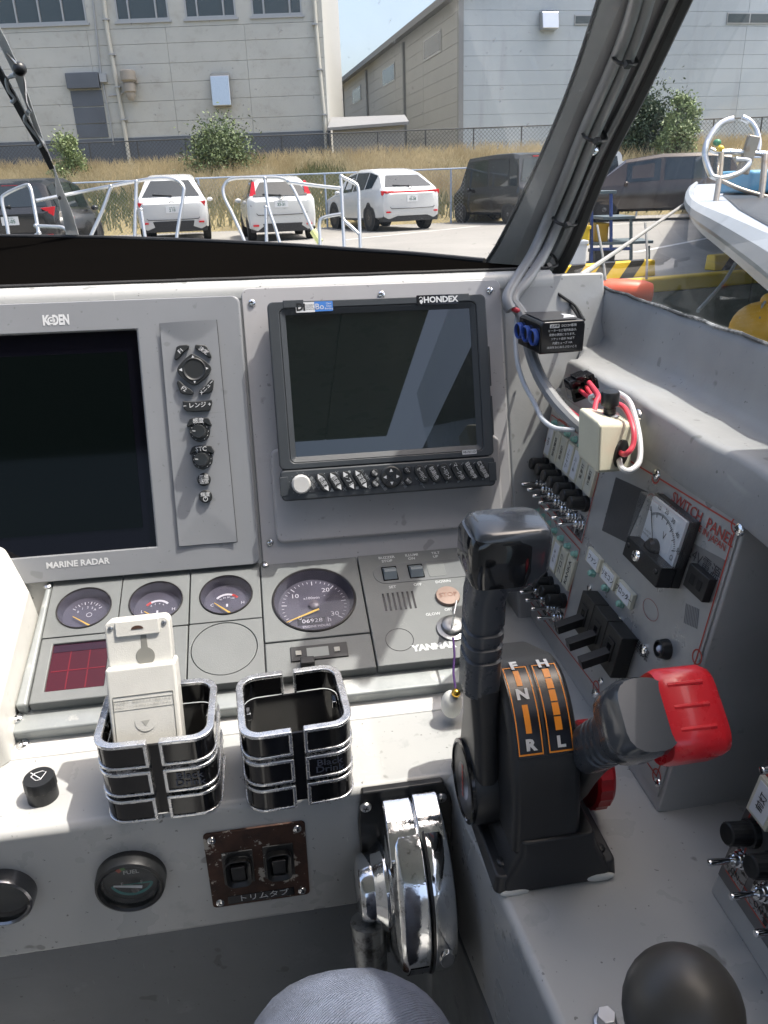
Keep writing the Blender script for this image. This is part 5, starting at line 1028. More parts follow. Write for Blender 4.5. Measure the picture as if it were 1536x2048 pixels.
for k in range(3):
    m = MB(); m.T = T(-.0005, hS * .48, -.012 - .0185 * k) @ RY(math.radians(-90)); m.lathe([(.0088, -.001), (.0088, .003), (.0075, .004), (.0068, .002), (.0066, -.0005)], 24, caps=False); sr = build('socket_rim', m, mat('blue_rim', (.03, .08, .35), .3), sk_)
    m = MB(); m.T = T(-.0008, hS * .48, -.012 - .0185 * k) @ RY(math.radians(-90)); m.lathe([(.0068, .0005), (.0001, .0004)], 20, caps=False); build('socket_bore', m, MC['slot_black'] if 'slot_black' in MC else M_blackg, sr)
m = MB(); 
m.prism(rrect(wS * .30, hS * .86, .0105, .0035, .0003, 2), 0, .0005); m.text('DC12V専用', wS * .62, hS * .86, .0005, .0034)
for k, s in enumerate(('ヒーターなど電熱製品は、', '発熱の原因になります。', 'ソケット合計 7A以下', '内蔵ヒューズ 10A', '本体を水にぬらさないこと')): m.text(s, wS * .5, hS * (.72 - .13 * k), .0005, .0030, 0, .95)
build('lettering', m, M_white, sk_)
m = MB(); m.T = T(wS * .30, hS * .86, .0007); m.text('△注意', 0, 0, 0, .003, 0, 1, .03); build('lettering', m, M_black, sk_)
m = MB(); m.tube([fk2.inv(at_depth(*p)) for p in ((1168, 640, .86), (1150, 612, .90), (1120, 590, .90), (1092, 568, .93), (1076, 578, .94), (1072, 605, .95), (1062, 612, .955))], .0018, 8, 6)
m.tube([fk2.inv(at_depth(*p)) for p in ((1166, 648, .865), (1140, 608, .905), (1112, 585, .91), (1088, 572, .935), (1079, 590, .945), (1068, 613, .955))], .0018, 8, 6)
build('power_lead', m, M_black, sk_)
# ================================================================== WIRES, JUNCTION BOX, CONNECTOR
fwz = Frame(bt(.33, .8, -.26), BX, BY)
def wire(name, pts, r, mt, label, cat, grp=None):
    c = at_depth(*pts[0]); f = Frame(c, BX, BY); m = MB(); m.tube([f.inv(at_depth(*p)) for p in pts], r, 10, 7); o = build(name, m, mt, None, 0, f); tag(o, label, cat, grp); return o
wire('thick_cable', [(1026, 606, .872), (1046, 636, .868), (1060, 700, .858), (1078, 750, .84), (1105, 795, .82), (1135, 830, .80), (1165, 858, .79), (1200, 885, .79)], .0068, M_cab, 'thick grey cable curving from the pillar foot down behind the cream box', 'cable')
wire('thin_wire', [(1040, 610, .872), (1032, 650, .872), (1033, 710, .865), (1045, 760, .855), (1068, 805, .84), (1085, 838, .82), (1110, 856, .80), (1150, 860, .79)], .0026, mat('white_wire', (.55, .58, .62), .4), 'thin white wire hanging down beside the chart plotter', 'wire')
wire('thin_wire', [(1070, 700, .885), (1082, 745, .865), (1110, 790, .84), (1135, 815, .82), (1160, 835, .80)], .0016, mat('red_wire', (.5, .03, .05), .4), 'thin red wire running along the thick grey cable', 'wire')
wire('thin_wire', [(1044, 624, .868), (1038, 622, .866), (1028, 618, .864), (1020, 612, .87)], .003, MC['red_wire'], 'short red wire showing at the foot of the cable bundle', 'wire')
# junction box: front-left face towards the camera
fj = Frame(at_depth(1192, 948, .655), (BX * .93 + BY * .37), (BZ * .99 + BX * .05))
jb = thing('junction_box', 'cream plastic junction box with a black push knob and looping red and white wires', 'junction box', fj)
fj1 = Frame(at_depth(1192, 948, .655), (BX * .80 - BY * .0 + BX * .0 + BY * .6), BZ)
jw = .056; 
# corners: front vertical edge at px 1197; left face to 1150, right face to 1262
fe = Frame(at_depth(1196, 950, .66), BX * .55 + BY * .84, BZ)          # right face
fl = Frame(at_depth(1196, 950, .66), BX * .80 - BY * .60, BZ)          # left face (runs left-forward)
jA = at_depth(1196, 950, .655); jR = at_depth(1262, 944, .705); jL = at_depth(1154, 912, .70); up = (at_depth(1200, 845, .635) - jA)
jbv = [fj.inv(p) for p in (jA, jR, jR + jL - jA, jL)]; u_ = fj.inv(fj.O + up)
m = MB(); m.loft([[tuple(p) for p in jbv], [tuple(p + u_) for p in jbv]]); build('box_body', m, mat('cream_plastic', (.66, .64, .50), .35, bump=.15, bs=300, var=.04, vs=20), jb, .0045, seg=4)
ctop = (jbv[0] + jbv[1] + jbv[2] + jbv[3]) / 4 + u_
M5 = Matrix.Translation(ctop + (jbv[1] - jbv[3]) * .06) @ u_.to_track_quat('Z', 'Y').to_matrix().to_4x4()
m = MB(); m.T = M5; m.lathe([(.0088, 0), (.0088, .0015), (.0070, .002)], 24); o = build('knob_washer', m, M_steel, jb)
m = MB(); m.T = M5; m.lathe([(.0055, .001), (.0055, .0075), (.0048, .008), (.0048, .010), (.0078, .0105), (.0080, .021), (.0070, .0225), (.0001, .023)], 28); build('push_knob', m, M_black, jb)
rf = (jbv[1] - jbv[0]); rc = (jbv[0] + jbv[1]) / 2 + u_ * .40 + rf * .12; rn = rf.cross(u_).normalized()
M6 = Matrix.Translation(rc) @ rn.to_track_quat('Z', 'Y').to_matrix().to_4x4(); m = MB(); m.T = M6; m.lathe([(.0125, -.001), (.0125, .002), (.010, .0035), (.0001, .003)], 28); build('cable_grommet', m, M_black, jb)
def jwire(pts, r, mt, nm): m = MB(); m.tube([fj.inv(at_depth(*p)) for p in pts], r, 10, 8); build(nm, m, mt, jb)
jwire([(1240, 905, .672), (1252, 908, .655), (1266, 890, .655), (1266, 855, .66), (1248, 815, .68), (1215, 802, .70), (1200, 800, .705), (1190, 780, .72)], .0024, MC['red_wire'] if 0 else mat('red_wire_pale', (.62, .06, .09), .35), 'red_wire')
jwire([(1238, 920, .672), (1245, 938, .655), (1262, 940, .655), (1279, 920, .66), (1278, 870, .67), (1262, 810, .69), (1243, 790, .70), (1225, 786, .71), (1205, 800, .72)], .0026, mat('pale_grey_wire', (.55, .56, .57), .35), 'grey_wire')
jwire([(1188, 825, .69), (1192, 805, .70), (1196, 790, .71), (1178, 765, .735)], .0024, MC['red_wire_pale'], 'red_wire')
# loose black connector
fcn = Frame(at_depth(1165, 775, .745), BX * .9 + BZ * .3, BZ * .9 - BX * .3)
cn = thing('loose_connector', 'black square connector with two red wires and a white tie hanging on the ledge', 'connector', fcn)
m = MB(); m.ringp(rrect(0, 0, .026, .022, .002, 3), rrect(0, 0, .019, .015, .0015, 3), -.012, .003); build('connector_shell', m, M_blackg, cn, .0008)
m = MB(); m.prism(rrect(0, 0, .02, .016, .001, 2), -.012, -.004); m.box(-.0135, -.0115, -.004, .004, -.01, .006); m.box(.0115, .0145, -.005, .005, -.01, .005); m.box(-.006, .006, .0105, .0135, -.01, .005); build('connector_insert', m, M_blackg, cn, .0004)
for dx in (-6, 6): m = MB(); m.tube([fcn.inv(at_depth(*p)) for p in ((1166 + dx, 777 - dx * .6, .745), (1178 + dx * .5, 790 - dx * .4, .735), (1190, 800, .72))], .0020, 10, 5); build('red_wire', m, MC['red_wire_pale'], cn)
m = MB(); m.tube([fcn.inv(at_depth(*p)) for p in ((1180, 795, .722), (1190, 791, .716), (1197, 800, .716), (1186, 804, .722))], .0022, 8, 4, closed=True); build('white_tie', m, M_white, cn)
q = FS.inv(on_x(1278, 840, .337)); 
fsc = Frame(on_x(1275, 835, .332), -BY, BZ); rsc = thing('panel_clip_screw', 'bright round screw on the ledge lip behind the cream junction box', 'screw', fsc); m = MB(); m.lathe([(.008, 0), (.008, .001), (.006, .003), (.0001, .004)], 20); build('screw_head', m, M_chromec, rsc)
# ================================================================== OUTSIDE: GROUND, QUAY, BANK
def hy_(px): return 1024 - F0 * (_g.z + _g.x * (px - 768) / F0) / _g.y
def sheet_obj(name, pts, z, m_, kind='structure', thick=None):
    mb = MB()
    if thick: mb.prism([(p[0], p[1]) for p in pts], z - thick, z)
    else: mb.sheet([(p[0], p[1]) for p in pts], z)
    return build(name, mb, m_, None, kind=kind)
M_conc = mat('quay_concrete', (.25, .24, .22), .85, var=.12, vs=.35, bump=.5, bs=12, alt=(.22, .215, .2), altlo=.52, althi=.72, alts=.25)
M_qw = mat('quay_wall_concrete', (.25, .245, .225), .9, var=.35, vs=1.5, bump=1, bs=9, alt=(.07, .075, .06), altlo=.5, althi=.7, alts=1.2)
e1, e2 = ground(1200, 566), ground(1500, 541); dq = (e2 - e1).normalized(); dq = V3((dq.x, dq.y, 0)).normalized(); nq = V3((-dq.y, dq.x, 0))
def qp(s, t, z=0): return e1 + dq * s + nq * t + V3((0, 0, z))
sheet_obj('quay_ground', [qp(-60, .0), qp(90, .0), qp(90, 130), qp(-60, 130)], 0, M_conc, thick=3.2)
sheet_obj('harbour_water', [(-120, -120), (150, -120), (150, 60), (-120, 60)], -1.9, mat('harbour_water', (.02, .035, .03), .12, bump=1, bs=2))
qw = thing('quay_wall', 'concrete quay wall with a yellow painted edge and joints', 'quay wall', Frame(qp(0, 0, -1.9), dq, nq))
fq = Frame(qp(0, 0, 0), dq, nq)
frq = Frame(qp(0, 0, -1.9), dq, nq)
for k in range(-8, 14):
    m = MB(); m.T = rel(frq, fq); m.box(k * 2.2 + .012, k * 2.2 + 2.188, -.07, -.001, -1.0, -.16); build('concrete_block', m, M_qw, qw, .01)
    m = MB(); m.T = rel(frq, fq); m.box(k * 2.2 + .008, k * 2.2 + 2.192, -.035, -.001, -2.6, -1.01); build('concrete_block', m, M_qw, qw, .01)
M_yel2 = mat('yellow_kerb_paint', (.62, .42, .02), .6, var=.1, vs=3, alt=(.35, .3, .18), altlo=.62, althi=.75, alts=4, bump=.3, bs=30)
for k in range(-8, 14): m = MB(); m.T = rel(frq, fq); m.box(k * 2.2 + .008, k * 2.2 + 2.192, -.10, .09, -.155, .015); build('yellow_edge', m, M_yel2, qw, .03, seg=3)
M_blk = mat('kerb_black_paint', (.02, .02, .02), .6, var=.3, vs=5)
for n_, (sa, sb) in enumerate(((-2.2, .95), (1.85, 4.6), (-5.9, -3.0))):
    f = fq.sub((sa + sb) / 2, .32); t = thing('wheel_stop', ('yellow and black striped kerb block nearest the trolley', 'yellow and black striped kerb block beside the moored bow', 'yellow and black striped kerb block hidden low behind the pillar')[n_], 'kerb block', f, 'striped kerb blocks on the quay edge')
    L_ = sb - sa; m = MB(); m.loft([[(-L_ / 2, -.10, 0), (-L_ / 2, .10, 0), (-L_ / 2, .08, .19), (-L_ / 2, -.07, .19)], [(L_ / 2, -.10, 0), (L_ / 2, .10, 0), (L_ / 2, .08, .19), (L_ / 2, -.07, .19)]]); build('block', m, M_yel2, t, .015)
    s = -L_ / 2 + .1
    while s < L_ / 2 - .3:
        m = MB(); z0 = .003
        def fp_(s_, h): return (s_, -.10 + .03 * h / .19 - .003, h)
        m.add([fp_(s, z0), fp_(s + .2, z0), fp_(s + .37, .19), fp_(s + .17, .19), (s + .17, -.073, .193), (s + .37, -.073, .193), (s + .47, .08, .193), (s + .27, .08, .193)], [(0, 1, 2, 3), (4, 5, 6, 7)]); build('black_stripe', m, M_blk, t, sharp=-30); s += .42
# painted bay lines on the quay
M_wl = mat('road_paint', (.62, .62, .60), .7, alt=(.4, .39, .36), altlo=.5, althi=.65, alts=3)
for (a, b) in (((1270, 505), (1450, 470)), ((1150, 455), (1400, 437)), ((690, 480), (960, 452))):
    A, B = ground(*a), ground(*b); d_ = (B - A).normalized(); n_ = V3((-d_.y, d_.x, 0)) * .06; m = MB(); m.sheet([(A + n_).to_2d(), (B + n_).to_2d(), (B - n_).to_2d(), (A - n_).to_2d()], .004); build('bay_line', m, M_wl, None, kind='structure')
# bank
YB0, YB1, ZB = 27.2, 34.5, 1.85
def bankz(x, y):
    t = max(0, min(1, (y - YB0) / (YB1 - YB0))); return ZB * (t ** .8) + .18 * noise.noise(V3((x * .35, y * .5, 0))) * t
M_soil = mat('bank_soil', (.22, .18, .09), .95, var=.4, vs=1.2, bump=1, bs=8)
m = MB(); nx, ny = 120, 12; vs = []
for j in range(ny + 1):
    y = YB0 + (YB1 + 1.5 - YB0) * j / ny
    for i in range(nx + 1): x = -45 + 110 * i / nx; vs.append((x, y, bankz(x, y)))
m.add(vs, [(j * (nx + 1) + i, j * (nx + 1) + i + 1, (j + 1) * (nx + 1) + i + 1, (j + 1) * (nx + 1) + i) for j in range(ny) for i in range(nx)])
build('grass_bank', m, M_soil, None, kind='structure')
m = MB(); m.box(-80, 110, YB1 + 1.4, 120, -.5, ZB - .02); build('upper_ground', m, M_soil, None, kind='structure')
# grass blades
def grassmat(name, a, b, c):
    mt = mat(name, a, .9, alt=b, altlo=.45, althi=.62, alts=.7, var=.35, vs=6); return mt
def blades(name, n, mt, cond, h0, h1, w):
    m = MB(); R_ = random.Random(len(name)); vs = []; fs = []
    for _ in range(n):
        x = R_.uniform(-26, 40); y = YB0 + .1 + (YB1 + 1.1 - YB0) * R_.random() ** .8
        if not cond(x, y): continue
        z = bankz(x, y) - .02; h = R_.uniform(h0, h1); a = R_.uniform(-.9, .9); l = R_.gauss(0, .35) * h; ww = w * R_.uniform(.6, 1.3); dx, dy = math.cos(a) * ww, math.sin(a) * ww; i = len(vs)
        vs += [(x - dx, y - dy, z), (x + dx, y + dy, z), (x + l * .4 + dx * .7, y - .1 * h, z + h * .6), (x + l * .4 - dx * .7, y - .1 * h, z + h * .6), (x + l, y - .25 * h, z + h)]; fs += [(i, i + 1, i + 2, i + 3), (i + 3, i + 2, i + 4)]
    m.v = vs; m.f = fs; return build(name, m, mt, None, kind='stuff', sharp=-80)
dryn = lambda x, y: noise.noise(V3((x * .22, y * .35, 4)))
blades('dry_grass', 60000, grassmat('dry_grass_straw', (.66, .57, .38), (.48, .39, .23), 0), lambda x, y: dryn(x, y) + (y - 30.6) * .16 > -.05, .45, 1.0, .022)
blades('green_grass', 42000, grassmat('green_grass_blades', (.17, .2, .09), (.40, .36, .2), 0), lambda x, y: dryn(x, y) + (y - 30.6) * .16 < .15, .2, .6, .026)
# ------------------------------------------------------------------ buildings
M_b1 = mat('cream_wall_panel', (.46, .465, .44), .7, var=.05, vs=.6, alt=(.34, .335, .30), altlo=.52, althi=.8, alts=1.6, aniso=(1, 1, .10))
M_b1d = mat('slate_base_panel', (.10, .115, .14), .6, var=.12, vs=.6)
M_win = mat('far_window_glass', (.03, .045, .055), .12, spec=.7)
M_alu = mat('window_frame_alu', (.38, .39, .40), .4, .3)
M_dk = mat('panel_joint', (.42, .42, .40), .8)
Y1 = 40.
def o1p(px, py): p = out_y(px, py, Y1); return p.x, p.z
xe = (o1p(668, 300)[0] + o1p(640, 100)[0]) / 2; f1 = Frame((xe - 15, Y1, ZB), (1, 0, 0), (0, 0, 1)); x0 = xe - 42; x0p = x0
b1 = thing('warehouse', 'cream panelled warehouse with a slate blue base band and upper windows', 'warehouse', f1)
def B1(): m = MB(); m.T = f1.M().inverted() ; return m
zt = o1p(300, 270)[1]
m = B1(); m.box(x0, xe, Y1 + .10, Y1 + 25, ZB - .1, 24); build('core', m, M_dk, b1)
zl = [o1p(300, y)[1] for y in (272, 236, 198, 160, 118, 84)]; 
def b1z(px, py): return o1p(px, py)[1]
rows_ = [b1z(500, 267), b1z(500, 236), b1z(500, 195), b1z(500, 158), b1z(500, 120), b1z(500, 80), b1z(500, 48)]
wins = [((3, 47), 175, -300), ((236, 337), 0, 0)]
def w1(px, y=40): return o1p(px, y)[0]
WN = [(w1(-60), w1(174)), (w1(234), w1(339)), (w1(372), w1(473)), (w1(505), w1(605))]
zw0 = (b1z(100, 46) + b1z(500, 36)) / 2; zw1 = zw0 + 3.1
px_cols = [x0] + [x0 + (xe - x0) * k / 12 for k in range(1, 12)] + [xe]
for j, (za, zb) in enumerate(zip(rows_, rows_[1:])):
    for i in range(12):
        if px_cols[i + 1] < w1(-260): continue
        m = B1(); m.box(px_cols[i] + .005, px_cols[i + 1] - .005, Y1, Y1 + .1, za + .006, zb - .006); build('wall_panel', m, M_b1, b1, .006)
m = B1(); m.box(x0, xe, Y1, Y1 + .1, zw1, 24); build('wall_panel', m, M_b1, b1)
ed = [x0] + [v_ for p in WN for v_ in p] + [xe]
for k in range(0, len(ed), 2):
    if ed[k + 1] > ed[k]: m = B1(); m.box(ed[k] + .004, ed[k + 1] - .004, Y1, Y1 + .1, rows_[-1] + .008, zw1); build('wall_panel', m, M_b1, b1)
for k, (a, b) in enumerate(WN):
    if zw0 > rows_[-1]: m = B1(); m.box(a, b, Y1, Y1 + .1, rows_[-1] + .008, zw0); build('wall_panel', m, M_b1, b1)
    m = B1(); m.box(a, b, Y1 + .02, Y1 + .06, zw0, zw1); fr_w = None
    n_ = 3 if k else 5; cuts = [a + (b - a) * t for t in ((0, .24, .76, 1) if k else (0, .2, .4, .6, .8, 1))]
    m = B1(); m.box(a, b, Y1 - .02, Y1 + .09, zw0, zw0 + .09); m.box(a, a + .07, Y1 - .02, Y1 + .09, zw0 + .09, zw1); m.box(b - .07, b, Y1 - .02, Y1 + .09, zw0 + .09, zw1)
    for c_ in cuts[1:-1]: m.box(c_ - .035, c_ + .035, Y1 - .02, Y1 + .09, zw0 + .09, zw1)
    wf = build('window', m, M_alu, b1)
    for c0, c1 in zip(cuts, cuts[1:]): m = B1(); m.box(c0 + .05, c1 - .05, Y1 + .03, Y1 + .05, zw0 + .09, zw1); build('pane', m, M_win, wf)
    m = B1(); m.box(a - .1, b + .1, Y1 - .07, Y1 - .001, zw0 - .09, zw0); build('sill', m, M_alu, wf)
m = B1(); m.box(x0, xe, Y1 - .05, Y1 + .1, ZB - .1, rows_[0]); build('base_band', m, M_b1d, b1)
# door / blue column of panels
xa, xb = o1p(148, 250)[0], o1p(212, 250)[0]
za, zb_ = b1z(180, 285), b1z(180, 178)
for k, (p0, p1) in enumerate(((277, 248), (248, 214), (214, 180))): m = B1(); m.box(xa + .1, xb + .05, Y1 - .04, Y1 - .001, b1z(180, p0) + .02, b1z(180, p1) - .02); build('blue_panel', m, M_b1d, b1, .01)
m = B1(); m.box(o1p(138, 180)[0], o1p(203, 180)[0], Y1 - .25, Y1 - .001, b1z(170, 178), b1z(170, 146)); build('blue_hood', m, M_b1d, b1, .03)
m = B1(); m.box(o1p(203, 165)[0], o1p(216, 165)[0], Y1 - .2, Y1 - .001, b1z(210, 165), b1z(210, 148)); build('junction_box', m, M_alu, b1)
def pipe(pts, r, yo, nm='downpipe', mt=None):
    m = B1(); m.tube([(o1p(*p)[0], Y1 - yo, o1p(*p)[1]) for p in pts], r, 8); return build(nm, m, mt or mat('cream_pipe', (.5, .49, .44), .5), b1)
pipe([(203, -60), (216, 60), (232, 150), (247, 235), (262, 330)], .09, .14); 
for p in ((213, 40), (226, 110), (237, 175), (249, 240)): c_ = o1p(*p); m = B1(); m.box(c_[0] - .14, c_[0] + .14, Y1 - .25, Y1 - .001, c_[1] - .03, c_[1] + .03); build('pipe_bracket', m, M_alu, b1)
pipe([(625, -60), (633, 60), (641, 150), (649, 235), (654, 315)], .08, .14)
for p in ((630, 50), (640, 140), (648, 230)): c_ = o1p(*p); m = B1(); m.box(c_[0] - .13, c_[0] + .13, Y1 - .25, Y1 - .001, c_[1] - .03, c_[1] + .03); build('pipe_bracket', m, M_alu, b1)
pipe([(180, -60), (193, 60), (203, 150), (222, 245), (228, 290)], .035, .06, 'conduit', M_alu)
pipe([(218, 192), (243, 189), (252, 180), (252, 160)], .03, .1, 'conduit', M_alu)
c_ = o1p(260, 150); m = B1(); m.T = m.T @ T(c_[0], Y1 - .35, c_[1] - .75); m.lathe([(.12, -.3), (.2, -.15), (.2, 0), (.26, .05), (.26, .35), (.2, .4), (.34, .5), (.34, .85), (.28, .9)], 16); m.box(-.3, .3, .2, .34, .4, .6); build('flood_lamp', m, mat('lamp_beige', (.32, .29, .25), .5), b1)
c_ = o1p(443, 176); m = B1(); m.loft([[(c_[0] - .42, Y1, c_[1] - .75), (c_[0] + .42, Y1, c_[1] - .75), (c_[0] + .42, Y1, c_[1] + .62), (c_[0] - .42, Y1, c_[1] + .62)], [(c_[0] - .42, Y1 - .4, c_[1] - .75), (c_[0] + .42, Y1 - .4, c_[1] - .75), (c_[0] + .42, Y1 - .3, c_[1] + .45), (c_[0] - .42, Y1 - .3, c_[1] + .45)]]); build('vent_hood', m, M_steel, b1, .03)
# second warehouse
cr = out_y(920, 290, 45.5); ds = ground(395, 391.5) ; dsd = ray(395, 391.5); dsd = V3((dsd.x, dsd.y, 0)).normalized(); dfr = V3((dsd.y, -dsd.x, 0))
f2w = Frame((cr.x, cr.y, ZB), dfr, dsd)       # local x along front to the right, y back along the side
b2 = thing('warehouse', 'large pale blue-grey warehouse with a long side wall behind the bank on the right', 'warehouse', f2w)
def on_plane(px, py, P, n): d = ray(px, py); return CAM + d * ((P - CAM).dot(n) / d.dot(n))
def sd2(px, py): q = f2w.inv(on_plane(px, py, f2w.O, dfr)); return q.y, q.z      # side wall: distance back, height
def fr2(px, py): q = f2w.inv(on_plane(px, py, f2w.O, dsd)); return q.x, q.z
ze = sd2(905, 0)[1]; Ls = min(sd2(662, 290)[0] * 1.15, 90)
M_b2 = mat('pale_blue_panel', (.39, .445, .495), .6, var=.04, vs=.5, alt=(.31, .345, .39), altlo=.54, althi=.8, alts=1.4, aniso=(1, 1, .08))
M_b2s = mat('grey_beige_panel', (.27, .265, .25), .7, var=.06, vs=.3)
m = MB(); m.box(.1, 60, .1, Ls, -.5, ze - .05); build('core', m, M_dk, b2)
m = MB(); m.loft([[(0, y, ze - .03), (0, y, ze + .03), (18, y, ze + 4.6), (60, y, ze + 4.6), (60, y, ze - .03)] for y in (0.12, Ls)]); build('gable', m, M_b2, b2)
m = MB(); m.loft([[(-.7, y, ze - .22), (-.7, y, ze + .12), (18, y, ze + 5.0), (18, y, ze + 4.7)] for y in (-.4, Ls)]); build('roof', m, mat('dark_roof_edge', (.12, .125, .13), .5), b2)
nrow = 12
for j in range(nrow):
    za, zb = ze * j / nrow, ze * (j + 1) / nrow
    for i, (xa, xb) in enumerate(((0.02, 8.2), (8.2, 16.4), (16.4, 24.6), (24.6, 33))): m = MB(); m.box(xa + .01, xb - .01, 0, .1, za + .006, zb - .006); build('front_panel', m, M_b2 if j else mat('blue_base_panel', (.2, .23, .28), .6), b2)
    n_ = 7
    for i in range(n_):
        ya, yb_ = .12 + (Ls - .12) * i / n_, .12 + (Ls - .12) * (i + 1) / n_; m = MB(); m.box(0, .1, ya + .02, yb_ - .02, za + .008, zb - .008); build('side_panel', m, M_b2s if 0 else mat('grey_side_panel', (.34, .35, .35), .65, var=.06, vs=.3), b2)
m = MB(); m.box(-.12, .14, -.12, .13, 0, ze); build('corner_trim', m, mat('grey_trim', (.2, .21, .22), .5), b2)
for px in (812, 738, 690): y_ = sd2(px, 250)[0]; m = MB(); m.box(-.16, -.005, y_ - .12, y_ + .12, 0, ze - .3); build('downpipe', m, MC['grey_trim'], b2)
for (x0_, y0_, x1_, y1_) in ((848, 84, 883, 99), (766, 142, 790, 158), (706, 182, 722, 198), (668, 212, 678, 224)):
    a, b = sd2(x0_, (y0_ + y1_) / 2 + 8), sd2(x1_, (y0_ + y1_) / 2 - 8); ya, yb_ = sorted((a[0], b[0])); zc = (a[1] + b[1]) / 2
    m = MB(); m.box(-.05, -.003, ya, yb_, zc - .55, zc + .55); w_ = build('window', m, M_alu, b2); m = MB(); m.box(-.06, -.045, ya + .1, yb_ - .1, zc - .45, zc + .45); build('pane', m, M_win, w_)
for (xa, ya, xb, yb_) in ((1148, 30, 1186, 50), (1452, 26, 1545, 48)):
    a, b = fr2(xa, yb_), fr2(xb, ya); m = MB(); m.box(a[0], b[0], -.06, -.003, a[1], b[1]); w_ = build('window', m, M_alu, b2)
    n_ = 1 if xb < 1200 else 2
    for k in range(n_): w0 = a[0] + (b[0] - a[0]) * k / n_; w1_ = a[0] + (b[0] - a[0]) * (k + 1) / n_; m = MB(); m.box(w0 + .05, w1_ - .05, -.08, -.055, a[1] + .06, b[1] - .06); build('pane', m, M_win, w_)
a = fr2(1095, 42); m = MB(); m.loft([[(a[0] - .45, 0, a[1] - .45), (a[0] + .45, 0, a[1] - .45), (a[0] + .45, 0, a[1] + .45), (a[0] - .45, 0, a[1] + .45)], [(a[0] - .45, -.5, a[1] - .4), (a[0] + .45, -.5, a[1] - .4), (a[0] + .45, -.35, a[1] + .35), (a[0] - .45, -.35, a[1] + .35)]]); build('vent_hood', m, M_steel, b2, .04)
# small shed between
pa, pb = out_y(665, 262, 38.), out_y(808, 235, 38.); fsd = Frame((pa.x, 38., ZB), (1, 0, 0), (0, 1, 0))
shd = thing('shed', 'low grey lean-to shed between the two warehouses', 'shed', fsd); wS_ = pb.x - pa.x
m = MB(); m.loft([[(0, 0, 0), (0, 0, pa.z - ZB), (0, 4, pb.z - ZB + .2), (0, 4, 0)], [(wS_, 0, 0), (wS_, 0, pb.z - ZB - .3), (wS_, 4, pb.z - ZB + .2), (wS_, 4, 0)]]); build('wall', m, mat('shed_grey', (.30, .30, .29), .7), shd)
m = MB(); m.loft([[(-.2, -.3, pa.z - ZB), (-.2, -.3, pa.z - ZB + .12), (-.2, 4, pb.z - ZB + .42), (-.2, 4, pb.z - ZB + .3)], [(wS_ + .2, -.3, pb.z - ZB - .3), (wS_ + .2, -.3, pb.z - ZB - .18), (wS_ + .2, 4, pb.z - ZB + .42), (wS_ + .2, 4, pb.z - ZB + .3)]]); build('roof', m, mat('shed_roof', (.22, .22, .22), .6), shd)
for k in range(14): m = MB(); x = wS_ * (k + .5) / 14; m.box(x - .04, x + .04, -.03, -.001, .05, 1.7); build('wall_rib', m, MC['shed_grey'], shd)
# ------------------------------------------------------------------ fences
def fence(name, label, y, px0, px1, step, z0, h, mt_post, mt_mesh, rp, rail=True, meshstep=.35, zf=None):
    a, b = out_y(px0, 330, y), out_y(px1, 330, y); f = Frame((a.x, y, z0), (1, 0, 0), (0, 1, 0)); t = thing(name, label, 'fence', f); L_ = b.x - a.x
    n = int(L_ / step) + 1
    for k in range(n + 1): m = MB(); m.tube([(k * step, 0, 0), (k * step, 0, h)], rp, 8); build('post', m, mt_post, t)
    for zz in ((h,) if rail == 1 else (h, h * .5, .05)): m = MB(); m.tube([(0, 0, zz), (n * step, 0, zz)], rp * .8, 8); build('rail', m, mt_post, t)
    m = MB(); s = meshstep; r = .004 if mt_mesh is M_alu else .009
    k = -int(h / s)
    while k * s < n * step:
        for sg in (1, -1):
            p0 = (k * s, 0, 0 if sg > 0 else h); p1 = (k * s + h, 0, h if sg > 0 else 0)
            if p0[0] >= 0 and p1[0] <= n * step: m.add([(p0[0] - r, 0, p0[2]), (p0[0] + r, 0, p0[2]), (p1[0] + r, 0, p1[2]), (p1[0] - r, 0, p1[2])], [(0, 1, 2, 3)])
        k += 1
    build('wire_mesh', m, mt_mesh, t, sharp=-30, kind='stuff')
    return t
M_bf = mat('blue_grey_fence_paint', (.30, .36, .45), .5)
M_df = mat('dark_fence', (.05, .055, .06), .6)
fence('chain_link_fence', 'pale blue-grey chain link fence along the back of the quay behind the cars', 26.6, -250, 1600, 2.0, 0, 1.62, M_bf, M_alu, .03, 1, .12)
fence('mesh_fence', 'dark mesh fence on top of the grassy bank before the warehouses', 35.6, -200, 1700, 2.0, ZB - .3, 1.75, M_df, M_df, .03, 1, .16)
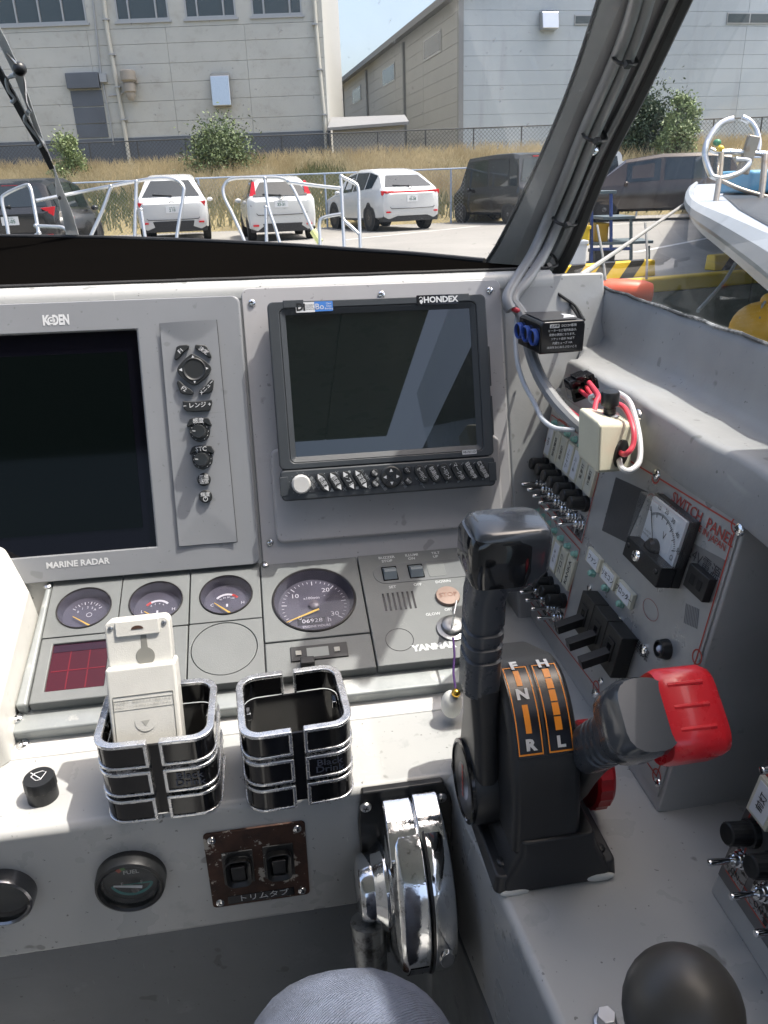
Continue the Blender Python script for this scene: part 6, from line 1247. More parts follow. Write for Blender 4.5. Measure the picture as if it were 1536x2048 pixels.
# ------------------------------------------------------------------ trees and shrubs
def shrub(name, label, px, pyt, pyb, y, wpx, seed, cols, dens=2600, lean=.0, n_cl=16):
    R_ = random.Random(seed); b = out_y(px, pyb, y); tp = out_y(px, pyt, y); w = wpx * y / F0 / .93; h = tp.z - b.z; f = Frame(b, (1, 0, 0), (0, 1, 0))
    t = thing(name, label, 'shrub' if h < 4 else 'tree', f, 'shrubs and trees on the bank'); m = MB(); cl = []
    for _ in range(n_cl):
        a = R_.uniform(0, 6.28); q = R_.random(); zz = h * (.18 + .76 * R_.random()); rr = w / 2 * math.sqrt(R_.random()) * (1.05 - .75 * (zz / h)); cl.append((rr * math.cos(a) + lean * zz, rr * .7 * math.sin(a), zz, w * R_.uniform(.10, .2)))
        m.tube([(0, 0, 0), (rr * math.cos(a) * .4 + lean * zz * .4, 0, zz * .5), cl[-1][:3]], .02, 5, rr=[.045, .025, .01])
    build('trunk', m, mat('bark', (.09, .07, .05), .9), t)
    m = MB(); vs = []; fs = []
    for _ in range(dens * 2):
        c = R_.choice(cl); d = V3((R_.gauss(0, 1), R_.gauss(0, 1), R_.gauss(0, 1.1))); p = V3(c[:3]) + d * c[3] * .62
        if p.z < .05: continue
        u = V3((R_.gauss(0, 1), R_.gauss(0, 1), R_.gauss(0, 1))).normalized(); v = u.cross(V3((R_.gauss(0, 1), R_.gauss(0, 1), R_.gauss(0, 1)))).normalized(); s = R_.uniform(.035, .075) * (1 + h * .05); i = len(vs)
        vs += [tuple(p - u * s), tuple(p + v * s * .45), tuple(p + u * s), tuple(p - v * s * .45)]; fs.append((i, i + 1, i + 2, i + 3))
    m.v = vs; m.f = fs; build('crown', m, cols, t, sharp=-80, kind='stuff')
M_lf = mat('leaf_green', (.11, .15, .065), .6, var=.5, vs=3, alt=(.13, .17, .05), altlo=.5, althi=.6, alts=4)
M_lf2 = mat('leaf_dark_green', (.06, .095, .055), .6, var=.5, vs=3, alt=(.07, .1, .05), altlo=.5, althi=.6, alts=4)
M_lf3 = mat('leaf_pale_green', (.2, .26, .11), .6, var=.4, vs=3, alt=(.22, .26, .12), altlo=.5, althi=.6, alts=4)
shrub('shrub', 'wide green shrub growing on the bank between the two nearest white cars', 445, 262, 362, 33, 140, 3, M_lf, 4200, n_cl=30)
shrub('shrub', 'slim green shrub on the bank behind the windscreen wiper blade', 140, 272, 368, 32.5, 62, 5, M_lf3, 1700, .12)
shrub('tree', 'dark green bushy tree seen through the side window right beside the pillar', 1278, 192, 345, 33, 120, 8, M_lf2, 5200, .08, n_cl=34)
shrub('tree', 'light green loose tree seen through the side window above the brown minivan', 1350, 190, 325, 32, 80, 9, M_lf3, 2600, .05, n_cl=20)
# ------------------------------------------------------------------ cars
M_tyre = mat('tyre', (.02, .02, .02), .8); M_rim = mat('rim', (.45, .45, .46), .3, .8); M_cg = mat('car_glass', (.015, .022, .026), .06, spec=.8); M_tail = mat('tail_lamp_red', (.55, .02, .03), .15); M_trim = mat('car_black_trim', (.02, .02, .022), .5)
def car(name, label, body_mat, y, pxc, L_, Wd, st, rear, yaw, wheel_r=.32, extras=None, grp='cars parked in front of the bank', pyb=None, cat='car'):
    """st: stations from the rear (x along length, z bottom, belt, roof, half width at belt, half width at roof, is greenhouse)"""
    if pyb: b = ground(pxc, pyb)
    else: b = out_y(pxc, 460, y); b.z = 0
    c_, s_ = math.cos(yaw), math.sin(yaw); f = Frame((b.x, b.y, 0.), (c_, s_, 0), (-s_, c_, 0)); t = thing(name, label, cat, f, grp); hw = Wd / 2
    rings = []
    for (x, zb, zl, zr, wb, wr) in st:
        half = [(wb * .80, zb), (wb * .97, zb + .08), (wb, zb + (zl - zb) * .45), (wb * .985, zl - .06), (wb * .95, zl), (wr + (wb * .95 - wr) * .12, zl + (zr - zl) * .86), (wr * .90, zl + (zr - zl) * .975), (wr * .6, zr)]
        rings.append([(a, x, z) for a, z in half] + [(-a, x, z) for a, z in half[::-1]])
    m = MB(); m.loft(rings); bd = build('body', m, body_mat, t, sharp=28)
    # windows: offset copies of the greenhouse faces
    def quad(k, i, j, sh, off): # between stations k,k+1 ; ring idx i..j ; shrink
        a, b2, c2, d2 = (V3(rings[k][i]), V3(rings[k][j]), V3(rings[k + 1][j]), V3(rings[k + 1][i])); ce = (a + b2 + c2 + d2) / 4; n = (b2 - a).cross(d2 - a).normalized(); 
        if n.dot(ce - V3((0, L_ / 2, .7))) < 0: n = -n
        return [tuple(ce + (p - ce) * sh + n * off) for p in (a, b2, c2, d2)]
    for k in rear['side']:
        for (i, j) in ((4, 5), (11, 10)): m = MB(); m.add(quad(k, i, j, .9, .008), [(0, 1, 2, 3)]); build('side_window', m, M_cg, t, sharp=-30)
    k = rear['back']; A, B = rings[k], rings[k + 1]
    def bk(i, tt): return V3(A[i]).lerp(V3(B[i]), tt)
    u0, u1 = rear.get('bw', (.1, .86)); pl = [bk(5, 0), bk(10, 0), bk(10, 1), bk(5, 1)]
    # back glass on the strip from belt ring point 4 to 11 of station k up to roof of station k+1
    p0, p1 = V3(A[5]), V3(A[10]); q0, q1 = V3(B[6]), V3(B[9]); ns = V3((0, -1, .15)).normalized() * .02
    pt = lambda u, v: p0.lerp(p1, u).lerp(q0.lerp(q1, u), v) + ns
    m = MB(); m.add([tuple(pt(.05, u0)), tuple(pt(.95, u0)), tuple(pt(.92, u1)), tuple(pt(.08, u1))], [(0, 1, 2, 3)]); build('rear_window', m, M_cg, t, sharp=-30)
    # wheels
    for (x, sd_) in ((rear['wx'][0], -1), (rear['wx'][0], 1), (rear['wx'][1], -1), (rear['wx'][1], 1)):
        m = MB(); m.T = T(sd_ * (hw - .03), x, wheel_r) @ RY(math.radians(90 * sd_)); m.lathe([(wheel_r * .62, -.16), (wheel_r * .97, -.17), (wheel_r, -.12), (wheel_r, .0), (wheel_r * .95, .035), (wheel_r * .66, .04)], 24, caps=False); wo = build('wheel', m, M_tyre, t)
        m = MB(); m.T = T(sd_ * (hw - .03), x, wheel_r) @ RY(math.radians(90 * sd_)); m.lathe([(wheel_r * .66, .03), (wheel_r * .6, .02), (wheel_r * .2, .03), (.001, .03)], 10, caps=False); build('rim', m, M_rim, wo)
        m = MB(); m.T = T(sd_ * (hw - .06), x, wheel_r + .02) @ RY(math.radians(90 * sd_)); m.lathe([(wheel_r * 1.13, .055), (wheel_r * .9, .06), (.01, .06)], 24, caps=False); build('wheel_arch', m, M_trim, t)
    zp, yp = rear['plate']; 
    m = MB(); m.box(-.165, .165, yp - .012, yp, zp - .08, zp + .08); pl_ = build('number_plate', m, mat('plate_yellow', (.6, .5, .05), .5) if rear.get('kei') else M_white, t)
    m = MB(); m.T = T(0, yp - .014, zp) @ RX(math.radians(90)); m.text(rear['num'], 0, -.015, 0, .10, 0, .9, .02); m.text('大阪 300', 0, .05, 0, .04); build('lettering', m, mat('plate_green', (.02, .10, .06), .5), pl_)
    z0, z1, yb_ = rear['bump']; m = MB(); m.loft([[(-hw * .92, yb_ + .10, z0), (-hw * .92, yb_ + .08, z1), (-hw * .92, yb_ + .4, z1), (-hw * .92, yb_ + .4, z0)], [(-hw * .5, yb_, z0), (-hw * .5, yb_ - .02, z1), (-hw * .5, yb_ + .4, z1), (-hw * .5, yb_ + .4, z0)], [(hw * .5, yb_, z0), (hw * .5, yb_ - .02, z1), (hw * .5, yb_ + .4, z1), (hw * .5, yb_ + .4, z0)], [(hw * .92, yb_ + .10, z0), (hw * .92, yb_ + .08, z1), (hw * .92, yb_ + .4, z1), (hw * .92, yb_ + .4, z0)]]); build('lower_bumper', m, M_trim, t, .01)
    for poly in rear['lamps']:
        for sg in (1, -1): m = MB(); m.loft([[(a * sg, b_, c_2) for a, b_, c_2 in poly], [(a * sg, b_ + .06, c_2) for a, b_, c_2 in poly]]); build('tail_lamp', m, M_tail, t, .006)
    for sg in (-1, 1):
        xm = rear['wx'][1] - .55; m = MB(); m.sphere((sg * (hw + .07), xm, rings[4][3][2] + .02), .085, 10, 8, (1, .7, .7)); build('door_mirror', m, body_mat, t)
    zl_ = rear['plate'][0]; m = MB(); m.tube([(-hw * .74, .0 - .004, zl_ - .20), (-hw * .70, -.012, zl_ - .24), (0, -.022, zl_ - .25), (hw * .70, -.012, zl_ - .24), (hw * .74, -.004, zl_ - .20)], .008, 5); build('tailgate_seam', m, M_trim, t)
    a_, b_ = pt(.5, u0 + .03), pt(.80, u0 + .12); m = MB(); m.tube([tuple(a_ + ns), tuple(b_ + ns)], .012, 5); m.sphere(tuple(a_ + ns), .03, 8, 6); build('rear_wiper', m, M_trim, t)
    for sg in (-1, 1): m = MB(); m.box(sg * hw * .78 - .07, sg * hw * .78 + .07, rear['bump'][2] - .02, rear['bump'][2] + .05, z1 - .06, z1 - .02); build('reflector', m, M_tail, t)
    m = MB(); m.box(-.16, .16, B[6][1] - .03, B[6][1] + .02, B[6][2] - .05, B[6][2] - .025); build('stop_lamp', m, M_tail, t)
    if extras: extras(t)
    return t
def wpaint(n, c): return mat(n, c, .22, coat=.6)
M_cw = wpaint('car_white', (.56, .57, .57)); M_cw2 = wpaint('car_pearl_white', (.54, .55, .54)); M_ck = wpaint('car_black', (.012, .013, .015)); M_cbr = wpaint('car_brown', (.05, .038, .032)); M_cvan = wpaint('car_dark_brown', (.030, .024, .022))
def emblem(z, y): 
    def f(t): m = MB(); m.T = T(0, y, z) @ RX(math.radians(90)); m.ringp(circ(0, 0, .06, 20, .045), circ(0, 0, .047, 20, .034), 0, .012); build('emblem', m, M_chromec, t)
    return f
suv = [(0, .38, .92, .94, .74, .70), (.06, .30, .96, 1.0, .86, .80), (.16, .28, 1.05, 1.12, .91, .82), (.62, .27, 1.06, 1.60, .92, .60), (1.0, .27, 1.05, 1.67, .92, .60), (2.0, .26, 1.02, 1.69, .92, .61), (2.9, .26, 1.0, 1.60, .92, .59), (3.5, .26, .98, 1.08, .91, .72), (4.3, .28, .86, .92, .86, .72), (4.5, .35, .7, .72, .74, .6)]
car('parked_car', 'white SUV with slim tail lamps parked second from the left', M_cw, 21.8, 350, 4.5, 1.84, suv, dict(side=(3, 4, 5), back=2, wx=(.85, 3.55), plate=(.80, -.0), num='2 10', bump=(.25, .52, .0), bw=(.02, .84), lamps=[[(.88, .05, 1.0), (.60, .01, .96), (.84, .05, .86)]]), math.radians(11), .34, emblem(.97, .035))
hat = [(0, .36, .90, .92, .66, .62), (.05, .26, .95, .98, .80, .74), (.10, .24, 1.0, 1.06, .84, .74), (.42, .24, 1.0, 1.44, .845, .56), (.8, .22, .99, 1.50, .845, .58), (1.8, .22, .96, 1.52, .845, .58), (2.5, .22, .93, 1.42, .845, .56), (3.3, .22, .9, .98, .84, .66), (3.8, .26, .75, .8, .78, .62), (3.95, .34, .6, .62, .66, .5)]
car('parked_car', 'white hatchback with tall red tail lamps parked third from the left', M_cw2, 20.4, 567, 3.95, 1.69, hat, dict(side=(3, 4, 5), back=2, wx=(.65, 3.1), plate=(.86, .0), num='33-31', bump=(.22, .42, .0), bw=(-.02, .82), lamps=[[(.80, .06, .88), (.62, .02, .84), (.60, .10, 1.08), (.60, .22, 1.38), (.66, .24, 1.38), (.74, .12, 1.1)]]), math.radians(12), .30, emblem(1.0, .02))
har = [(0, .42, .95, .97, .70, .64), (.08, .32, 1.0, 1.04, .86, .78), (.25, .30, 1.10, 1.16, .92, .80), (.75, .28, 1.12, 1.52, .925, .62), (1.3, .27, 1.08, 1.64, .925, .62), (2.2, .26, 1.03, 1.66, .925, .62), (3.0, .26, 1.0, 1.56, .925, .60), (3.7, .26, .97, 1.06, .91, .72), (4.5, .30, .84, .9, .86, .7), (4.74, .38, .66, .68, .7, .6)]
def hex_(t):
    m = MB(); m.box(-.80, .80, .03, .10, .99, 1.04); build('lamp_bar', m, M_tail, t, .006); emblem(1.13, .14)(t)
car('parked_car', 'white crossover with a thin red lamp bar parked at an angle fourth from the left', M_cw, 23.0, 826, 4.74, 1.85, har, dict(side=(3, 4, 5), back=2, wx=(.95, 3.65), plate=(.84, .0), num='45-38', bump=(.26, .55, .02), bw=(.0, .84), lamps=[[(.90, .09, 1.06), (.55, .04, 1.05), (.55, .04, 1.0), (.88, .09, .94)]]), math.radians(24), .36, hex_)
van = [(0, .40, .9, .95, .66, .62), (.03, .28, 1.0, 1.05, .735, .70), (.06, .26, 1.02, 1.10, .74, .71), (.14, .25, 1.02, 1.90, .74, .66), (.5, .25, 1.02, 1.95, .74, .67), (1.5, .25, 1.02, 1.95, .74, .67), (2.6, .25, 1.0, 1.90, .74, .65), (3.0, .25, .98, 1.12, .735, .64), (3.3, .3, .85, .9, .72, .6), (3.39, .36, .6, .62, .66, .5)]
car('parked_van', 'black boxy kei van parked right beside the window pillar', M_ck if 0 else wpaint('van_black', (.009, .008, .008)), 24.6, 1074, 3.39, 1.48, van, dict(side=(3, 4, 5), back=2, wx=(.5, 2.9), plate=(.55, -.0), num='11-90', bump=(.22, .42, .0), bw=(.1, .86), kei=True, lamps=[[(.68, .03, .56), (.52, .01, .56), (.52, .01, .46), (.68, .03, .46)]]), math.radians(30), .28, cat='van')
def bex(t):
    m = MB(); m.T = T(-.35, .34, 1.25) @ RX(math.radians(75)); m.sheet(circ(0, 0, .05, 14), .06); build('green_sticker', m, mat('sticker_green', (.05, .4, .2), .4), t)
mvb = [(0, .42, .88, .90, .70, .66), (.06, .32, .92, .97, .84, .80), (.14, .30, .97, 1.04, .88, .82), (.42, .28, .98, 1.48, .89, .68), (.9, .28, .98, 1.57, .89, .69), (2.2, .26, .96, 1.60, .89, .69), (3.2, .26, .94, 1.50, .89, .66), (3.8, .26, .91, 1.0, .88, .72), (4.3, .3, .78, .84, .83, .7), (4.5, .38, .62, .64, .7, .6)]
mv = [(0, .42, .95, .98, .70, .66), (.06, .32, 1.0, 1.05, .86, .82), (.14, .30, 1.05, 1.12, .90, .84), (.42, .28, 1.06, 1.66, .91, .70), (.9, .28, 1.05, 1.74, .91, .71), (2.2, .26, 1.03, 1.76, .91, .71), (3.2, .26, 1.0, 1.64, .91, .68), (3.9, .26, .97, 1.08, .9, .74), (4.5, .3, .82, .88, .85, .7), (4.7, .38, .64, .66, .7, .6)]
car('parked_car', 'black car with a green window sticker parked first at the left edge', M_ck, 16.6, 24, 4.5, 1.82, mvb, dict(side=(3, 4, 5), back=2, wx=(.95, 3.7), plate=(.78, .0), num='72-05', bump=(.26, .52, .0), bw=(.0, .86), lamps=[[(.89, .06, 1.02), (.62, .02, 1.0), (.84, .05, .84)]]), math.radians(6), .33, bex)
car('parked_car', 'dark brown minivan standing side-on behind the moored bow', M_cbr, 23.6, 1470, 4.6, 1.78, mv, dict(side=(3, 4, 5), back=2, wx=(.95, 3.7), plate=(.8, .0), num='20-14', bump=(.26, .5, .0), bw=(.0, .86), lamps=[[(.87, .06, 1.02), (.62, .02, 1.0), (.84, .05, .84)]]), math.radians(74), .33, grp='vehicles seen through the side window')
car('parked_van', 'small white kei van with a yellow number plate behind the blue trolley', M_cw2, 25, 1192, 3.39, 1.48, van, dict(side=(3, 4, 5), back=2, wx=(.5, 2.9), plate=(.52, -.0), num='52-18', bump=(.22, .42, .0), bw=(.1, .86), kei=True, lamps=[[(.70, .03, .66), (.60, .01, .66), (.60, .01, .50), (.70, .03, .50)]]), math.radians(0), .28, grp='vehicles seen through the side window', cat='van')
# ================================================================== OWN BOW: DECK, RAILS, WIPER
bow, fbw = bthing('bow_deck', 'white foredeck of the boat ahead of the windscreen', 'boat deck', 0, 2.5, -.5)
m = mbf(fbw, FB); m.prism([(-1.3, 1.9), (-1.1, 3.3), (-.55, 4.4), (-.1, 4.9), (.25, 4.4), (.6, 3.0), (.62, 1.2), (-.9, 1.9)], -.75, -.52); build('deck', m, MC['white_gelcoat'], bow, .02)
M_rail = mat('polished_rail', (.50, .51, .51), .28, .8)
def rails(name, label, Y, groups, r=.0078, grp='stainless bow rails ahead of the windscreen'):
    o = at_depth(groups[0][0][0], groups[0][0][1], Y); f = Frame(o, BX, BY); t = thing(name, label, 'rail', f, grp)
    for g_ in groups:
        m = MB(); m.tube([f.inv(at_depth(p[0], p[1], p[2] if len(p) > 2 else Y)) for p in g_], r, 10, 5 if len(g_) > 2 else 0); build('rail_tube', m, M_rail, t)
    for g_ in groups[1:]: m = MB(); m.sphere(f.inv(at_depth(g_[0][0], g_[0][1], g_[0][2] if len(g_[0]) > 2 else Y)), r * 1.35, 10, 8); build('rail_joint', m, M_rail, t)
rails('bow_rail', 'stainless gate-shaped rail at the far left behind the wiper arm', 3.3, [[(24, 520), (14, 450), (4, 402), (12, 388), (50, 371), (60, 375), (66, 400), (78, 470), (84, 520)], [(72, 452), (100, 453), (128, 456), (140, 474)], [(78, 466), (60, 480)]])
rails('bow_rail', 'long stainless rail sloping up from the wiper arm past the white SUV', 3.5, [[(70, 402, 3.3), (140, 388), (222, 372), (300, 358), (345, 358), (366, 372), (366, 395), (354, 470), (350, 520)], [(222, 373), (205, 420), (178, 480), (168, 510)], [(273, 364), (271, 420), (269, 510)], [(282, 420), (288, 460), (296, 510)]])
rails('bow_rail', 'stainless hoop rail in front of the white hatchback', 3.6, [[(505, 530), (488, 480), (466, 430), (448, 392), (449, 370), (466, 357), (515, 355), (560, 356), (580, 368), (600, 405), (625, 460), (636, 478), (642, 530)], [(530, 357), (536, 410), (552, 460), (572, 530)], [(532, 415), (534, 530)]])
rails('bow_rail', 'stainless side rail in front of the white crossover', 3.4, [[(641, 530), (640, 480), (639, 447), (648, 435), (683, 428)], [(682, 354), (685, 420), (690, 530)], [(682, 353), (705, 364), (716, 376), (718, 420), (722, 530)], [(687, 440), (704, 455), (718, 468)], [(578, 364), (630, 371), (684, 377)]])
m = MB(); fx = Frame(at_depth(632, 474, 3.58), BX, BY); m.tube([fx.inv(at_depth(626, 462, 3.57)), fx.inv(at_depth(640, 484, 3.57))], .017, 10); o = build('rail_fender_tip', m, mat('lime_tip', (.6, .62, .25), .5), None, 0, fx); tag(o, 'pale lime plastic sleeve on the foot of the hoop rail', 'sleeve')
# wiper (outside the glass)
def gpt(px, py, off=.015): return on_glass(px, py, off)
fwp = Frame(gpt(150, 476), BX, BY); wip = thing('windscreen_wiper', 'windscreen wiper with a white tapered arm and black blade parked on the glass', 'wiper', fwp)
def wpt(px, py, off=.015): return fwp.inv(gpt(px, py, off))
M_wh = mat('bright_wiper_arm', (.88, .89, .89), .35, .0)
def flat(pts_l, pts_r, off, th): 
    m = MB(); rings = []
    for a, b in zip(pts_l, pts_r): A, B_, A2, B2 = wpt(*a, off), wpt(*b, off), wpt(*a, off + th), wpt(*b, off + th); rings.append([tuple(A), tuple(B_), tuple(B2), tuple(A2)])
    m.loft(rings); return m
build('wiper_arm', flat([(136, 490), (122, 420), (112, 385), (109, 345), (101, 332)], [(164, 490), (142, 418), (128, 385), (115, 352), (108, 330)], .012, .012), M_wh, wip, .002)
m = MB(); q = wpt(119, 396, .006); m.sphere(q, .003, 8, 6); build('arm_rivet', m, M_black, wip)
bl = [((-36, 95), (-24, 90)), ((-5, 152), (7, 147)), ((44, 242), (56, 237)), ((80, 302), (92, 298)), ((99, 340), (109, 337))]
build('wiper_blade', flat([a for a, b in bl], [b for a, b in bl], .002, .012), M_rubber, wip, .001)
def wline(pts, r, mt, nm, off=.006): m = MB(); m.tube([wpt(*p, off) for p in pts], r, 8, 4); return build(nm, m, mt, wip)
build('blade_frame', flat([(-30, 40), (0, 92), (26, 145), (56, 222), (78, 280), (98, 326)], [(-14, 28), (14, 82), (40, 138), (66, 218), (86, 276), (104, 322)], .006, .010), M_wh, wip, .001)
wline([(30, 150), (14, 158), (18, 180), (30, 196), (24, 204)], .0032, M_wh, 'blade_link', .004); wline([(58, 222), (50, 238), (62, 256), (78, 276), (84, 286), (78, 292)], .0032, M_wh, 'blade_link', .004); wline([(12, 105), (46, 150), (52, 200), (62, 222)], .0018, M_steel, 'blade_rod', .002); wline([(-22, 100), (10, 150), (58, 240), (94, 302)], .0014, M_steel, 'blade_spline', .000)
m = MB(); q = wpt(40, 138, .002); m.sphere(q, .009, 12, 8); build('pivot_joint', m, M_black, wip)
# ================================================================== NEIGHBOURING BOAT
ZN = H + ray(1380, 402).z * 6.2
def dk(px, py, z=ZN): return ground(px, py, z)
tip = dk(1380, 398); fnb = Frame((tip.x + .8, tip.y - .3, -1.9), (1, 0, 0), (0, 1, 0))
nb = thing('moored_boat', 'white bow of a neighbouring moored boat with rusty stainless pulpit rails', 'boat', fnb)
outl = [(1379, 398), (1384, 414), (1402, 432), (1432, 450), (1470, 472), (1515, 500), (1570, 535), (1680, 620)]
far_ = [(1381, 384), (1388, 372), (1404, 362), (1430, 356), (1470, 352), (1530, 350), (1620, 352), (1800, 360)]
P_n = [fnb.inv(dk(*p)) for p in outl]; P_f = [fnb.inv(dk(*p)) for p in far_]
oo = [tuple(p) for p in P_f[::-1]] + [tuple(p) for p in P_n]; oo = [tuple(p) for p in smooth(oo, 3)]
m = MB(); zt_ = oo[0][2]; m.sheet([(p[0], p[1]) for p in oo], zt_ - .02); build('deck', m, mat('boat_deck_grey', (.32, .36, .41), .5, var=.1, vs=2), nb, sharp=-30)
cen = V3((oo[0][0] + .2, (oo[0][1] + oo[-1][1]) / 2, 0))
slp = ((fnb.inv(dk(1680, 620)).y + fnb.inv(dk(1800, 360)).y) / 2 - P_n[0].y) / (fnb.inv(dk(1680, 620)).x - P_n[0].x)
def inn(p, k, dz):
    tx = P_n[0].x; x = max(p[0], tx + (1 - k) * 1.6); x = x + (1 - k) * .3; cyy = P_n[0].y + (x - tx) * slp * .8
    return (x, cyy + (p[1] - cyy) * k, p[2] - dz)
m = MB(); m.loft([oo, [(p[0], p[1], p[2] - .07) for p in oo]], closed=False); m.loft([[(p[0], p[1], p[2] + .03) for p in oo], oo], closed=False); build('gunwale', m, mat('boat_white', (.31, .335, .36), .4, var=.08, vs=3, alt=(.4, .36, .28), altlo=.66, althi=.75, alts=5), nb)
m = MB(); m.tube([(p[0], p[1], p[2] + .01) for p in oo], .045, 8); build('rub_rail', m, MC['boat_white'], nb)
m = MB(); m.loft([[inn(p, k, dz) for p in oo] for k, dz in ((.96, .08), (.55, .2), (.26, .5), (.1, .9), (.03, 1.6))], closed=False); build('hull', m, mat('boat_hull_white', (.46, .48, .50), .4, var=.08, vs=2), nb, sharp=60)
hp = [fnb.inv(dk(*p, ZN + .01)) for p in ((1446, 385), (1475, 372), (1540, 368), (1640, 372), (1640, 470), (1545, 440), (1480, 410))]
m = MB(); m.prism([(p.x, p.y) for p in hp], zt_ - .018, zt_ - .006); build('dark_hatch', m, M_black, nb)
m = MB(); q = fnb.inv(at_depth(1500, 352, 7.6)); m.box(q.x, q.x + 2.2, q.y, q.y + .8, zt_, zt_ + .22); build('blue_cover', m, mat('blue_tarp', (.10, .30, .45), .6), nb, .04)
M_rr = mat('rusty_stainless', (.38, .34, .29), .4, .6, alt=(.26, .17, .1), altlo=.5, althi=.7, alts=8)
def nr(pts, r=.022, mt=None, nm='pulpit_rail', d=6.6): m = MB(); m.tube([fnb.inv(at_depth(p[0], p[1], p[2] if len(p) > 2 else d)) for p in pts], r, 10, 5 if len(pts) > 2 else 0); build(nm, m, mt or M_rail if mt else M_rr, nb)
nr([(1424, 352), (1416, 335), (1410, 310), (1414, 285), (1432, 256), (1450, 243), (1466, 238)], .026, MC['stainless_steel']); nr([(1484, 235), (1500, 244), (1512, 262), (1517, 285), (1515, 302)], .026, MC['stainless_steel'])
nr([(1420, 299), (1436, 304), (1470, 304), (1545, 309), (1640, 315)], .022, MC['stainless_steel']); nr([(1443, 306), (1438, 360), (1431, 408)], .024); nr([(1530, 309), (1524, 380), (1512, 446)], .026); nr([(1436, 358), (1480, 378), (1540, 396), (1640, 430)], .018)
nr([(1418, 338), (1424, 352), (1445, 356), (1468, 350), (1486, 340), (1498, 322), (1470, 318)], .024, MC['stainless_steel'])
m = MB(); q = fnb.inv(at_depth(1496, 310, 6.6)); m.T = T(*q) @ RY(.2); m.box(-.05, .05, -.03, .03, -.15, .15); build('roller_plate', m, M_rr, nb, .01)
for (px, py, c, n_) in ((1434, 285, (.02, .22, .10), 'green_float'), (1440, 297, (.75, .5, .04), 'yellow_float')): m = MB(); m.sphere(fnb.inv(at_depth(px, py, 6.5)), .034, 12, 8, (1, 1, .8)); build(n_, m, mat(n_, c, .4), nb)
M_rope = mat('mooring_rope', (.30, .30, .29), .8, bump=1, bs=40)
def rope(pts, r, label, sg=.0):
    c = at_depth(*pts[0]); f = Frame(c, (1, 0, 0), (0, 1, 0)); m = MB(); m.tube([f.inv(at_depth(*p)) for p in pts], r, 8, 5); o = build('mooring_rope', m, M_rope, None, 0, f); tag(o, label, 'rope', 'mooring ropes')
rope([(1378, 402, 6.5), (1300, 456, 5.4), (1230, 505, 4.3), (1162, 551, 3.2)], .012, 'grey mooring rope running from the neighbouring bow down past the pillar')
rope([(1492, 490, 6.6), (1450, 560, 5.9), (1396, 622, 5.2)], .014, 'short grey rope hanging from the bow across the concrete quay wall')
rope([(1176, 440, 3.0), (1150, 470, 2.6), (1110, 496, 2.2)], .004, 'thin rope crossing the black pillar seal') if 0 else None
# floats
ff = Frame(at_depth(1250, 585, 7.6), (1, 0, 0), (0, 1, 0)); t = thing('float', 'orange sausage-shaped fender lying against the quay under the window sill', 'fender', ff)
m = MB(); m.T = RZ(-.15) @ RY(math.radians(90 + 4)); m.lathe([(.03, -.27), (.10, -.25), (.125, -.17), (.13, 0), (.125, .17), (.10, .25), (.03, .27)], 20); build('float_body', m, mat('orange_float', (.75, .10, .03), .45, var=.1, vs=6), t)
for sg in (-1, 1): m = MB(); m.tube([(sg * .2, 0, .12), (sg * .22, .1, .35), (sg * .24, .3, .62)], .012, 6); build('float_line', m, M_rope, t)
ff = Frame(at_depth(1518, 648, 4.6), (1, 0, 0), (0, 1, 0)); t = thing('float', 'orange-yellow plastic buoy hanging at the right edge below the quay', 'buoy', ff)
m = MB(); m.sphere((0.02, 0, -.03), .17, 20, 14, (1.1, 1, .95)); build('float_body', m, mat('amber_float', (.72, .36, .03), .4, var=.1, vs=6), t)
m = MB(); m.sphere((.04, 0, .13), .05, 12, 8); build('float_neck', m, MC['amber_float'], t)
m = MB(); m.tube([(.04, 0, .14), (-.02, -.05, .12), (-.06, -.12, .05)], .008, 6, 3); build('float_line', m, M_rope, t)
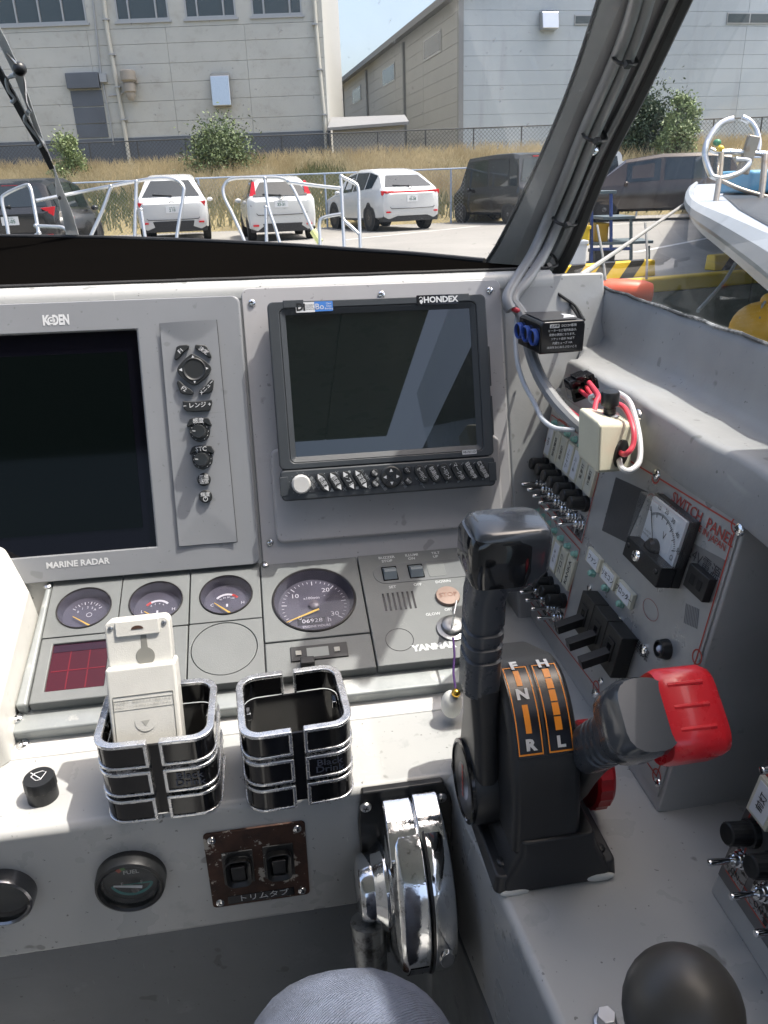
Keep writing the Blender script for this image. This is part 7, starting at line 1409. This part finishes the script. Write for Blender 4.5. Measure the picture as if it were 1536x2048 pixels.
# ------------------------------------------------------------------ blue trolley with crates
YT = 10.6
g0 = ground(1240, 528); kT = g0.y
def tr(px, py, dy=0): return out_y(px, py, kT + dy)
ftr = Frame((g0.x, kT, 0), (1, 0, 0), (0, 1, 0)); tr_ = thing('trolley', 'blue and grey steel stepped trolley with shelves on the quay edge', 'trolley', ftr)
M_blue = mat('trolley_blue', (.03, .06, .20), .5, var=.2, vs=6)
def tt_(pts, r, nm, mt=M_blue, dy=0): m = MB(); m.tube([ftr.inv(tr(*p, dy)) for p in pts], r, 8); build(nm, m, mt, tr_)
M_tg = mat('trolley_grey', (.10, .13, .14), .5)
for (xa, ya, yb_) in ((1183, 410, 528), (1222, 385, 500), (1262, 438, 525), (1297, 492, 528)):
    mt = M_blue if xa < 1230 else M_tg
    for dy in (0, .6): tt_([(xa, ya), (xa, yb_)], .024, 'upright', mt, dy)
for (xa, ya, xb) in ((1200, 385, 1232), (1205, 437, 1270), (1185, 488, 1305)):
    a, b = ftr.inv(tr(xa, ya)), ftr.inv(tr(xb, ya)); m = MB(); m.box(a.x, b.x, -.03, .65, a.z - .02, a.z + .02); build('shelf', m, M_tg, tr_, .005)
tt_([(1183, 499), (1262, 497)], .022, 'cross_bar')
def crate(label, px0, py0, px1, py1, col, dy=.08, dep=.4, name='crate', cat='crate', grp=None):
    a, b = tr(px0, py1, dy), tr(px1, py0, dy); f = Frame((a.x, a.y, a.z), (1, 0, 0), (0, 1, 0)); w, h = b.x - a.x, b.z - a.z; t = thing(name, label, cat, f, grp)
    m = MB(); m.ringp(rrect(w / 2, dep / 2, w, dep, .03, 3), rrect(w / 2, dep / 2, w - .04, dep - .04, .02, 3), 0, h); m.prism(rrect(w / 2, dep / 2, w - .02, dep - .02, .02, 3), .001, .03); build('tub', m, mat(label[:18], col, .5, var=.1, vs=5), t, .006)
    m = MB(); m.ringp(rrect(w / 2, dep / 2, w + .03, dep + .03, .03, 3), rrect(w / 2, dep / 2, w - .01, dep - .01, .02, 3), h - .04, h + .004); build('rim', m, mat(label[:18], col, .5), t, .004)
crate('amber plastic tub on the trolley shelf right of the blue upright', 1190, 447, 1219, 484, (.55, .33, .04))
crate('yellow plastic tub low behind the pillar seal left of the trolley', 1160, 452, 1181, 492, (.6, .42, .03), -.2)
crate('white plastic tub on the quay left of the trolley', 1142, 482, 1176, 536, (.6, .63, .66), -.5)
crate('dark grey sack-like bin under the trolley shelf', 1190, 500, 1232, 530, (.03, .032, .035), .05)
